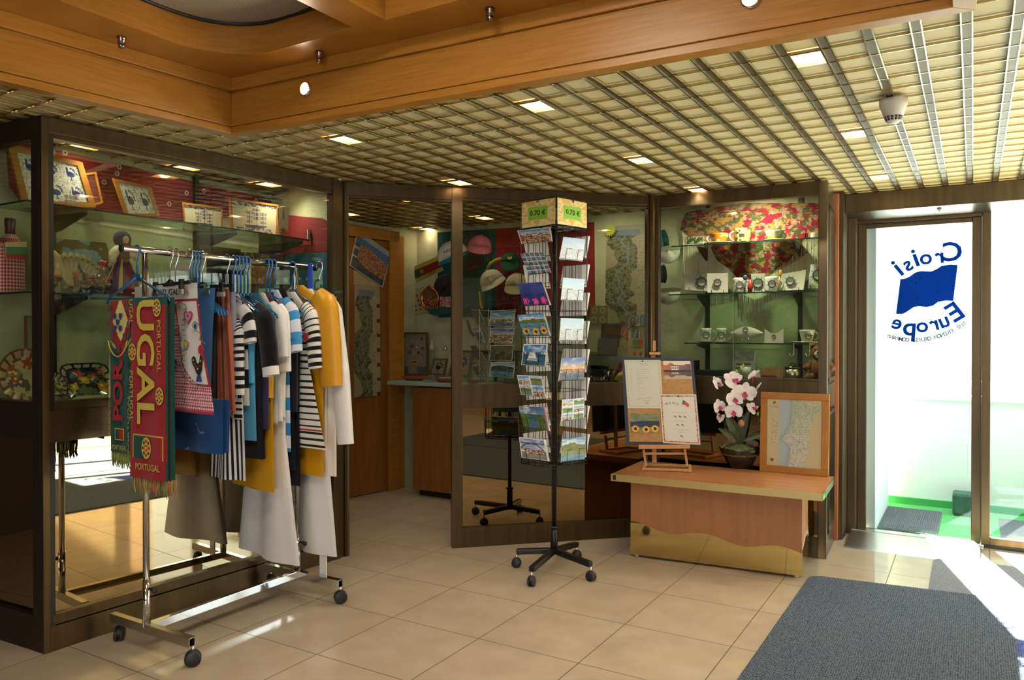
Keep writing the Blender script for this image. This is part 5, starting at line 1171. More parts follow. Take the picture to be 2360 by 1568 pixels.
# board
BP = (EP[0], EP[1])
bt_ = thing('notice_board', 'cork notice board with dark blue frame pinned with menu and photos', 'notice board', (-1.545, 4.34, ZT1+.05))
bc = [(1433, 823), (1597, 826), (1617, 1026), (1443, 1025)]
C4 = px_corners(bc, EP); C4 = [p+En*.006 for p in C4]
mb = MB(); mb.sheet(C4, .012, 1, 1, lambda u, v: hx('#2c3548')); mb.build('backing', mat('navy_board', '#2b3447', .6), bt_)
def inb(pts): return [p+En*.0075 for p in px_corners(pts, EP)]
mb = MB(); mb.sheet(inb([(1440, 830), (1592, 833), (1607, 1019), (1451, 1018)]), .0012, 1, 1, lambda u, v: (0, 0, 0)); mb.build('cork_panel', noise_mat('cork', '#a97c4c', '#bc9060', 60, .9, lo=.3, hi=.7), bt_)
mb = MB(); mb.sheet([p+En*.004 for p in px_corners([(1453, 825), (1578, 825), (1578, 829), (1453, 829)], EP)], .001, 1, 1, lambda u, v: hx('#b0a08a'))
mb.build('title_strip', M_PAPER, bt_)
def note(name, pts, cf, label, cat, off, nx, ny, pin=None):
    C = [p+En*off for p in px_corners(pts, EP)]; o = thing(name, label, cat, tuple((C[0]+C[2])/2))
    mb = MB(); mb.sheet(C, .0008, nx, ny, cf); mb.build('sheet', M_PAPER, o)
    if pin: mb = MB(); mb.ball(onp(*pin, *EP)+En*(off+.004), .005, seg=10); mb.build('pin', M_BLACK, o)
    return o, C
def prog(u, v):
    e = min(u, 1-u, (v)*1.4, (1-v)*1.4)
    if .035 < e < .06 and (floor(u*30)+floor(v*42)) % 2: return hx('#c0b878')
    return hx('#cfccbe')
o, C = note('programme_sheet', [(1439, 830), (1522, 830), (1528, 941), (1447, 941)], prog, 'white day-programme sheet pinned top left on the cork board', 'notice', .0095, 60, 84, (1481, 833))
def txt(mb, C, u, v, s_, h, mi=0, align='l', width=None, rot_=0):
    bl, br, tr, tl = C; P = bl*(1-u)*(1-v)+br*u*(1-v)+tr*u*v+tl*(1-u)*v; r = (br-bl).normalized(); up = (tl-bl).normalized(); up = (up-r*up.dot(r)).normalized()
    put_text(mb, s_, frame_T(P, r, up) @ Matrix.Rotation(radians(rot_), 4, 'Z'), h, mi, align=align, width=width, lift=.0008)
M_INKG = mat('grey_ink', '#5a5852', .7); M_ORG = mat('orange_ink', '#d8742e', .6)
mb = MB()
rows = [('JOURNEE', 'PROGRAMME DE LA JOURNEE A BORD'), ('8h00', 'Petit dejeuner buffet au restaurant du bateau'), ('10h15', 'Depart en excursion vers la ville'), ('12h30', 'Retour a bord'), ('13h00', 'Dejeuner a bord et navigation sur le fleuve'), ('14h30', 'Animation au salon'), ('15h-16h', 'Passage des ecluses'), ('16h30', 'Passage sous le pont'), ('17h00', 'The cafe'), ('18h45', 'Presentation au salon bar'), ('19h00', 'Cocktail'), ('20h15', 'Diner a bord'), ('21h30', 'Soiree animee au salon bar')]
for i, (a, b) in enumerate(rows): txt(mb, C, .12, .80-i*.042, a, .0030); txt(mb, C, .32, .80-i*.042, b, .0028)
for k in range(3): txt(mb, C, .52, .925-k*.02, 'PROGRAMME DU JOUR', .0024, align='c')
mb.build('programme_text', M_INKG, o)
mb = MB(); txt(mb, C, .50, .20, 'Bienvenue au Portugal', .007, 0, 'c', .085, 9); txt(mb, C, .55, .15, 'Obrigado', .007, 0, 'c', .045, 9); txt(mb, C, .55, .09, 'OO', .010, 1, 'c', .022); mb.build('programme_picture', [M_ORG, M_INKG], o)
def town2(u, v):
    if v > .5:
        w = (v-.5)*2
        if w > .55+.25*(abs(u-.28) < .12)*(1-abs(u-.28)*6)+.1*(u > .8): return hx('#e8d6bc')
        if abs(u-.42) < .13 and w < .5: return hx('#7a3a2a') if w > .42 or (floor(u*30) % 2 and .12 < w < .3) else hx('#eadfd0')
        return q(mixc(hx('#c07848'), hx('#6a5068'), u))
    if v > .38: return hx('#3a302c')
    c = town2(u, 1-v*.98-.02); return tone(c, .8)
note('photo_print', [(1528, 832), (1590, 832), (1595, 874), (1531, 874)], town2, 'photo of a village mirrored in water pinned top right on the board', 'photo', .0095, 60, 44)
note('photo_print', [(1451, 953), (1518, 953), (1522, 998), (1454, 998)], lambda u, v: flowers(u, v, 3, '#e8a820', '#2a1608', 3, .18, lambda a, b: q(hx('#24364a')) if .30 < b < .62 and abs(b-.46-.12*(a-.5)) < .17 else q(mixc(hx('#5c6a48'), hx('#8f9478'), fbm(a*9, b*9, 4))), .19, 1.45, 12), 'photo of a river with three sunflowers pinned bottom left on the board', 'photo', .0095, 70, 50)
def menu(u, v):
    e = min(u, 1-u); f = min(v*1.3, (1-v)*1.3)
    if .03 < min(e, f) < .065 and ((floor(u*38)+floor(v*50)) % 2 or fbm(u*60, v*60, 1) > .55): return hx('#b0603c')
    return hx('#d8d4c8')
o, C = note('menu_sheet', [(1520, 909), (1604, 909), (1614, 1025), (1528, 1021)], menu, 'white menu sheet with orange border and small flag, bottom right on the board', 'menu', .0115, 76, 100, (1563, 913))
mb = MB()
for i, (ch, dy, ro_) in enumerate((('M', -.018, 22), ('E', 0.0, 6), ('N', .0, -4), ('U', -.016, -20))): txt(mb, C, .18+i*.092, .80+dy, ch, .0135, 0, 'c', None, ro_)
txt(mb, C, .50, .625, 'LEITAO A PORTUGUESA ( PRE AU FEU )', .0030, 1, 'c', .092); txt(mb, C, .50, .455, 'FROMAGE  -  SERRA DOURADA  -', .0030, 1, 'c', .078); txt(mb, C, .52, .285, 'POTERE A L\' ORANGE ET AU CARAMEL', .0030, 1, 'c', .094); txt(mb, C, .52, .235, 'FAIT MAISON', .0030, 1, 'c', .034)
mb.build('menu_text', [M_INK, M_INKG], o)
mb = MB(); bl, br, tr, tl = C; r = (br-bl).normalized(); up = (tl-bl).normalized()
def fl_(u, v): return bl*(1-u)*(1-v)+br*u*(1-v)+tr*u*v+tl*(1-u)*v+En*.0008
mb.add([fl_(.60, .80), fl_(.66, .79), fl_(.68, .87), fl_(.63, .895)], [(0, 1, 2, 3)], 0); mb.add([fl_(.66, .79), fl_(.76, .735), fl_(.80, .80), (fl_(.68, .87))], [(0, 1, 2, 3)], 1)
for (u, v) in ((.39, .545), (.52, .545), (.65, .545), (.44, .375), (.57, .375), (.52, .15)):
    mb.add([fl_(u-.03, v), fl_(u, v-.006), fl_(u+.005, v+.022), fl_(u-.03, v+.028)], [(0, 1, 2, 3)], 0); mb.add([fl_(u, v-.006), fl_(u+.035, v-.018), fl_(u+.035, v), fl_(u+.004, v+.014)], [(0, 1, 2, 3)], 1)
mb.build('menu_flags', [mat('flag_green', '#2f7a3c', .6), mat('flag_red', '#d04a3c', .6)], o)

# ================================================================== FRAMED MAP ON THE TABLE
FPc = [(1758, 896), (1916, 902), (1909, 1100), (1750, 1086)]
zb = ZT1
bl_ = onz(1750, 1086, zb); br_ = onz(1909, 1100, zb)
fdir = (br_-bl_); fn = Vector((fdir.y, -fdir.x, 0)).normalized(); fw_ = fdir.length
lean = radians(4); upF = (Vector((0, 0, 1))*cos(lean)-fn*sin(lean))
hF = 0.468
TF = frame_T(bl_, fdir, upF)
t = thing('framed_map', 'wood-framed map of Portugal leaning on the right end of the low table', 'framed map', tuple((bl_+br_)/2))

mb = MB(); w_, h_ = fw_, hF; b_ = .040
for (x0, y0, x1, y1) in ((0, 0, w_, b_), (0, h_-b_, w_, h_), (0, b_, b_, h_-b_), (w_-b_, b_, w_, h_-b_)): mb.box2((x0, y0, -.018), (x1, y1, .0), T=TF)
mb.build('frame', M_FRAMEW, t, bevel=.003)
PTN = [(.42, .0), (.40, .05), (.42, .10), (.41, .17), (.44, .22), (.43, .28), (.40, .33), (.34, .36), (.27, .385), (.30, .44), (.36, .50), (.40, .56), (.43, .63), (.45, .70), (.46, .80), (.46, .88), (.47, 1.0), (.60, 1.0), (.64, .965), (.80, .965), (.88, .95), (.98, .90), (.93, .83), (.84, .78), (.84, .70), (.80, .64), (.80, .56), (.70, .51), (.76, .44), (.80, .375), (.74, .33), (.76, .25), (.78, .20), (.70, .15), (.69, .05), (.66, .0)]
def inpoly(x, y, P):
    r = False; j = len(P)-1
    for i in range(len(P)):
        if (P[i][1] > y) != (P[j][1] > y) and x < (P[j][0]-P[i][0])*(y-P[i][1])/(P[j][1]-P[i][1])+P[i][0]: r = not r
        j = i
    return r
def mapc(u, v):
    if inpoly(u, v, PTN):
        a = fbm(u*22, v*26, 3); b = fbm(u*17, v*19, 8)
        if abs(a-.5) < .022 or abs(b-.48) < .018: return hx('#a89e80')
        if fbm(u*5, v*5, 4) > .55 and v > .35: return hx('#c2c8a8')
        return hx('#dcd8cc') if v < .5 else hx('#d2d2bc')
    if u < .22: return hx('#dcc8a0') if not (.07 < u < .19 and .30 < v < .72 and hsh(floor(u*60), floor(v*80), 2) > .6 and floor(v*80) % 2) else hx('#a8946c')
    coast = lerp_tab([(r_[1], r_[0]) for r_ in PTN[:17]], v)[0]
    if u < coast: return q(mixc(hx('#c0c8ca'), hx('#a4b2ba'), max(0, 1-(coast-u)*12)))
    return hx('#dcc498') if fbm(u*4, v*4, 9) < .6 else hx('#d8bd90')
mb = MB(); mb.sheet([TF @ Vector(p) for p in ((b_, b_, -.006), (w_-b_, b_, -.006), (w_-b_, h_-b_, -.006), (b_, h_-b_, -.006))], .002, 110, 140, mapc); mp_ = mb.build('map_print', M_PAPER, t)
mb = MB(); Ti = TF @ Matrix.Translation((b_, b_, -.0055)); iw, ih = w_-2*b_, h_-2*b_
put_text(mb, 'Portugal', Ti @ Matrix.Translation((iw*.12, ih*.875, 0)), .010, 0, width=iw*.17)
mb.prism([(iw*.13+.010*cos(a), ih*.945+.010*sin(a)) for a in (0.3, 1.2, 2.4, 3.6, 4.6)], .0005, Ti, 1); mb.prism([(iw*.10+.011*cos(a), ih*.085+.009*sin(a)) for a in [i*.6 for i in range(10)]], .0005, Ti, 1)
put_text(mb, 'Portugal', Ti @ Matrix.Translation((iw*.10, ih*.035, 0)), .004, 0); mb.build('map_lettering', [mat('map_brown', '#8a6a3c', .7), mat('map_red', '#a85a34', .7)], mp_)
mb = MB(); mb.box2((b_-.004, b_-.004, -.0035), (w_-b_+.004, h_-b_+.004, -.0022), T=TF); mb.build('glass', M_GLASS, t)
mb = MB(); mb.box2((.01, .01, -.022), (w_-.01, h_-.01, -.018), T=TF); mb.build('back_board', mat('hardboard', '#6a4a2c', .8), t)

# ================================================================== ORCHID
PB = onz(1705, 1078, ZT1); ps = pxm(PB); k = 1/ps
t = thing('potted_orchid', 'white and crimson artificial orchid in a black tapered bowl on the low table', 'orchid', tuple(PB))
px_ = lambda v_: v_*k
mb = MB(); mb.lathe([(0.0001, 0), (px_(22), 0), (px_(24), px_(2)), (px_(47), px_(44)), (px_(46), px_(47)), (px_(43), px_(44)), (px_(30), px_(38)), (.0001, px_(38))], 32, tuple(PB)); mb.build('bowl', mat('black_glaze', '#15120f', .25, coat=.4), t)
mb = MB(); mb.ball((PB.x, PB.y, PB.z+px_(36)), px_(42), seg=24, sc=(1, 1, .45)); ms = mb.build('moss', noise_mat('moss', '#3c4a1e', '#66703a', 40, .95, bump=1.0, bscale=60), t)
OP_ = PV(PB.x, PB.y)
def oq(x, y, off=0.0):
    P = onp(x, y, *OP_); return P+En*off
random.seed(5)
for (x, y, r) in ((1684, 1016, 11), (1733, 1022, 13), (1678, 1022, 7)):
    mb = MB(); mb.ball(oq(x, y, .02), px_(r), seg=12, sc=(1.1, .8, .7)); mb.build('pebble', noise_mat('pebble', '#6a5440', '#4a3c30', 30, .9), t)
M_STEM = mat('orchid_stem', '#5f6a3c', .6); M_LEAF = noise_mat('orchid_leaf', '#37422c', '#4a5638', 12, .4); M_PET = noise_mat('orchid_petal', '#e2d5d2', '#eee6e2', 20, .6); M_LIP = noise_mat('orchid_lip', '#a02850', '#b84468', 30, .5); M_BUD = mat('orchid_bud', '#a0aa50', .5)
def stem(pts, r=.0022, nm='stem', m=M_STEM): mb = MB(); mb.tube([oq(*p) for p in pts], r, 7); return mb.build(nm, m, t)
stem([(1710, 1040, 0), (1711, 980, 0), (1712, 930, .005), (1708, 900, .01), (1718, 880, .01), (1735, 905, .01)], .0028)
stem([(1706, 1040, 0), (1700, 960, .0), (1690, 920, 0), (1680, 890, .0), (1668, 880, 0)]); stem([(1708, 1035, 0), (1722, 960, .01), (1740, 915, .01), (1735, 880, .01), (1716, 874, 0), (1700, 880, 0)])
stem([(1735, 905, .01), (1742, 935, .01), (1748, 950, .01), (1757, 953, .01)], .0016); stem([(1744, 940, .01), (1746, 955, .01), (1752, 968, .01)], .0014); stem([(1740, 912, .01), (1752, 900, .01)], .0014)
stem([(1668, 920, 0), (1675, 905, 0), (1680, 895, 0)], .0014); stem([(1668, 950, 0), (1672, 935, 0)], .0014); stem([(1712, 870, 0), (1706, 850, 0), (1708, 838, 0)], .0014)
def leaf(base, tip, w, bend, nm='leaf'):
    A = oq(*base); B = oq(*tip); D = B-A; S = D.cross(En).normalized(); mb = MB()
    def pf(u, v):
        c = A+D*v+S*(bend*sin(pi*v)); wd = px_(w)*sin(pi*min(1, v*.93+.05))**.7; return c+S*((u-.5)*wd)+En*(abs(u-.5)*px_(w)*.5)
    mb.grid(6, 16, pf); return mb.build(nm, M_LEAF, t)
leaf((1705, 1030, 0), (1672, 952, .01), 24, .01); leaf((1705, 1030, 0), (1726, 946, -.01), 20, -.01); leaf((1704, 1035, .01), (1655, 986, .02), 18, .02); leaf((1712, 1015, .02), (1776, 996, .03), 14, -.008)
leaf((1712, 1030, .02), (1747, 1022, .03), 8, -.01); leaf((1708, 1035, .0), (1698, 990, 0), 14, .0); leaf((1714, 1030, .03), (1743, 1055, .06), 5, -.02)
def flower(x, y, r, ang, face=1.0, off=.02, tilt=0.0):
    """phalaenopsis: two round petals, three sepals, crimson lip"""
    P = oq(x, y, off); a = radians(ang); rx = (Er*cos(a)+Vector((0, 0, 1))*sin(a)); ry = (-Er*sin(a)+Vector((0, 0, 1))*cos(a))
    n_ = (En+rx*tilt).normalized(); rx = (rx-n_*rx.dot(n_)).normalized(); ry = n_.cross(rx); R = px_(r)
    f = thing_part = None
    def petal(mb, th, L_, Wd, cup, z0=0.0, pw=.55):
        d = rx*cos(th)+ry*sin(th); s_ = n_.cross(d)
        def pf(u, v):
            wd = Wd*sin(pi*min(1, max(0.02, v)))**pw; return P+d*(L_*v)+s_*((u-.5)*2*wd)+n_*(z0+cup*v*v*L_-((u-.5)*2)**2*.15*wd)
        mb.grid(8, 10, pf)
    mb = MB()
    petal(mb, radians(90), R*.95, R*.32, .12); petal(mb, radians(215), R*.9, R*.30, .15); petal(mb, radians(-35), R*.9, R*.30, .15)
    petal(mb, radians(12), R*face, R*.52, .1, .003, .42); petal(mb, radians(168), R*face, R*.52, .1, .003, .42)
    o = mb.build('flower', M_PET, t)
    mb = MB(); petal(mb, radians(-62), R*.42, R*.15, .5, .008, .7); petal(mb, radians(-118), R*.42, R*.15, .5, .008, .7); petal(mb, radians(-90), R*.62, R*.10, .7, .008, .8); mb.ball(P+n_*.008, R*.11, seg=8)
    mb.build('lip', M_LIP, o)
flower(1716, 905, 27, -8); flower(1692, 918, 24, 8, .9, .03, .3); flower(1690, 947, 23, 5, .9, .035, -.2); flower(1689, 876, 26, 60, .8, .02, .3); flower(1657, 937, 20, 15, .8, .02, .5)
flower(1737, 868, 21, -40, .9, .0, .9); flower(1755, 893, 20, -35, .8, .0, .9); flower(1734, 940, 18, 60, .7, .02, .4); flower(1653, 884, 20, 30, .8, .0, 1.2); flower(1661, 962, 14, 170, .7, .0, .6)
for (x, y, r) in ((1757, 954, 5), (1746, 954, 4), (1753, 969, 3), (1708, 848, 4), (1697, 856, 3), (1712, 842, 3)):
    mb = MB(); mb.ball(oq(x, y, .012), px_(r), seg=10, sc=(.8, .8, 1.2)); mb.build('bud', M_BUD, t)
mb = MB(); mb.ball(oq(1708, 975, .02), px_(8), seg=10, sc=(1, 1, 1.1)); mb.build('pink_bud', mat('orchid_pink_bud', '#b87868', .6), t)

# ================================================================== MATS
def rib_mat(name, c1, c2, sx=120):
    m = mat(name, c1, .95, 0, .1); n, l, b = nt(m); g = n.new('ShaderNodeNewGeometry'); mp = n.new('ShaderNodeMapping'); mp.inputs['Scale'].default_value = (sx, sx*.55, 1)
    l.new(g.outputs['Position'], mp.inputs['Vector']); vo = n.new('ShaderNodeTexVoronoi'); vo.inputs['Randomness'].default_value = .35; vo.inputs['Scale'].default_value = 1; l.new(mp.outputs['Vector'], vo.inputs['Vector'])
    nz = n.new('ShaderNodeTexNoise'); nz.inputs['Scale'].default_value = 260; l.new(g.outputs['Position'], nz.inputs['Vector'])
    ad = n.new('ShaderNodeMath'); ad.operation = 'MULTIPLY'; l.new(vo.outputs['Distance'], ad.inputs[0]); l.new(nz.outputs['Fac'], ad.inputs[1])
    cr = n.new('ShaderNodeValToRGB'); cr.color_ramp.elements[0].position = .05; cr.color_ramp.elements[1].position = .42; cr.color_ramp.elements[0].color = (*rgb(c2), 1); cr.color_ramp.elements[1].color = (*rgb(c1), 1)
    l.new(ad.outputs[0], cr.inputs['Fac']); l.new(cr.outputs['Color'], b.inputs['Base Color'])
    bp = n.new('ShaderNodeBump'); bp.inputs['Strength'].default_value = .8; bp.inputs['Distance'].default_value = .005; bp.invert = True; l.new(vo.outputs['Distance'], bp.inputs['Height']); l.new(bp.outputs['Normal'], b.inputs['Normal']); return m
def mat_obj(lbl, P, th, m):
    n = 6; pts = []
    for i, p in enumerate(P):
        a = Vector(P[i-1]); b = Vector(p); c = Vector(P[(i+1) % len(P)]); r = .07; d1 = (a-b).normalized(); d2 = (c-b).normalized()
        for j in range(n+1): f = j/n; pts.append(tuple(b+d1*r*(1-f)**2+d2*r*f**2))
    mb = MB(); mb.prism(pts, th, None); return tag(mb.build('entrance_mat', m), lbl, 'mat')
mat_obj('large dark ribbed mat with rounded corner in the bottom right foreground', [(-.765, .55), (.74, .55), (.74, 4.50), (-.742, 4.33)], .008, rib_mat('ribbed_mat', '#1d222c', '#6c7686'))
mat_obj('thin grey carpet mat between the foreground mat and the threshold ramp', [(-.19, 4.30), (1.9, 4.50), (1.9, 5.28), (-.19, 5.04)], .004, noise_mat('carpet_mat', '#686b72', '#84878e', 160, .95, bump=.4))
mat_obj('second dark ribbed mat seen only in the showcase mirror', [(.78, .9), (2.1, .9), (2.1, 4.2), (.78, 4.2)], .007, MATS['ribbed_mat'])

# ================================================================== SMOKE DETECTOR
SDP = (-0.262, 3.235)
t = thing('smoke_detector', 'white conical smoke detector hanging from the grille ceiling', 'smoke detector', (SDP[0], SDP[1], ZC))
M_SD = mat('detector_white', '#d8d2c4', .5)
mb = MB(); mb.lathe([(.0001, 0), (.030, 0), (.0495, 0), (.0495, -.020), (.046, -.026), (.034, -.062), (.0001, -.062)][::-1], 28, (SDP[0], SDP[1], ZC)); mb.build('housing', M_SD, t)
mb = MB()
for i in range(14):
    a = 2*pi*i/14; a2 = a+.30
    for z0, z1, r0, r1 in ((-.064, -.071, .0325, .0305), (-.073, -.080, .030, .027)):
        mb.add([(SDP[0]+r0*cos(a), SDP[1]+r0*sin(a), ZC+z0), (SDP[0]+r0*cos(a2), SDP[1]+r0*sin(a2), ZC+z0), (SDP[0]+r1*cos(a2), SDP[1]+r1*sin(a2), ZC+z1), (SDP[0]+r1*cos(a), SDP[1]+r1*sin(a), ZC+z1)], [(0, 1, 2, 3)])
mb.build('vent_slots', M_BLACK, t)
mb = MB(); mb.lathe([(.0001, -.088), (.018, -.088), (.026, -.080), (.0315, -.062), (.0001, -.062)], 28, (SDP[0], SDP[1], ZC)); mb.build('sensor_head', M_SD, t)

# ================================================================== THINGS IN THE CASES
def polyslab(name, px, plane, th, m, parent=None, toward=None, cols=None):
    P = [onp(x, y, *plane) for x, y in px]; n = Vector((plane[1][0], plane[1][1], 0)).normalized()
    if n.dot(C0-P[0]) < 0: n = -n
    N = len(P); mb = MB(); mb.add([p-n*th for p in P]+P, [tuple(range(N)), tuple(range(N, 2*N))[::-1]]+[(i, N+i, N+(i+1) % N, (i+1) % N) for i in range(N)])
    return mb.build(name, m, parent)
def pn(plane):
    n = Vector((plane[1][0], plane[1][1], 0)).normalized(); return n if n.dot(Vector((-plane[0][0], -plane[0][1], 0))) > 0 else -n
def off(plane, d): n = pn(plane); return ((plane[0][0]+n.x*d, plane[0][1]+n.y*d), plane[1])
def quadfn(pts, plane):
    C = px_corners(pts, plane); bl, br, tr, tl = C
    return C, (lambda u, v, o=0: bl*(1-u)*(1-v)+br*u*(1-v)+tr*u*v+tl*(1-u)*v+pn(plane)*o)
def framed(name, lab_, cat, pts, plane, bw, cf, fm, nx=60, ny=60, th=.014, group=None):
    """picture in a wooden frame given by its four outer pixel corners"""
    C, Q = quadfn(pts, plane); t = thing(name, lab_, cat, tuple((C[0]+C[2])/2), group=group); n = pn(plane)
    W_ = (C[1]-C[0]).length; H_ = (C[3]-C[0]).length; bu, bv = bw/W_, bw/H_; mb = MB()
    for (a, b, c, d) in ((0, 0, 1, bv), (0, 1-bv, 1, 1), (0, bv, bu, 1-bv), (1-bu, bv, 1, 1-bv)):
        A = [Q(a, b), Q(c, b), Q(c, d), Q(a, d)]; mb.sheet([p+n*.0 for p in A], th, 1, 1, lambda u, v: (0, 0, 0))
    mb.c = [None]*len(mb.c); mb.build('frame', fm, t)
    mb = MB(); mb.sheet([Q(bu, bv, -.005), Q(1-bu, bv, -.005), Q(1-bu, 1-bv, -.005), Q(bu, 1-bv, -.005)], .004, nx, ny, cf); mb.build('picture', M_GLOSSP, t)
    return t
def roosterart(u, v, ntx=1, nty=1, ink='#2c3a70', ground='#d8d4c4'):
    a = u*ntx % 1.0; b = v*nty % 1.0
    if min(a, 1-a, b, 1-b) < .03 and ntx > 1: return hx('#b8b4a8')
    x, y = (a-.5)*2, (b-.5)*2
    body = (x/.42)**2+((y+.12)/.30)**2 < 1; neck = abs(x+.28-(y-.2)*.15) < .10 and .0 < y < .62; tail = .35 < hypot(x-.10, y-.05) < .62 and x > .05 and y > -.1 and (hypot(x-.1, y-.05)*14) % 1 > .3
    leg = abs(x+.02) < .05 and -.7 < y < -.35; foot = abs(y+.72) < .04 and abs(x) < .25
    if body or neck or leg or foot: return hx(ink)
    if tail: return tone(hx(ink), 1.15)
    if fbm(a*26+ntx, b*26, 7) > .66: return mixc(hx(ink), hx(ground), .35)
    return hx(ground)
def shipart(u, v):
    x, y = (u-.52)*2, (v-.45)*2
    if -.55 < y < -.35 and abs(x) < .55-(y+.35)*.8*-1: return hx('#4a4454')
    for (mx, top_) in ((-.28, .62), (.05, .85), (.34, .6)):
        if abs(x-mx) < .012 and -.4 < y < top_: return hx('#3a3644')
        for k in range(3):
            yy = top_-.18-k*.28
            if abs(y-yy) < .10 and abs(x-mx) < .17-.02*k+.03*sin(y*30): return hx('#57506a') if (x*40) % 3 < 1.6 else hx('#b8ac94')
    if y < -.55 and fbm(u*30, v*20, 2) > .55: return hx('#6a6478')
    if v > .86 and fbm(u*22, v*22, 3) > .5: return hx('#5a5a70')
    return hx('#cdbf9c')
BWP = BW.plane(0.0); SHP = PXX(-3.585)
M_REDC = noise_mat('red_cloth', '#701418', '#801c20', 30, .9)
# red cloth on the back panel
o = polyslab('red_cloth', [(14, 320), (120, 344), (300, 384), (450, 420), (628, 460), (628, 482), (500, 502), (330, 512), (200, 495), (60, 482), (22, 430)], off(BWP, .012), .004, M_REDC)
tag(o, 'red cloth with white embroidery spread along the back of the left showcase', 'cloth')
mb = MB(); random.seed(2)
for (x, y) in ((275, 385), (270, 400), (150, 352), (430, 445), (470, 440), (590, 462), (240, 420), (390, 470)):
    P = onp(x, y, *off(BWP, .0145)); T = frame_T(P, (BW.t.x*-1 if False else 0, 1, 0), (0, 0, 1))
    for k in range(6): a = k*1.05; mb.prism([(.010*cos(a)+.004*cos(b), .010*sin(a)+.006*sin(b)) for b in [j*1.05 for j in range(6)]], .0005, Matrix.Translation(P) @ Matrix(((0, 0, 1, 0), (1, 0, 0, 0), (0, 1, 0, 0), (0, 0, 0, 1))))
mb.build('embroidery', mat('white_thread', '#c8bcb4', .9), o)
framed('framed_tiles', 'large gold-framed panel of six blue rooster tiles leaning on the top shelf', 'framed tiles', [(18, 330), (190, 374), (222, 478), (54, 478)], SHP, .030, lambda u, v: roosterart(u, v, 3, 2), M_FRAMEW, 110, 80)
framed('framed_tiles', 'narrow empty gold frame half hidden behind the six-tile rooster panel', 'picture frame', [(192, 400), (222, 396), (238, 468), (212, 476)], PXX(-3.63), .010, lambda u, v: hx('#5a2a20'), M_FRAMEW, 4, 4)
framed('framed_tiles', 'gold-framed pair of rooster tiles, second from the left on the top shelf', 'framed tiles', [(261, 410), (349, 432), (368, 498), (292, 500)], SHP, .016, lambda u, v: roosterart(u, v, 2, 1, '#3a4a4a'), M_FRAMEW, 70, 40)
framed('framed_tiles', 'wood-framed blue ship tile in the middle of the top shelf', 'framed tiles', [(420, 466), (513, 479), (513, 535), (425, 531)], SHP, .010, shipart, M_FRAMEW, 70, 50)
framed('framed_tiles', 'large wood-framed sailing ship tile at the far end of the top shelf', 'framed tiles', [(530, 456), (642, 472), (640, 546), (535, 539)], SHP, .012, shipart, M_FRAMEW, 90, 66)
o = slab('pennant', [(640, 479), (667, 474), (664, 530), (642, 522)], PXX(-3.50), .004, 30, 36, lambda u, v: hx('#a83a2c') if u < .06 else (hx('#a88a5a') if abs(u-.5) < .12-abs(v-.6)*.2 and v > .4 else hx('#d0c4a8')), 'small cream pennant hanging beside the large ship tile', 'pennant', None, M_CLOTH)
o = slab('crest_tile', [(709, 529), (742, 528), (743, 558), (710, 553)], PXX(-3.40), .006, 36, 36, lambda u, v: hx('#a03a2a') if (abs(u-.5) < .2 and .2 < v < .62 and abs(u-.5) < v*.8) or (abs(u-.5) < .25 and .7 < v < .78) else (hx('#5a6a7a') if .26 < hypot(u-.5, v-.45) < .36 and fbm(u*30, v*30, 2) > .45 else hx('#c8c0a8')), 'small white tile with red coat of arms near the end of the showcase', 'tile', None, M_CERAM)
# cloths on the end panel
EPn = ((-3.14, 3.272), (.176, .984))
tag(polyslab('red_scarf', [(655, 494), (700, 500), (742, 503), (758, 512), (760, 578), (700, 583), (655, 588), (640, 583)], off(EPn, .006), .004, M_REDC), 'red patterned scarf hung on the far end panel of the left showcase', 'scarf')
o = polyslab('blue_towel', [(650, 588), (700, 585), (761, 581), (764, 900), (650, 900)], off(EPn, .010), .004, noise_mat('teal_towel', '#16415a', '#1e5470', 30, .9)); tag(o, 'blue towel hung below the red scarf at the far end of the showcase', 'towel')
mb = MB()
for (x, y, dx, dz) in ((690, 620, .05, .01), (720, 640, .04, -.01), (705, 700, .06, .0)): P = onp(x, y, *off(EPn, .011)); mb.tube([P, P+Vector((dx, -.006, dz))], .0015, 5)
mb.build('stripe_pattern', mat('pale_thread', '#5f86a0', .9), o)

# generic small things
def base(x, y, Y, z): P = onp(x, y, *PY(Y)); return Vector((P.x, P.y, z))
def bX(x, y, X, z): P = onp(x, y, *PXX(X)); return Vector((P.x, P.y, z))
M_GOLD = mat('gilt_metal', '#b08a40', .3, .9); M_SILV = mat('silver_metal', '#b8b4ac', .25, .95)
def caravel(P, s, lbl, m=None):
    t = thing('caravel_figurine', lbl, 'figurine', tuple(P)); m = m or M_SILV
    mb = MB(); mb.prism([(-s*.5, s*.12), (-s*.38, 0), (s*.34, 0), (s*.5, s*.18), (s*.3, s*.12), (-s*.3, s*.10)][::-1], s*.16, frame_T(P-Vector((s*.08, 0, 0)), (0, 1, 0), (0, 0, 1))); mb.build('hull', m, t)
    mb = MB()
    for i, (d, h) in enumerate(((-.25, .75), (.0, .95), (.25, .7))):
        q_ = P+Vector((0, s*d, 0)); mb.tube([q_, q_+Vector((0, 0, s*h))], s*.015, 6)
        for k in (.35, .62): mb.prism([(-s*.11, s*(k-.11)), (s*.11, s*(k-.11)), (s*.10, s*(k+.10)), (-s*.10, s*(k+.10))], s*.02, frame_T(q_, (0, 1, 0), (0, 0, 1)))
    mb.build('sails', m, t)
caravel(bX(163, 470, -3.45, S1), .075, 'small silver caravel in front of the six-tile rooster panel')
caravel(bX(650, 545, -3.42, S1), .06, 'small gilt caravel below the cream pennant', M_GOLD)
M_RB = mat('rooster_black', '#17130f', .3, coat=.4); M_RR = mat('rooster_red', '#b8382c', .35, coat=.3); M_RP = paint_mat('rooster_spots', .3, coat=.3)
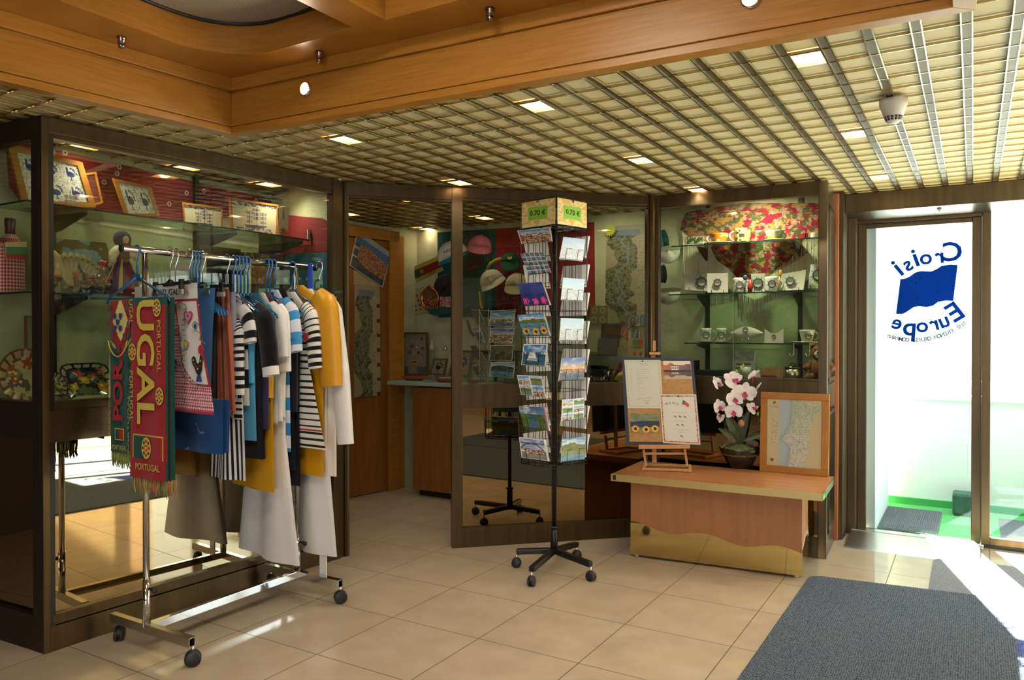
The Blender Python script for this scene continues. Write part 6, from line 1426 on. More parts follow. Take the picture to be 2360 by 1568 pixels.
def rooster(P, h, lbl, grp='painted cockerel figurines on the middle shelf', face=1):
    t = thing('rooster_figurine', lbl, 'figurine', tuple(P), group=grp); r = Vector((0, face, 0)); up = Vector((0, 0, 1))
    def L(a, b, c=0): return P+r*(a*h)+up*(b*h)+Vector((c*h, 0, 0))
    mb = MB(); mb.tube([L(-.30, .62), L(-.22, .42), L(-.02, .36), L(.14, .42), L(.20, .60), L(.20, .74)], [h*.03, h*.12, h*.17, h*.14, h*.08, h*.05], 12)
    for k in range(4): mb.tube([L(-.16, .42), L(-.30-.04*k, .58+.05*k), L(-.40+.02*k, .80-.08*k)], [h*.05, h*.035, h*.012], 6)
    mb.build('body', M_RB, t)
    mb = MB(); 
    for k in range(4): mb.ball(L(.14+.05*k, .84+.02*(k % 2)), h*.055, seg=8, sc=(.5, 1, 1.2))
    mb.ball(L(.20, .85), h*.085, seg=10, sc=(.5, 1, 1)); mb.ball(L(.30, .66), h*.04, seg=8, sc=(.6, .8, 1.5)); mb.build('comb', M_RR, t)
    mb = MB(); mb.tube([L(.27, .75), L(.36, .73)], [h*.03, h*.006], 6); mb.build('beak', M_GOLD, t)
    mb = MB(); mb.lathe([(h*.16, 0), (h*.14, h*.06), (h*.05, h*.12), (h*.045, h*.28), (.0001, h*.28)], 14, tuple(P)); mb.build('pedestal', mat('rooster_base', '#2c4a8a', .35, coat=.3), t)
    mb = MB(); random.seed(int(h*1e5)+len(lbl))
    for k in range(12):
        a = random.uniform(-.16, .16); b = random.uniform(.30, .56); mb.ball(L(a, b, .145-abs(a)*.3), h*.018, seg=6, col=[(.9, .85, .3), (.85, .3, .25), (.9, .9, .88), (.3, .5, .8)][k % 4])
    mb.build('painted_dots', M_RP, t)
for (x, hp, X, l) in ((120, 44, -3.44, 'small painted cockerel next to the showcase corner post'), (186, 52, -3.43, 'painted cockerel in front of the cream fan'), (218, 84, -3.50, 'tall cockerel with a big red comb behind the others'), (232, 40, -3.42, 'small cockerel beside the costumed doll'), (247, 46, -3.44, 'cockerel at the doll skirt hem'), (200, 36, -3.40, 'tiny cockerel at the shelf front edge, between two taller ones')):
    P = bX(x, 690, X, S2); rooster(P, hp/pxm(P)*1.05, l, face=1 if x != 186 else -1)
# cream fan
P = bX(168, 690, -3.56, S2+.015); t = thing('folding_fan', 'open cream lace fan standing on the middle shelf', 'fan', tuple(P)); R_ = 88/pxm(P); mb = MB()
for k in range(11):
    a = radians(122-k*9.5); a0, a1 = a-radians(4.2), a+radians(4.2); T = frame_T(P+Vector((.0006*k, 0, 0)), (0, 1, 0), (0, 0, 1))
    mb.prism([(0, 0), (R_*cos(a0), R_*sin(a0)), (R_*1.05*cos(a), R_*1.05*sin(a)), (R_*cos(a1), R_*sin(a1))], .002, T)
    mb.prism([(R_*.90*cos(a)+R_*.05*cos(b), R_*.90*sin(a)+R_*.04*sin(b)) for b in [j*.8 for j in range(8)]], .0028, T, 1)
mb.build('blades', [mat('fan_cream', '#c8bf98', .6), mat('fan_print', '#8a8460', .6)], t)
# horseshoe-shaped ceramic
P = bX(112, 672, -3.47, S2); k_ = 1/pxm(P); t = thing('ceramic_arch', 'yellow and cream horseshoe-shaped ceramic half hidden by the corner post', 'ceramic ornament', tuple(P))
mb = MB(); mb.tube([P+Vector((0, k_*(24*cos(a)), k_*(60+34*sin(a)+(0)))) for a in [radians(-40+i*14) for i in range(19)]], k_*9, 12); mb.build('arch', mat('arch_cream', '#d0b878', .3, coat=.4), t)
mb = MB(); mb.box((P.x, P.y, P.z+k_*14), (.03, k_*46, k_*28)); mb.build('foot', mat('arch_foot', '#b8ae90', .4), t)
# doll in costume
P = bX(284, 690, -3.46, S2); k_ = 1/pxm(P)
t = thing('costume_doll', 'doll in dark hooded folk dress with white sleeves and striped skirt', 'doll', tuple(P))
mb = MB(); mb.lathe([(k_*40, 0), (k_*42, k_*6), (k_*34, k_*40), (k_*20, k_*72), (k_*13, k_*84), (.0001, k_*84)], 26, tuple(P), colf=lambda u, i: [hx('#7a2838'), hx('#38325a'), hx('#583060'), hx('#b8a24c'), hx('#302a50')][floor(u*26) % 5] if i > 0 else hx('#8a2c2c'), sy=1, sx=.8); mb.build('skirt', M_CLOTH, t)
mb = MB(); mb.lathe([(k_*13, k_*80), (k_*17, k_*96), (k_*15, k_*112), (k_*6, k_*120), (.0001, k_*120)], 16, tuple(P), sx=.7); mb.build('bodice', mat('doll_bodice', '#4a2440', .8), t)
for s_, e in ((-1, (-34, 74)), (1, (24, 92))):
    mb = MB(); mb.tube([P+Vector((.004, s_*k_*13, k_*112)), P+Vector((.012, (s_*k_*13+e[0]*k_)*.55, k_*96)), P+Vector((.016, e[0]*k_, e[1]*k_))], [k_*7, k_*11, k_*6], 10); sl_ = mb.build('sleeve', mat('doll_white', '#cfc4b4', .8), t)
    mb = MB(); mb.ball(P+Vector((.018, e[0]*k_*1.06, (e[1]-5)*k_)), k_*5, seg=8); mb.build('hand', mat('doll_skin', '#c89a78', .6), sl_)
mb = MB(); mb.ball(P+Vector((.004, 0, k_*130)), k_*13, seg=14); mb.build('face', MATS['doll_skin'], t)
mb = MB(); mb.ball(P+Vector((-.006, 0, k_*131)), k_*18, seg=14, sc=(.9, 1.15, 1.15)); mb.tube([P+Vector((-.01, k_*12, k_*124)), P+Vector((-.012, k_*20, k_*100))], [k_*9, k_*5], 8); mb.build('hood', mat('doll_hood', '#3a3056', .8), t)
mb = MB(); mb.box(P+Vector((.012, 0, k_*30)), (.01, k_*16, k_*60), col=hx('#6a4a7a')); mb.build('apron_panel', M_CLOTH, t)
# bottle in gingham bag
P = bX(24, 676, -3.57, S2); k_ = 1/pxm(P); t = thing('bottle_bag', 'wine bottle dressed in a red gingham bag at the left end of the middle shelf', 'bottle', tuple(P))
mb = MB(); mb.lathe([(k_*30, 0), (k_*32, k_*8), (k_*31, k_*70), (k_*29, k_*105), (k_*20, k_*128), (k_*12, k_*136)], 40, tuple(P), colf=lambda u, i: hx('#982c34') if (floor(u*40)+i) % 2 else hx('#c89a90')); 
mb = MB(); R0 = [(30, 0), (32, 4)]+[(32-2*(z_/105), z_) for z_ in range(8, 105, 4)]+[(26, 112), (20, 124), (13, 134)]
mb.lathe([(k_*a, k_*b) for a, b in R0], 56, tuple(P), colf=lambda u, i: (hx('#962a32') if (i % 2 and floor(u*56) % 2) else (hx('#cdb4a8') if not (i % 2 or floor(u*56) % 2) else hx('#b06a66'))), sx=.8, sy=.8 if False else .95); mb.build('bag', M_CLOTH, t)
mb = MB(); mb.lathe([(k_*11, k_*126), (k_*10, k_*150), (k_*11, k_*158), (k_*11, k_*168), (k_*9, k_*171), (.0001, k_*171)], 16, tuple(P)); mb.build('neck', mat('bottle_capsule', '#4a1a24', .4), t)
mb = MB(); mb.sheet([P+Vector((k_*31, -k_*26, k_*76)), P+Vector((k_*31, k_*22, k_*74)), P+Vector((k_*27, k_*22, k_*118)), P+Vector((k_*27, -k_*22, k_*112))], .001, 10, 14, lambda u, v: hx('#c9b98a') if v > .72 else (hx('#3f7a4a') if v > .3 else hx('#a83a34'))); mb.build('label_card', M_PAPER, t)
# printed scarf on the wall, white box, dark box, sign, cork bag ...
slab('printed_scarf', [(112, 548), (245, 560), (262, 628), (112, 618)], off(BWP, .012), .003, 70, 40, lambda u, v: q(mixc(hx('#5a4c34'), hx('#6f94a8'), 1 if fbm(u*3.2, v*2.4, 5) > .5 else 0)), 'blue and brown printed scarf pinned behind the costumed doll', 'scarf', None, M_CLOTH)
def boxthing(name, lbl, cat, pts, plane, depth, m, cols=None, bevel=.001, group=None):
    C, Q = quadfn(pts, plane); n = pn(plane); mb = MB(); A = [p for p in C]; B = [p-n*depth for p in C]
    mb.add(A+B, [(0, 1, 2, 3), (7, 6, 5, 4), (0, 4, 5, 1), (1, 5, 6, 2), (2, 6, 7, 3), (3, 7, 4, 0)]); o = mb.build(name, m, bevel=bevel); return tag(o, lbl, cat, group)
boxthing('gift_box', 'pale box standing behind the cream fan', 'box', [(134, 598), (142, 598), (142, 690), (134, 690)], PXX(-3.60), .04, mat('box_grey', '#8a8678', .7))
boxthing('gift_box', 'grey box with pale label between the cockerels and the doll', 'box', [(222, 616), (250, 620), (250, 690), (222, 690)], PXX(-3.60), .05, mat('box_greygreen', '#8f9078', .7))
boxthing('dark_case', 'black rectangular case standing on the middle shelf above the rail', 'case', [(460, 564), (555, 575), (555, 690), (460, 690)], PXX(-3.52), .04, mat('case_black', '#1f1e1a', .5))
boxthing('souvenir_card', 'white card lying on the shelf behind the chrome hangers', 'card', [(392, 603), (476, 598), (476, 640), (392, 640)], PXX(-3.48), .004, mat('card_white', '#d6d8cc', .6))
t = thing('wooden_sign', 'dark brown sign reading Arte Portuguesa behind the clothes rail', 'sign', tuple(onp(605, 610, *PXX(-3.40))))
SGp = PXX(-3.40); C, Q = quadfn([(556, 581), (656, 588), (656, 690), (556, 690)], SGp); mb = MB(); mb.sheet(C, .012, 1, 1, lambda u, v: (0, 0, 0)); mb.c = [None]*len(mb.c); mb.build('board', mat('sign_brown', '#2e1c14', .5), t)
mb = MB(); T = frame_T(onp(601, 594, *SGp)+Vector((.0015, 0, 0)), (0, 1, 0), (0, 0, 1)); put_text(mb, 'Arte', T, .022, 0, align='l'); T = frame_T(onp(601, 605, *SGp)+Vector((.0015, 0, 0)), (0, 1, 0), (0, 0, 1)); put_text(mb, 'Portuguesa', T, .022, 0, align='l')
Pc = onp(573, 594, *SGp)+Vector((.0015, 0, 0)); hexp = [Pc+Vector((0, .034*cos(a), .034*sin(a))) for a in [i*pi/3 for i in range(7)]]; mb.tube(hexp, .0022, 6); T = frame_T(Pc-Vector((0, 0, .009)), (0, 1, 0), (0, 0, 1)); put_text(mb, 'JRZ', T, .020, 0)
mb.build('gilt_lettering', mat('sign_gilt', '#b09a68', .5), t)
boxthing('cork_bag', 'cork-covered handbag standing beneath the brown sign', 'handbag', [(575, 612), (642, 616), (640, 655), (575, 655)], PXX(-3.36), .05, noise_mat('cork_leather', '#6a4526', '#a07a48', 60, .8), bevel=.006)
boxthing('souvenir_card', 'pale blue card behind the far rack post', 'card', [(636, 624), (668, 622), (668, 656), (636, 656)], PXX(-3.33), .003, mat('card_blue', '#a9bcd0', .6))
boxthing('wood_block', 'small yellow wooden block above the far end of the rail', 'wood block', [(700, 609), (716, 609), (716, 618), (700, 618)], PXX(-3.25), .02, mat('block_yellow', '#b09a60', .6))
framed('wall_picture', 'orange-framed picture on the back panel above the oval plate', 'picture', [(59, 728), (118, 732), (118, 808), (59, 806)], off(BWP, .012), .006, lambda u, v: hx('#8a8c6c'), mat('orange_frame', '#8a4c24', .5), 4, 4)
# plates on the ledge
LZ = 0.985
def plate(name, lbl, cx, cy_, rx, ry, plane, cf, tilt=radians(14), n=4, pw=2.0, seg=48, zb=LZ, cat='plate', group=None):
    """a dish standing up, facing out of the plane"""
    C = onp(cx, cy_, *plane); k_ = 1/pxm(C); nn = pn(plane); r = Vector((-nn.y, nn.x, 0)); up = (Vector((0, 0, 1))*cos(tilt)-nn*sin(tilt)); N_ = r.cross(up); 
    if N_.dot(nn) < 0: r = -r; N_ = -N_
    RX_, RY_ = rx*k_, ry*k_; mb = MB(); prof = [(0, -.012), (.3, -.012), (.62, -.010), (.70, -.004), (1.0, .004), (1.0, .0), (.7, -.012), (.0001, -.018)]
    def rad(a): c, s_ = cos(a), sin(a); return (abs(c)**pw+abs(s_)**pw)**(-1/pw)
    rings = [0, .1, .2, .3, .4, .5, .6, .7, .78, .86, .93, 1.0]
    def zf(f): return -.012 if f < .6 else -.012+.016*((f-.6)/.4)
    def P_(a, f, dz=0): k2 = rad(a); return C+r*(RX_*k2*cos(a)*f)+up*(RY_*k2*sin(a)*f)+N_*(zf(f)+dz)
    for i in range(len(rings)-1):
        for j in range(seg):
            a0, a1 = 2*pi*j/seg, 2*pi*(j+1)/seg; f0, f1 = rings[i], rings[i+1]; am, fm_ = (a0+a1)/2, (f0+f1)/2
            mb.add([P_(a0, f0), P_(a0, f1), P_(a1, f1), P_(a1, f0)], [(0, 1, 2, 3)], 0, [cf(am, fm_)], True)
            if i > 4: mb.add([P_(a0, f0, -.004), P_(a0, f1, -.003), P_(a1, f1, -.003), P_(a1, f0, -.004)], [(3, 2, 1, 0)], 0, [(.75, .72, .64)], True)
    for j in range(seg):
        a0, a1 = 2*pi*j/seg, 2*pi*(j+1)/seg; mb.add([P_(a0, 1), P_(a0, 1, -.003), P_(a1, 1, -.003), P_(a1, 1)], [(0, 1, 2, 3)], 0, [(.35, .3, .25)])
    return tag(mb.build(name, M_CERAM), lbl, cat, group)
def floral(cols, ground, rim, rimdot, sc=3.2, seed=1, inner=.72):
    def f(a, r):
        if r > .96: return hx(rimdot)
        if r > inner: return hx(rimdot) if (a*16/(2*pi)) % 1 < .28+.3*(r-inner) else hx(rim)
        x, y = r*cos(a), r*sin(a); best = 9; bi = 0
        for k in range(9):
            px1, py1 = (hsh(k, 1, seed)-.5)*1.25, (hsh(k, 2, seed)-.5)*1.1; d = hypot(x-px1, y-py1)/(1+.25*cos(5*atan2(y-py1, x-px1)))
            if d < best: best = d; bi = k
        if best < .05: return (.92, .85, .55)
        if best < .19: return hx(cols[bi % len(cols)])
        return hx('#5f6a34') if fbm(x*5, y*5, seed) > .56 else hx(ground)
    return f
plate('oval_plate', 'oval cream majolica plate with orange rosettes at the left end of the case', 62, 868, 62, 66, PXX(-3.56), floral(['#b0502c', '#8a8a5c', '#6a5a5c', '#b07a3c'], '#c6b48a', '#bfa878', '#7a4a34', seed=4), radians(12))
plate('small_plate', 'small round olive-patterned dish beside the corner post', 128, 892, 27, 36, PXX(-3.42), floral(['#6f7a2c', '#3f4a1c', '#8a8a3c'], '#c6c2a4', '#a89c84', '#3f2c20', seed=8, inner=.66), radians(16))
plate('serving_tray', 'rectangular flowered serving tray with dark blue scalloped border', 203, 878, 58, 46, PXX(-3.52), floral(['#c8862c', '#a8442c', '#c8a424', '#4a5a6a', '#b0602c'], '#1e2434', '#a69c84', '#1c2034', seed=11, inner=.74), radians(30), pw=5, seg=64)
plate('flat_dish', 'shallow patterned dish lying in front of the olive dish', 128, 918, 32, 8, PXX(-3.38), floral(['#5a5a5c', '#8a4a3c'], '#aaa490', '#a69c84', '#4a3c34', seed=14), radians(10))
o = polyslab('cream_cloth', [(170, 918), (200, 912), (240, 910), (258, 906), (258, 934), (165, 934)], PXX(-3.40), .01, mat('cream_linen', '#c8b88a', .9)); tag(o, 'crumpled cream linen in front of the flowered tray', 'cloth')

# ================================================================== RIGHT SHOWCASE CONTENTS
def shawlc(u, v):
    if fbm(u*10+3, v*9, 3) > .59: return q(mixc(hx('#9c2440'), hx('#5c101c'), fbm(u*34, v*30, 5)))
    if fbm(u*13, v*12, 7) > .62: return hx('#987034')
    if fbm(u*17, v*15, 11) > .53: return hx('#464a2a')
    return q(mixc(hx('#b49c80'), hx('#6a4434'), fbm(u*44, v*40, 9)))
YB = 5.225
def shw(x, y, o=0): P = onp(x, y, *PY(YB-o)); return P
t = thing('flowered_shawl', 'large rose-patterned shawl with long cream fringe pinned at the back of the right showcase', 'shawl', tuple(shw(1730, 560)))
# outline rows: y -> left, right
rows = [(468, 1715, 1895), (478, 1640, 1898), (490, 1582, 1898), (505, 1574, 1898), (530, 1568, 1898), (548, 1590, 1898), (556, 1628, 1890), (575, 1640, 1872), (600, 1652, 1838), (620, 1680, 1800), (640, 1698, 1772), (650, 1712, 1750)]
def row(y):
    for a, b in zip(rows[:-1], rows[1:]):
        if y <= b[0]: f = (y-a[0])/(b[0]-a[0]); return a[1]*(1-f)+b[1]*f, a[2]*(1-f)+b[2]*f
    return rows[-1][1], rows[-1][2]
mb = MB(); NX, NY = 150, 100
def sp(u, v):
    y = 468+182*(1-v); l_, r_ = row(y); return shw(l_*(1-u)+r_*u, y, .004+.004*sin(u*16+v*5)*.5)
mb.grid(NX, NY, sp, lambda u, v: shawlc((row(468+182*(1-v))[0]*(1-u)+row(468+182*(1-v))[1]*u-1560)/330*2.2, v*1.6))
mb.build('shawl_cloth', M_CLOTH, t)
mb = MB(); random.seed(9)
for x in [1575+i*3.1 for i in range(102)]:
    if x < 1640: y0, y1 = 545, 640+random.uniform(-6, 6)
    elif x < 1700: y0, y1 = 560+(x-1640)*1.1, 690-(x-1640)*.2
    elif x < 1762: y0, y1 = 640, 745-abs(x-1731)*1.2+random.uniform(-5, 5)
    elif x < 1850: y0, y1 = 640-(x-1762)*.8, 700-(x-1762)*.5
    else: y0, y1 = 556, 628
    mb.tube([shw(x, y0, .002), shw(x+random.uniform(-1, 1), (y0+y1)/2, .002), shw(x+random.uniform(-2, 2), y1, .002)], .0028, 4, col=hx(['#e4d8bc', '#d8ccb0', '#ece2c8'][int(random.random()*3)]))
fr = mb.build('shawl_fringe', M_KNIT, t); fr['kind'] = 'stuff'
o = polyslab('cream_lining', [(1572, 530), (1636, 554), (1655, 598), (1715, 646), (1750, 646), (1840, 600), (1872, 574), (1898, 554), (1898, 628), (1850, 652), (1790, 670), (1740, 692), (1700, 674), (1640, 652), (1577, 636)], PY(YB-.001), .002, mat('shawl_cream', '#e4dac0', .9), t)
wheelc = '#5c5a50'
def wheel(par, P, r, n, dark=True):              # printed ship's wheel badge
    up = Vector((0, 0, 1)); n = n.normalized(); s_ = up.cross(n).normalized(); up = n.cross(s_); T = Matrix((s_, up, n)).transposed().to_4x4(); T.translation = P
    mb = MB(); mb.prism([(r*cos(a), r*sin(a)) for a in [i*pi/12 for i in range(24)]], .0006, T, 0); mb.prism([(r*.78*cos(a), r*.78*sin(a)) for a in [i*pi/12 for i in range(24)]], .0010, T, 1)
    mb.prism([(r*.7*cos(a), r*.7*sin(a)) for a in [radians(200+i*14) for i in range(11)]], .0014, T, 2)
    for k in range(8):
        a = k*pi/4+.2; d = Vector((cos(a), sin(a))); e = Vector((-sin(a), cos(a)))*r*.05; p0 = d*r; p1 = d*r*1.4
        mb.prism([tuple(p0-e), tuple(p0+e), tuple(p1+e), tuple(p1-e)][::-1], .0006, T, 0)
    return mb.build('wheel_badge', [mat('badge_dark', '#3c3a34', .5), mat('badge_grey', '#6f746c', .5), mat('badge_pale', '#b8b8a8', .5)], par)
M_CHINA = mat('white_china', '#d2cec0', .2, coat=.5)
def mug(x, yb, hp, rt, rb, Y, zs, lbl, m=None, cf=None, hs=1, badge=True, name='mug', saucer=None, seg=28, group=None, inner=None):
    P = base(x, yb, Y, zs); k_ = 1/pxm(P); t = thing(name, lbl, name if name != 'mug' else 'mug', tuple(P), group=group); z0 = 0.0; m = m or M_CHINA
    if saucer:
        mb = MB(); mb.lathe([(.0001, 0), (k_*saucer*.5, 0), (k_*saucer, k_*3), (k_*saucer, k_*4), (k_*saucer*.5, k_*1.6), (.0001, k_*1.6)], 32, tuple(P)); mb.build('saucer', M_CHINA, t); z0 = k_*2
    H = k_*hp; RT_, RB_ = k_*rt, k_*rb; c = (P.x, P.y, P.z+z0)
    nr = 8; prof = [(.0001, 0)]+[(RB_+(RT_-RB_)*(i/nr)**1.2, H*i/nr) for i in range(nr+1)]+[(RT_-k_*1.2, H), (RB_-k_*1.2, k_*2), (.0001, k_*2)]
    mb = MB(); mb.lathe(prof, seg, c, colf=cf); mb.build('bowl', M_CERAM if cf else m, t)
    rv = RT.copy(); hc = Vector(c)+rv*(hs*(RT_+RB_)*.5)+Vector((0, 0, H*.5)); mb = MB(); mb.tube([hc+rv*(hs*H*.36*cos(a))+Vector((0, 0, H*.33*sin(a))) for a in [radians(-80+i*16) for i in range(11)]], H*.055, 8); mb.build('handle', M_CHINA if cf else m, t)
    if badge: wheel(t, Vector(c)+En*((RT_+RB_)*.5+.001)+Vector((0, 0, H*.5)), H*.26, En)
    return t
def spots(a, b, dens=.5, sc=12, seed=1):
    return lambda u, i: hx(a) if fbm(u*sc, i*1.7, seed) > dens else hx(b)
Y1, Y2, Y3 = 5.09, 5.09, 5.10
for (x, c) in ((1590, 'left'), (1610, 'right')): P = base(x, 562, Y1, R1z)
boxthing('small_tile_box', 'green cow-patterned box, leftmost on the top shelf', 'box', [(1583, 546), (1599, 545), (1599, 562), (1583, 563)], PY(5.04), .02, noise_mat('cow_green', '#4c6a34', '#c8c8b0', 50, .3, lo=.5, hi=.55))
boxthing('small_tile_box', 'green cow-patterned box, second on the top shelf beside the orange cup', 'box', [(1601, 547), (1618, 546), (1618, 561), (1601, 562)], PY(5.04), .02, MATS['cow_green'])
mug(1657, 560, 23, 22, 17, Y1, R1z, 'wide orange cup with cow print on a white saucer', cf=lambda u, i: hx('#d07a18') if fbm(u*9, i*1.1, 3) < .62 else hx('#d8ccb0'), hs=-1, badge=False, name='cup', saucer=34)
mug(1712, 557, 33, 21, 16, Y1, R1z, 'yellow-green checked mug with cow print on the top shelf', cf=lambda u, i: (hx('#a8a040') if (floor(u*28)+i) % 2 else hx('#c8c08c')) if fbm(u*9, i*1.1, 6) < .62 else hx('#3c3c34'), hs=-1, badge=False)
mug(1785, 552, 22, 22, 14, Y1, R1z, 'yellow cup with translucent handle on the top shelf', cf=lambda u, i: hx('#c8c24c') if i < 4 else hx('#d4cf9a'), hs=1, badge=False, name='cup', saucer=24)
mug(1853, 550, 14, 9, 8, Y1, R1z, 'small dark red cup near the right of the top shelf', m=mat('red_glaze', '#8c1c1c', .25, coat=.4), hs=-1, badge=False, name='cup')
mug(1877, 550, 14, 9, 8, Y1, R1z, 'small red and white cup, rightmost on the top shelf', cf=lambda u, i: hx('#a82424') if u < .5 else hx('#d8d0c4'), hs=1, badge=False, name='cup')
def sqplate(name, lbl, pts, Y, cat='plate', bx=.5, by=.5, br=8, bulge=.004, stand=True, m=None):
    C, Q = quadfn(pts, PY(Y)); t = thing(name, lbl, cat, tuple((C[0]+C[1])/2)); mb = MB()
    mb.sheet(C, .004, 12, 12, lambda u, v: (.83, .81, .75), edge=(.8, .78, .72), disp=lambda u, v: bulge*((2*u-1)**2+(2*v-1)**2)-.004); mb.build('dish', M_CERAM, t)
    k_ = 1/pxm(C[0]); wheel(t, Q(bx, by, .006), br*k_, Vector((0, -1, 0)))
    if stand:
        mb = MB(); P = (C[0]+C[1])/2
        for s_ in (-.3, .3): q_ = C[0]*(.5-s_)+C[1]*(.5+s_); mb.tube([q_+Vector((0, -.008, .018)), q_+Vector((0, -.008, 0.0)), q_+Vector((0, .03, 0.002)), q_+Vector((0, .035, .06))], .0022, 6)
        mb.build('stand', M_BLACK, t)
    return t
sqplate('square_dish', 'off-white wavy plate with ship wheel badge at the left of the middle shelf', [(1578, 631), (1632, 630), (1634, 672), (1578, 668)], 5.12, bx=.72, br=12)
sqplate('square_dish', 'square white plate with ship wheel badge in front of the wavy plate', [(1630, 630), (1677, 629), (1678, 674), (1631, 675)], 5.06, br=9)
mug(1703, 675, 34, 15, 15, 5.06, R2z, 'straight white mug with ship wheel badge left of the middle shelf centre', hs=1)
sqplate('oval_dish', 'upright white dish with tall ship wheel badge at the middle shelf centre', [(1731, 631), (1763, 630), (1762, 672), (1733, 673)], 5.13, br=12, by=.45)
mug(1777, 672, 35, 14, 14, 5.06, R2z, 'straight white mug with yellow spoon right of the middle shelf centre', hs=1)
mb = MB(); P = base(1793, 672, 5.02, R2z); k_ = 1/pxm(P); mb.tube([P, P+Vector((.01, .0, k_*34))], k_*1.6, 6); mb.ball(P+Vector((.014, 0, k_*42)), k_*6, seg=10, sc=(.7, .4, 1.4)); tag(mb.build('spoon', mat('mustard', '#a8862c', .4)), 'mustard yellow spoon standing before the straight white mug', 'spoon')
mb = MB(); P = base(1717, 674, 5.02, R2z); k_ = 1/pxm(P); mb.tube([P, P+Vector((.0, .0, k_*28))], k_*1.6, 6); mb.ball(P+Vector((0, 0, k_*34)), k_*5.5, seg=10, sc=(1, .4, 1.1)); tag(mb.build('spoon', mat('steel_blue', '#34506c', .4)), 'dark blue spoon standing before the middle shelf mugs', 'spoon')
mb = MB(); P = base(1729, 672, 5.05, R2z); k_ = 1/pxm(P); mb.tube([P, P+Vector((0, 0, k_*14)), P+Vector((0, 0, k_*30))], [k_*5, k_*6, k_*3], 10); tag(mb.build('rooster_ornament', mat('ornament_red', '#9c2c34', .4)), 'small red ornament between the two straight mugs', 'ornament')
sqplate('square_dish', 'wide white plate with ship wheel badge at the right of the middle shelf', [(1800, 632), (1858, 622), (1852, 668), (1799, 670)], 5.10, bx=.40, br=10)
sqplate('square_dish', 'white plate with ship wheel badge cut off by the right frame post', [(1868, 610), (1896, 606), (1896, 664), (1862, 665)], 5.14, bx=.72, by=.52, br=14)
mug(1627, 783, 31, 13, 11, Y3, R3z, 'tall white mug with ship wheel badge, leftmost on the lowest shelf', hs=1, saucer=20)
mug(1662, 783, 31, 13, 10, Y3, R3z, 'white creamer jug with ship wheel badge beside the tall mug', hs=1, name='creamer_jug', saucer=19)
P = onp(1719, 768, *PY(5.08)); t = thing('oval_dish', 'pointed oval white dish on a small stand on the lowest shelf', 'dish', tuple(P)); k_ = 1/pxm(P); mb = MB()
def od(u, v): a = (u-.5)*2; w_ = (1-abs(a)**1.8); b = (v-.5)*2; return P+Vector((a*k_*39, .012*(b*b+a*a)-.012, b*w_*k_*15))
mb.grid(28, 12, od, lambda u, v: (.80, .78, .72)); mb.build('bowl', M_CERAM, t); wheel(t, P+Vector((0, -.014, k_*8)), k_*6, Vector((0, -1, .2)))
mb = MB(); 
for s_ in (-1, 1): mb.tube([P+Vector((s_*k_*7, -.014, -k_*12)), P+Vector((s_*k_*7, -.014, R3z-P.z+.002)), P+Vector((s_*k_*7, .03, R3z-P.z+.002))], .0018, 6)
mb.build('stand', M_CHROME, t)
P = base(1784, 787, 5.06, R3z); k_ = 1/pxm(P); t = thing('napkin_holder', 'white napkin holder with raised pointed corners on the lowest shelf', 'napkin holder', tuple(P))
mb = MB(); mb.prism([(-k_*21, k_*4), (k_*21, k_*4), (k_*21, k_*33), (k_*7, k_*23), (-k_*7, k_*23), (-k_*21, k_*33)], .006, frame_T(P+Vector((0, -.0, 0)), (1, 0, 0), (0, 0, 1))); mb.build('front_plate', M_CHINA, t)
mb = MB(); mb.box(P+Vector((0, .012, k_*2)), (k_*44, .05, k_*4)); mb.build('tray', M_CHINA, t); wheel(t, P+Vector((0, -.008, k_*15)), k_*4.5, Vector((0, -1, 0)))
mug(1860, 782, 29, 18, 12, Y3, R3z, 'flared white cup with wheel badge on a plate, rightmost on the lowest shelf', hs=1, name='cup', saucer=34)
for i, (x, l) in enumerate(((1827, 'left of the two'), (1864, 'right of the two'))):
    P = base(x, 786, 4.985, R3z); k_ = 1/pxm(P); mb = MB()
    for j in range(8): mb.ball(P+Vector((k_*2, 0, -k_*(1+j*3.4))), k_*1.9, seg=8)
    mb.tube([P+Vector((k_*2, 0, -k_*26)), P+Vector((-k_*1, 0, -k_*30)), P+Vector((-k_*6, 0, -k_*28)), P+Vector((-k_*7, 0, -k_*23))], k_*1, 6); mb.box(P+Vector((0, .006, .002)), (k_*7, .02, .004)); tag(mb.build('bag_hook', M_CHROME), 'silver beaded bag hook hanging from the lowest glass shelf, '+l, 'bag hook', 'beaded bag hooks on the lowest shelf')
# ledge of the right case
RL = 1.0155
def leaflet(u, v):
    if v > .55: return q(mixc(hx('#6a6a68'), hx('#b8b8b0'), fbm(u*6, v*9, 2))) if u < .95 else (.8, .8, .76)
    return hx('#4a4844') if (floor(v*18) % 3 == 1 and .12 < u < .8 and v > .12) else hx('#b4b2a6')
slab('leaflet', [(1692, 808), (1742, 808), (1739, 862), (1688, 862)], PY(5.12), .002, 50, 54, leaflet, 'black and white leaflet standing below the lowest shelf', 'leaflet')
mb = MB(); P = onp(1720, 858, *PY(5.06)); k_ = 1/pxm(P); P.z = RL; mb.lathe([(.0001, 0), (k_*11, 0), (k_*11, k_*24), (.0001, k_*24)], 18, tuple(P)); tag(mb.build('small_tin', mat('tin_white', '#b4b8b0', .3)), 'small white tin behind the orchid blossoms', 'tin')
slab('souvenir_book', [(1752, 846), (1803, 846), (1801, 882), (1754, 880)], PY(5.02), .012, 40, 30, lambda u, v: hx('#6a1c24') if v < .42 and u < .75 else q(mixc(hx('#7a5c34'), hx('#a88a54'), fbm(u*7, v*7, 3))), 'brown illustrated souvenir book with dark red corner on the ledge', 'book')
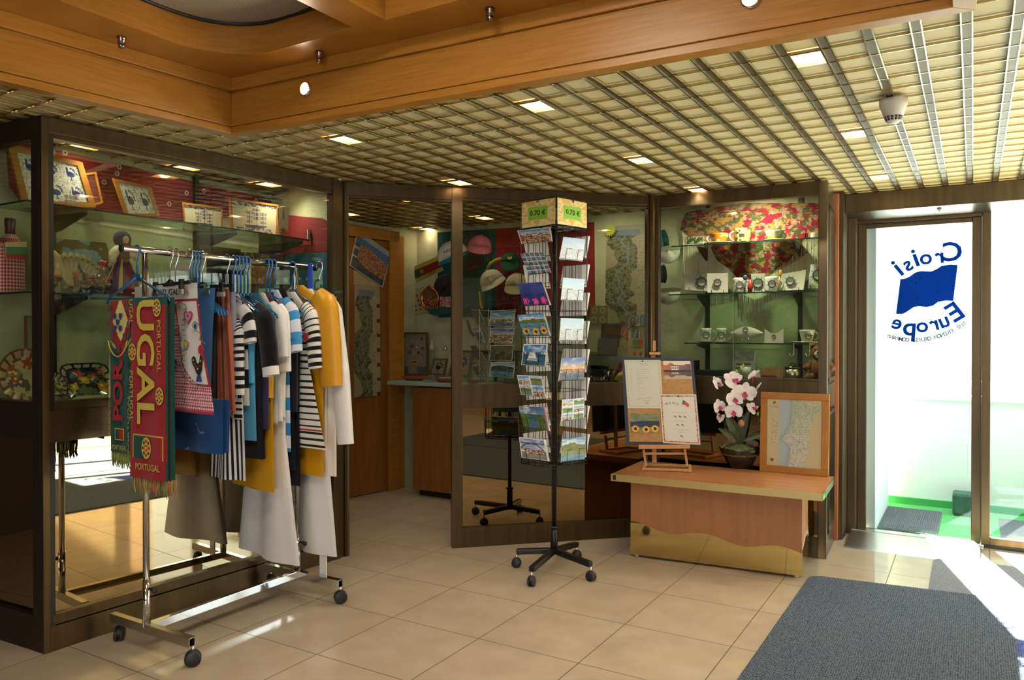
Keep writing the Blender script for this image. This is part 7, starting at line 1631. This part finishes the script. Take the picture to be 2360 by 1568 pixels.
P = base(1826, 886, 4.92, RL); k_ = 1/pxm(P); t = thing('steel_tin', 'round brushed steel tin with lid on the ledge of the right showcase', 'tin', tuple(P))
mb = MB(); mb.lathe([(.0001, 0), (k_*17, 0), (k_*17, k_*26), (.0001, k_*26)], 26, tuple(P)); mb.build('body', M_STEEL, t); mb = MB(); mb.lathe([(k_*17.5, k_*26), (k_*17.5, k_*29), (k_*8, k_*33), (.0001, k_*33)], 26, tuple(P)); mb.tube([P+Vector((-k_*7, 0, k_*31)), P+Vector((-k_*4, 0, k_*38)), P+Vector((k_*5, 0, k_*38)), P+Vector((k_*8, 0, k_*31))], k_*1, 6); mb.build('lid', mat('lid_dark', '#3c3a34', .3, .8), t)
boxthing('black_box', 'long black box with small white sticker on the ledge behind the easel', 'box', [(1602, 853), (1677, 855), (1677, 880), (1602, 880)], PY(5.0), .10, mat('box_black', '#171a1a', .4))
def bear(P, h, lbl, fur, muz, name='teddy_bear'):
    t = thing(name, lbl, 'toy', tuple(P)); mb = MB(); mb.ball(P+Vector((0, 0, h*.30)), h*.26, seg=18, sc=(1, .85, 1.15)); mb.ball(P+Vector((0, -.0, h*.72)), h*.21, seg=18)
    for s_ in (-1, 1): mb.ball(P+Vector((s_*h*.17, 0, h*.90)), h*.075, seg=10); mb.tube([P+Vector((s_*h*.2, -h*.02, h*.45)), P+Vector((s_*h*.34, -h*.16, h*.30))], [h*.10, h*.08], 10); mb.tube([P+Vector((s_*h*.16, -h*.05, h*.10)), P+Vector((s_*h*.24, -h*.30, h*.08))], [h*.12, h*.10], 10)
    mb.build('body', fur, t); mb = MB(); mb.ball(P+Vector((0, -h*.17, h*.68)), h*.11, seg=14, sc=(1, .8, .85)); mz = mb.build('muzzle', muz, t); mb = MB(); mb.ball(P+Vector((0, -h*.26, h*.72)), h*.035, seg=8)
    mb.build('nose', M_BLACK, mz); mb = MB()
    for s_ in (-1, 1): mb.ball(P+Vector((s_*h*.08, -h*.18, h*.80)), h*.022, seg=8)
    mb.build('eyes', M_BLACK, t)
M_FURB = noise_mat('brown_fur', '#6a4424', '#8c6034', 60, .95, bump=1, bscale=160); M_FURT = noise_mat('tan_fur', '#8a6a3c', '#a88450', 60, .95, bump=1, bscale=160)
P = base(1889, 886, 4.97, RL); bear(P, .235, 'brown teddy bear with white muzzle half hidden by the right frame post', M_FURB, mat('fur_white', '#c8c0b0', .9))
# ------------------------------------------------ caps hanging at the left of the right case
def cap(x, y, r, Y, m1, m2, lbl, ang=0, badge=None, grp=None, brim=.42, wide=1.0):
    """cap hung up and seen from its side: domed crown, curved peak below; ang turns it anticlockwise on the wall"""
    P = onp(x, y, *PY(Y)); k_ = 1/pxm(P); R_ = r*k_; t = thing('baseball_cap', lbl, 'cap', tuple(P), group=grp)
    z_ = Vector((sin(TH*.8), -cos(TH*.8), 0)); x_ = Vector((0, 0, 1)).cross(z_); T = Matrix((x_, Vector((0, 0, 1)), z_)).transposed().to_4x4(); T.translation = P; T = T @ Matrix.Rotation(radians(ang), 4, 'Z')
    mb = MB()
    for s_ in (1, -1): mb.grid(22, 8, lambda u, v: (R_*wide*cos(pi*u)*sin(pi/2*v)*(1 if s_ > 0 else 1), R_*1.02*sin(pi*u)*sin(pi/2*v), s_*R_*.55*cos(pi/2*v)*(.35+.65*sin(pi*u)**.5)), T=T)
    mb.build('crown', m1, t)
    mb = MB()
    for k2 in (0, .03): mb.grid(16, 6, lambda u, v: (R_*wide*(1.0+.10*v)*cos(pi*u), -R_*(.0+brim*v)*(.35+.65*sin(pi*u))-R_*k2, R_*(.05+.55*sin(pi*u)*(.4+.6*v))), T=T)
    mb.build('brim', m2, t)
    mb = MB(); pp = [T @ Vector((R_*wide*.55*cos(a)*.25+R_*wide*.0, R_*sin(a)*.99, R_*.30*sin(a))) for a in [pi/2*j/8 for j in range(9)]]; mb.tube(pp, R_*.018, 5); mb.build('seam', m2, t)
    if badge:
        mb = MB(); TB = T @ Matrix.Translation((0, R_*.38, R_*.50)) @ Matrix.Rotation(radians(-28), 4, 'X')
        if badge == 'round': mb.prism([(R_*.24*cos(a), R_*.24*sin(a)) for a in [i*.45 for i in range(14)]], .001, TB, 0); mb.prism([(R_*.13*cos(a), R_*.13*sin(a)) for a in [i*.45 for i in range(14)]], .002, TB, 1)
        else: mb.tube([TB @ Vector((R_*(-.4+.8*i/14), R_*.10*sin(i*1.7)+.0, .004)) for i in range(15)], R_*.02, 5, mi=0)
        mb.build('badge', [mat('badge_gold', '#c8a860', .7) if badge == 'round' else mat('badge_text', '#3c4a6a', .7), mat('badge_red', '#a03028', .7)], t)
    mb = MB(); mb.ball((0, R_*1.02, 0), R_*.06, seg=8, T=T); mb.build('button', m2, t)
    return t
c_ = lambda n_, h_: mat(n_, h_, .9, 0, .2)
cap(1527, 556, 24, 5.06, c_('cap_teal', '#2f8a86'), c_('cap_teal_dark', '#1c5c60'), 'teal cap, topmost of the caps at the left of the right showcase', 100, brim=.5)
cap(1538, 578, 29, 5.03, c_('cap_offwhite', '#c9c7ba'), c_('cap_offwhite', '#c9c7ba'), 'white cap with printed lettering below the teal cap', 186, badge=None, brim=.3)
cap(1527, 632, 20, 5.07, c_('cap_black', '#1c1f2a'), c_('cap_black', '#1c1f2a'), 'dark cap between the two white caps in the right showcase', 95)
cap(1540, 674, 28, 5.04, c_('cap_grey', '#9a998a'), c_('cap_grey', '#9a998a'), 'greyish cap with small script, lowest of the four hanging caps', 184, brim=.3)
P = base(1570, 830, 5.08, RL); P.z = RL; bear(P, .10, 'small tan fluffy toy behind the top of the easel', M_FURT, M_FURT, 'fluffy_toy')
mb = MB(); mb.box(Vector((-1.62, 5.1, RL+.09)), (.2, .16, .0))
boxthing('toy_stand', 'dark riser block under the tan fluffy toy', 'box', [(1545, 832), (1600, 832), (1600, 880), (1545, 880)], PY(5.05), .12, M_BLACK)

# ================================================================== SHOP INTERIOR
DP = ((DWa.x, DWa.y), (dn.x, dn.y))
def rivermap(u, v, s=3):
    if v > .90: return hx('#8c8468') if (v > .955 or u > .75 or u < .15) else hx('#62727e')
    c = .38+.10*sin(v*9+1)+.07*sin(v*21)+.03*sin(v*43)
    if u > .70:
        if u > .87: return hx('#3c362c') if floor(v*30) % 4 == 0 else hx('#98906e')
        return hx('#827a60') if (floor(v*130) % 2 and hsh(floor(u*34), floor(v*130), 4) > .35) else hx('#a0977a')
    if abs(u-c) < .018+.012*sin(v*17)**2: return hx('#64787e')
    if abs(u-c-.06*sin(v*13)) < .20+.16*fbm(3, v*16, 5)+.04*fbm(u*20, v*60, 2):
        f = fbm(u*16, v*60, s); return hx('#7c8478') if abs(f-.5) < .03 else q(mixc(hx('#30351c'), hx('#77764c'), (f-.25)*1.9))
    return hx('#928a68')
slab('river_map', [(818, 655), (875, 660), (877, 912), (816, 917)], off(DP, .036), .002, 60, 200, rivermap, 'tall printed river map fixed to the brown shop door', 'map')
slab('notice_sheet', [(816, 622), (880, 640), (880, 662), (816, 657)], off(DP, .034), .001, 30, 14, lambda u, v: hx('#8f8464') if floor(v*14) % 2 and u < .6 else hx('#a89a74'), 'cream notice above the river map on the shop door', 'notice')
def lisbon(u, v):
    if min(u, 1-u) < .02 or min(v, 1-v) < .02: return (.7, .7, .68)
    if v > .66+.06*sin(u*4): return hx('#8f9fb8') if v > .86 else hx('#4f6c98')
    if u < .14 and .25 < v < .95 and (v*4) % 1 > .2: return hx('#b8b8b0') if (v*12) % 3 < 1 else hx('#34506c')
    if v < .18+.5*max(0, .38-u): return q(mixc(hx('#2c3038'), hx('#54606c'), fbm(u*6, v*6, 1)))
    return q(mixc(hx('#6a4030'), hx('#b89478'), hsh(floor(u*44), floor(v*34), 3)*.8+.1))
slab('city_poster', [(824, 530), (903, 585), (882, 663), (806, 612)], off(DP, .042), .002, 90, 60, lisbon, 'tilted aerial-view city poster on the upper part of the shop door', 'poster', None, M_GLOSSP)
BKP = PY(5.242)
# national flag
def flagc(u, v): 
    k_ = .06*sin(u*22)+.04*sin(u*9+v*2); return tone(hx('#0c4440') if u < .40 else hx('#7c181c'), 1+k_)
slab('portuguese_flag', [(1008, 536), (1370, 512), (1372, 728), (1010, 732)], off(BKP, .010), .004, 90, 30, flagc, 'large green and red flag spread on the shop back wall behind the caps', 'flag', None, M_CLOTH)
cap(1045, 592, 37, 5.12, c_('cap_white', '#cfc9bc'), c_('cap_turquoise', '#2a7484'), 'white sun hat with turquoise brim hanging left of the partition post', 22, badge='Sol', brim=.30)
cap(1106, 569, 27, 5.16, c_('cap_pink', '#a8586c'), c_('cap_rose', '#94505c'), 'pink cap pinned on the green half of the flag', -8, brim=.65)
cap(1176, 603, 21, 5.17, c_('cap_green', '#1f4a2c'), c_('cap_green', '#1a4026'), 'dark green cap with round gold and red badge on the flag', 0, badge='round', brim=1.0)
cap(1135, 650, 29, 5.13, c_('cap_beige', '#b0a68c'), c_('cap_beige', '#b0a68c'), 'beige cap with thin script hanging in the middle of the flag', 28, badge='Rio', brim=.5)
cap(1192, 658, 28, 5.16, c_('cap_cream', '#b8ac8c'), c_('cap_cream2', '#a89a74'), 'cream cap with small brown print beside the black postcard rack', 4, brim=.75)
cap(1030, 662, 30, 5.18, c_('cap_brown', '#2c2424'), c_('cap_brown', '#2c2424'), 'dark brown cap low on the flag beside the partition post', 50)
cap(1092, 612, 20, 5.19, c_('cap_maroon', '#3c2424'), c_('cap_maroon', '#3c2424'), 'maroon cap under the pink cap', 20)
mb = MB(); mb.tube([onp(x, y, *PY(5.14)) for x, y in ((1122, 622), (1130, 608), (1142, 600), (1156, 596))], [.010, .014, .014, .012], 8); tag(mb.build('yellow_strap', mat('strap_yellow', '#a88a1c', .6)), 'curved yellow strap on the flag above the beige cap', 'strap')
mb = MB(); mb.tube([onp(x, y, *PY(5.13)) for x, y in ((1106, 672), (1108, 700), (1112, 715))], .012, 8); tag(mb.build('yellow_strap', MATS['strap_yellow']), 'yellow strap hanging under the beige cap', 'strap')
# licence plate souvenir
LP_ = off(BKP, .02)
C, Q = quadfn([(950, 616), (1007, 592), (1022, 623), (960, 652)], LP_); t = thing('souvenir_number_plate', 'tilted yellow souvenir number plate reading LISBOA beside the flag', 'number plate', tuple((C[0]+C[2])/2))
mb = MB(); mb.sheet(C, .003, 50, 36, lambda u, v: hx('#8f8a34') if (v > .76 or v < .26) else (hx('#1c3424') if u < .34 else hx('#701c1c'))); mb.build('plate', M_GLOSSP, t)
mb = MB(); r_v = (C[1]-C[0]).normalized(); u_v = Vector((0, -1, 0)).cross(r_v)*-1; u_v = (C[3]-C[0]); u_v = (u_v-r_v*u_v.dot(r_v)).normalized()
put_text(mb, 'LISBOA', frame_T(Q(.60, .05, .003), r_v, u_v), .022, 0); put_text(mb, 'PORTUGAL', frame_T(Q(.66, .38, .003), r_v, u_v), .036, 1, width=.115); mb.prism([(.018*cos(a), .022*sin(a)) for a in [i*.45 for i in range(14)]], .001, frame_T(Q(.30, .5, .003), r_v, u_v), 2); mb.build('plate_lettering', [M_INK, mat('plate_darkred', '#3c1410', .6), M_GOLD], t)
slab('bird_card', [(945, 668), (978, 660), (1000, 716), (955, 723)], off(BKP, .012), .002, 40, 44, lambda u, v: hx('#3c3826') if (hypot((u*4) % 1-.5, ((v*5) % 1-.5)*.8) < .24 and .1 < v < .8 and u < .8) else hx('#a09a68'), 'pale yellow card printed with rows of small birds beside the round clock', 'card')
P = onp(992, 689, *PY(5.12)); k_ = 1/pxm(P); t = thing('copper_clock', 'round copper-rimmed picture plate standing on the upper wall shelf', 'wall plate', tuple(P))
TT = frame_T(P, (1, 0, 0), (0, 0, 1)) @ Matrix.Rotation(pi, 4, 'Y') ; TT = Matrix.Translation(P) @ Matrix.Rotation(radians(90), 4, 'X')
mb = MB(); mb.lathe([(k_*22, 0), (k_*25, .004), (k_*27, .012), (k_*25, .018), (k_*21, .014), (k_*21, 0)], 36, T=TT, caps=False); mb.tube([P+Vector((-k_*8, -.01, k_*25)), P+Vector((0, -.01, k_*31)), P+Vector((k_*8, -.01, k_*25))], k_*2, 8); mb.build('copper_rim', mat('copper', '#c07848', .25, .9), t)
mb = MB(); RR_ = k_*22
for i in range(9):
    for j in range(30):
        a0, a1 = 2*pi*j/30, 2*pi*(j+1)/30; f0, f1 = i/9, (i+1)/9; am = (a0+a1)/2; fm_ = (f0+f1)/2; yy = fm_*sin(am); cc = hx('#5c4630') if yy > .2 else (hx('#a85a2c') if hsh(i, j, 3) > .5 else hx('#3c2c24'))
        mb.add([TT @ Vector((RR_*f*cos(a), RR_*f*sin(a), .006)) for f, a in ((f0, a0), (f1, a0), (f1, a1), (f0, a1))], [(0, 1, 2, 3)], 0, [cc])
mb.build('plate_face', M_CERAM, t)
boxthing('patterned_box', 'stack of red and white zigzag boxes beside the copper plate', 'box', [(1013, 684), (1043, 684), (1043, 708), (1013, 708)], PY(5.10), .04, noise_mat('zigzag', '#8a3c34', '#a8a08c', 60, .6, lo=.48, hi=.52))
tag(polyslab('green_cloth', [(982, 712), (1045, 709), (1045, 722), (1002, 728), (990, 724)], PY(5.03), .01, mat('green_felt', '#14403a', .9)), 'dark green cloth on the upper shop shelf below the copper plate', 'cloth')
# magnet board
MBP = PY(5.10); MC, MQ = quadfn([(914, 766), (985, 766), (985, 866), (914, 866)], MBP)
t = framed('magnet_board', 'wood-framed grey board covered with souvenir magnets on the shop counter', 'magnet board', [(914, 766), (985, 766), (986, 866), (915, 866)], MBP, .018, lambda u, v: hx('#4a5058') if v < .18 and (u < .32 or u > .68) else q(mixc(hx('#8a8474'), hx('#6c685e'), fbm(u*2, v*2, 3))), mat('board_frame', '#5f3a22', .5), 30, 40)
random.seed(11)
MAGL = ['dark rooster magnet at the top left', 'cream boat magnet near the top centre', 'dark rooster magnet at the top right', 'reddish magnet, leftmost of the upper row', 'cream shield magnet, second in the upper row', 'brown magnet, third in the upper row', 'framed square magnet, fourth in the upper row', 'dark square magnet at the right of the upper row', 'pale round magnet at the left edge', 'small pinkish magnet, second in the lower row', 'brown winged magnet, third in the lower row', 'dark figure magnet, fourth in the lower row', 'diamond-shaped magnet, fifth in the lower row', 'pale square magnet at the lower right', 'pale ring magnet at the lower left']
for i, (x, y) in enumerate(((932, 775), (950, 787), (972, 780), (925, 800), (934, 797), (949, 798), (960, 800), (973, 803), (922, 814), (933, 811), (944, 812), (953, 814), (964, 813), (974, 818), (923, 820), (955, 836))):
    P = onp(x, y, *off(MBP, .004)); c1 = [hx('#241c18'), hx('#b8ac8c'), hx('#201c1c'), hx('#8a4a34'), hx('#a89c84')][i % 5]; mb = MB(); s_ = .011 if i < 15 else .024
    if i == 15: mb.box(P, (.066, .006, .034), col=hx('#a88428')); mb.box(P+Vector((0, -.004, .004)), (.058, .002, .010), col=hx('#2a241c'))
    elif i % 3 == 0: mb.ball(P, s_, seg=8, sc=(1, .3, 1.3), col=c1); mb.ball(P+Vector((.006, -.002, s_)), s_*.45, seg=6, sc=(1, .4, 1), col=hx('#7a2c24'))
    else: mb.box(P, (s_*2, .005, s_*1.8), col=c1); mb.box(P+Vector((0, -.003, 0)), (s_*1.2, .002, s_*1.1), col=hx('#6a4c3c'))
    tag(mb.build('fridge_magnet', M_CERAM), 'yellow tram magnet on the grey magnet board' if i == 15 else MAGL[i]+' on the grey magnet board', 'magnet', None if i == 15 else 'small magnets on the grey board')
def dish(x0, x1, yt, yb, Y, lbl, m):
    P = base((x0+x1)/2, yb, Y, WT); k_ = 1/pxm(P); R_ = (x1-x0)/2*k_; mb = MB(); mb.lathe([(.0001, 0), (R_*.6, 0), (R_, k_*9), (R_*.98, k_*10), (R_*.6, k_*2.5), (.0001, k_*2.5)], 28, tuple(P), sy=.45); return tag(mb.build('terracotta_dish', m), lbl, 'dish'), P, k_, R_
M_TERRA = mat('terracotta', '#8a4c30', .5)
dish(918, 990, 858, 871, 4.98, 'oval terracotta dish below the magnet board', M_TERRA)
o_, P, k_, R_ = dish(996, 1056, 860, 875, 4.93, 'oval terracotta dish of cork stoppers on the shop counter', M_TERRA)
for i in range(6): mb = MB(); c0 = P+Vector((-R_*.45+i*R_*.2, 0, k_*4)); mb.tube([c0, c0+Vector((0, 0, k_*7))], k_*3, 8); tag(mb.build('bottle_stopper', mat('stopper_cream', '#b0a284', .7)), 'cream bottle stopper, %s from the left in the terracotta dish' % ORD[i], 'stopper', 'bottle stoppers in the terracotta dish')
dish(1074, 1106, 865, 878, 4.90, 'small terracotta dish right of the partition post', M_TERRA)
framed('framed_tile', 'wood-framed black rooster tile leaning on the shop counter', 'framed tile', [(998, 827), (1031, 827), (1022, 866), (989, 864)], PY(5.14), .014, lambda u, v: roosterart(u, v, 1, 1, '#26262a', '#8f8a78'), mat('frame_brown', '#6a4a28', .5), 40, 50)
framed('framed_tile', 'larger wood-framed rooster tile half hidden by the partition post', 'framed tile', [(1046, 810), (1090, 810), (1080, 869), (1032, 868)], PY(5.12), .018, lambda u, v: roosterart(u, v, 1, 1, '#26262a', '#8f8a78'), MATS['frame_brown'], 40, 50)
for (x, Y, hp, l) in ((995, 5.12, 22, 'small white bell-shaped figurine on the lower wall shelf'), (1026, 5.12, 10, 'small silver trinket on the lower wall shelf')):
    P = base(x, 787, Y, 1.165); k_ = 1/pxm(P); mb = MB(); mb.lathe([(.0001, 0), (k_*6, 0), (k_*5, k_*hp*.4), (k_*2, k_*hp*.6), (k_*1.5, k_*hp), (.0001, k_*hp)], 14, tuple(P)); tag(mb.build('shelf_figurine', mat('figurine_white', '#a8a494', .4) if hp > 15 else M_SILV), l, 'figurine')
mb = MB(); mb.tube([onp(x, y, *PY(5.0)) for x, y in ((1077, 738), (1081, 750), (1085, 765), (1093, 775))], .010, 8); tag(mb.build('dark_figurine', M_BLACK), 'thin dark figurine left of the white wire card stand', 'figurine')
# white wire card stand on the counter
RWc = base(1152, 884, 4.97, WT); t = thing('card_stand', 'white wire postcard stand on the counter behind the partition glass', 'postcard stand', tuple(RWc)); k_ = 1/pxm(RWc)
WP = PV(RWc.x, RWc.y); W1 = ((RWc.x, RWc.y-.07), (.25, -.97)); W2 = ((RWc.x-.10, RWc.y), (-.55, -.83))
mb = MB(); M_WW = mat('white_wire', '#b8b29c', .4)
for (x, y0) in ((1126, 880), (1186, 880), (1105, 878), (1160, 884)): mb.tube([onp(x, y0, *WP), onp(x, 712, *WP)], .0022, 6)
for y in (714, 754, 794, 833, 872): mb.tube([onp(1086, y, *WP), onp(1126, y+3, *WP), onp(1190, y, *WP)], .0018, 5)
mb.build('wire_frame', M_WW, t); pw_ = MB()
GW = 'postcards in the white wire stand'
for i, (p, cf, l) in enumerate([([(1131, 716), (1188, 717), (1182, 754), (1127, 751)], lambda u, v: town(u, v, 41, .4, water=.2), 'postcard of a harbour with boats, topmost in the white wire stand'), ([(1130, 756), (1186, 757), (1180, 793), (1127, 790)], lambda u, v: town(u, v, 42, .55, skyt='#5a4c9c'), 'postcard of a town under violet sky, second in the white wire stand'),
    ([(1131, 796), (1184, 796), (1180, 832), (1127, 832)], lambda u, v: rock(u, v, 4), 'dark postcard of a rocky street, third in the white wire stand'), ([(1132, 835), (1187, 835), (1183, 871), (1127, 869)], lambda u, v: hills(u, v, 44, '#2c3c44', '#5c6c74', water=.35), 'postcard captioned PORTUGAL, lowest in the white wire stand')]):
    o = card('postcard', p, off(W1, .0), E3(lambda u, v, s, cf=cf: cf(u, v), 0), l, GW, wire=pw_, nx=44, ny=30)
    if i == 3:
        C = px_corners(p, W1); mb = MB(); put_text(mb, 'PORTUGAL', frame_T((C[0]+C[1])/2+pn(W1)*.003+Vector((0, 0, .002)), C[1]-C[0], (0, 0, 1)), .010, 0, width=.13); mb.build('caption', M_INKG, o)
for i, (p, l) in enumerate([([(1084, 718), (1103, 713), (1118, 746), (1100, 752)], 'topmost'), ([(1091, 757), (1104, 754), (1118, 790), (1103, 795)], 'second'), ([(1083, 798), (1098, 796), (1118, 829), (1101, 833)], 'third'), ([(1084, 836), (1098, 835), (1118, 872), (1100, 874)], 'lowest')]):
    card('postcard', p, off(W2, .0), lambda u, v, i=i: (rock(u, v, 7+i) if i in (0, 2) else hills(u, v, 50+i, '#3c4434', '#6a6c6c', '#4c4878')), 'slanted dark postcard on the left face of the white wire stand, '+l+' of four', GW, wire=pw_, nx=20, ny=26)
pw_.build('wire_pockets', M_WW, t)
# behind the right half of the partition
slab('river_map', [(1398, 522), (1500, 516), (1500, 752), (1394, 752)], off(BKP, .010), .002, 70, 160, rivermap, 'tall printed river map on the wall behind the partition glass', 'map')
P = onp(1405, 531, *PY(5.20)); k_ = 1/pxm(P); st = []
for i in range(32): r = (17 if i % 2 == 0 else 11.5)*k_; st.append((r*cos(i*pi/16), r*.9*sin(i*pi/16)))
mb = MB(); TT = frame_T(P, (1, 0, 0), (0, 0, 1)); mb.prism(st, .002, TT, 0); put_text(mb, 'Navigation', TT @ Matrix.Translation((0, .004, .002)), .008, 1, width=k_*17); put_text(mb, 'Douro', TT @ Matrix.Translation((0, -.012, .002)), .008, 1, width=k_*12)
tag(mb.build('starburst_label', [mat('star_yellow', '#a8b02c', .6), MATS['flag_green']]), 'yellow-green starburst label at the top of the wall map', 'label')
slab('ring_board', [(1362, 705), (1402, 705), (1402, 748), (1358, 748)], off(BKP, .014), .01, 40, 44, lambda u, v: hx('#a09878') if abs(hypot((u*2.2) % 1-.5, (v*2) % 1-.5)-.28) < .07 else hx('#7c6f4a'), 'brown board of pale ring motifs behind the black postcard rack', 'board')
framed('dark_picture', 'dark purple-framed picture leaning behind the grey plaque', 'picture', [(1387, 746), (1430, 746), (1428, 776), (1384, 776)], PY(5.16), .020, lambda u, v: hx('#54302c'), mat('frame_purple', '#221c2c', .5), 2, 2)
boxthing('dark_case', 'dark bluish box below the purple-framed picture', 'case', [(1384, 776), (1430, 773), (1428, 800), (1382, 800)], PY(5.14), .03, mat('case_blue', '#262c38', .5))
boxthing('grey_plaque', 'grey slate plaque leaning on the shop counter left of the bookmarks', 'plaque', [(1379, 780), (1424, 781), (1421, 822), (1375, 820)], PY(5.05), .012, mat('slate_grey', '#3c4044', .6))
BMc = [('#5c4a5c', 1441, 727, 1456, 758), ('#4a6470', 1462, 727, 1472, 745), ('#3c6474', 1475, 726, 1488, 752), ('#8a4034', 1432, 753, 1448, 786), ('#4a6468', 1455, 754, 1472, 782), ('#7c7c64', 1475, 756, 1488, 782), ('#8a7f54', 1427, 778, 1446, 815), ('#a88a74', 1449, 779, 1466, 800)]
for i, (c, x0, y0, x1, y1) in enumerate(BMc):
    P0 = PY(5.16-.012*i); C, Q = quadfn([(x0, y0), (x1, y0), (x1, y1), (x0, y1)], P0); w_ = (C[1]-C[0]).length; h_ = (C[3]-C[0]).length; mb = MB()
    pts = [(0, 0), (w_, 0), (w_, h_-w_*.4)]+[(w_/2+w_/2*cos(a), h_-w_*.4+w_*.4*sin(a)) for a in [pi*j/8 for j in range(1, 8)]]+[(0, h_-w_*.4)]
    T = frame_T(C[0], (1, 0, 0), (0, 0, 1)); mb.prism(pts, .003, T, 0)
    for j in range(5): mb.prism([(w_*(.3+.4*hsh(i, j, 1))+w_*.12*cos(a), h_*(.15+.15*j)+w_*.12*sin(a)) for a in [b*1.05 for b in range(6)]], .004, T, 1)
    tag(mb.build('decorated_bookmark', [mat('bookmark_%s' % c[1:], c, .6), mat('bookmark_ink', '#a89c84', .6)]), ['purple floral', 'plain teal', 'tall blue', 'rust-red round-topped', 'faded green', 'pale leaf-patterned', 'olive scroll-patterned', 'pink rooster'][i]+' bookmark on the stand right of the grey plaque', 'bookmark', 'bookmarks on the stand')
PTc = [(1446, 796), (1460, 792), (1460, 782), (1487, 779), (1487, 824), (1446, 824)]
o = polyslab('portugal_sign', PTc, PY(5.02), .006, mat('cream_board', '#a09468', .6)); tag(o, 'cream souvenir cut-out reading PORTUGAL with a small flag', 'souvenir sign')
mb = MB(); T = frame_T(onp(1468, 803, *PY(5.015)), (1, 0, 0), (0, 0, 1)); put_text(mb, 'PORTUGAL', T, .014, 0, width=.085)
for (x, y, c) in ((1464, 790, 1), (1476, 789, 2)): mb.box(onp(x, y, *PY(5.014)), (.036, .002, .040), c)
for (x, y) in ((1463, 814), (1477, 816)): mb.ball(onp(x, y, *PY(5.014)), .013, 2 if x < 1470 else 0, seg=8, sc=(1, .2, 1.2))
mb.build('sign_print', [mat('print_brown', '#5c3020', .6), MATS['flag_green'], mat('print_red', '#a82420', .6)], o)
# drinking glasses
M_DG = glass_mat('drinking_glass', '#c8c6b4', boost=2.2)
M_AMB = glass_mat('amber_glass', '#b8a050', boost=2.0)
def goblet(P, h, r, m, lbl, grp, name='shot_glass'):
    mb = MB(); mb.lathe([(r*.62, 0), (r*.66, h*.12), (r*.95, h), (r*.88, h), (r*.58, h*.14), (.0001, h*.14)], 16, tuple(P)); return tag(mb.build(name, m), lbl, 'glass', grp)
GG = 'small clear souvenir glasses on the shop counter'; GA = 'amber-tinted souvenir glasses on the shop counter'
for i in range(10):
    P = base(1362+(i % 5)*9, 846, 5.16-.05*(i//5), WT+.085 if i < 5 else WT+.0); 
    P = base(1362+(i % 5)*9, 846, 5.16 if i < 5 else 5.08, WT+.075 if i < 5 else WT); goblet(P, .075, .020, M_DG, 'small clear souvenir glass, %s from the left in the %s row' % (ORD[i % 5], ('raised back', 'front')[i//5]), GG)
boxthing('glass_riser', 'small dark riser under the back row of clear glasses', 'riser', [(1357, 852), (1406, 852), (1406, 878), (1357, 878)], PY(5.14), .06, M_BLACK)
for i in range(6):
    P = base(1398+(i % 3)*11, 872, 5.02-.05*(i//3), WT); goblet(P, .125, .022, M_AMB, 'tall amber-tinted glass, %s from the left in the %s row' % (ORD[i % 3], ('rear', 'front')[i//3]), GA, 'tall_glass')
mb = MB(); mb.tube([onp(x, y, *PY(4.98)) for x, y in ((1428, 872), (1424, 858), (1432, 840), (1438, 828))], [.018, .016, .014, .010], 8); tag(mb.build('red_scarf', mat('scarf_redy', '#7c1c20', .9)), 'rolled red scarf beside the amber glasses', 'scarf')
mb = MB(); mb.tube([onp(x, y, *PY(4.96)) for x, y in ((1420, 876), (1428, 866), (1436, 860))], [.014, .020, .016], 8); tag(mb.build('yellow_cloth', mat('cloth_yellow', '#a8923c', .9)), 'folded yellow cloth in front of the rolled red scarf', 'cloth')
# yellow sticker on the partition rail
C, Q = quadfn([(1256, 905), (1300, 905), (1300, 922), (1256, 922)], PT.plane(.002)); mb = MB(); mb.sheet(C, .001, 1, 1, lambda u, v: hx('#c8a850')); put_text(mb, 'S', frame_T(Q(.22, .22, .001), C[1]-C[0], (0, 0, 1)), .020, 1, align='l'); tag(mb.build('rail_sticker', [M_PAPER, M_INK]), 'yellow sticker with black letter S on the partition rail behind the rack', 'sticker')
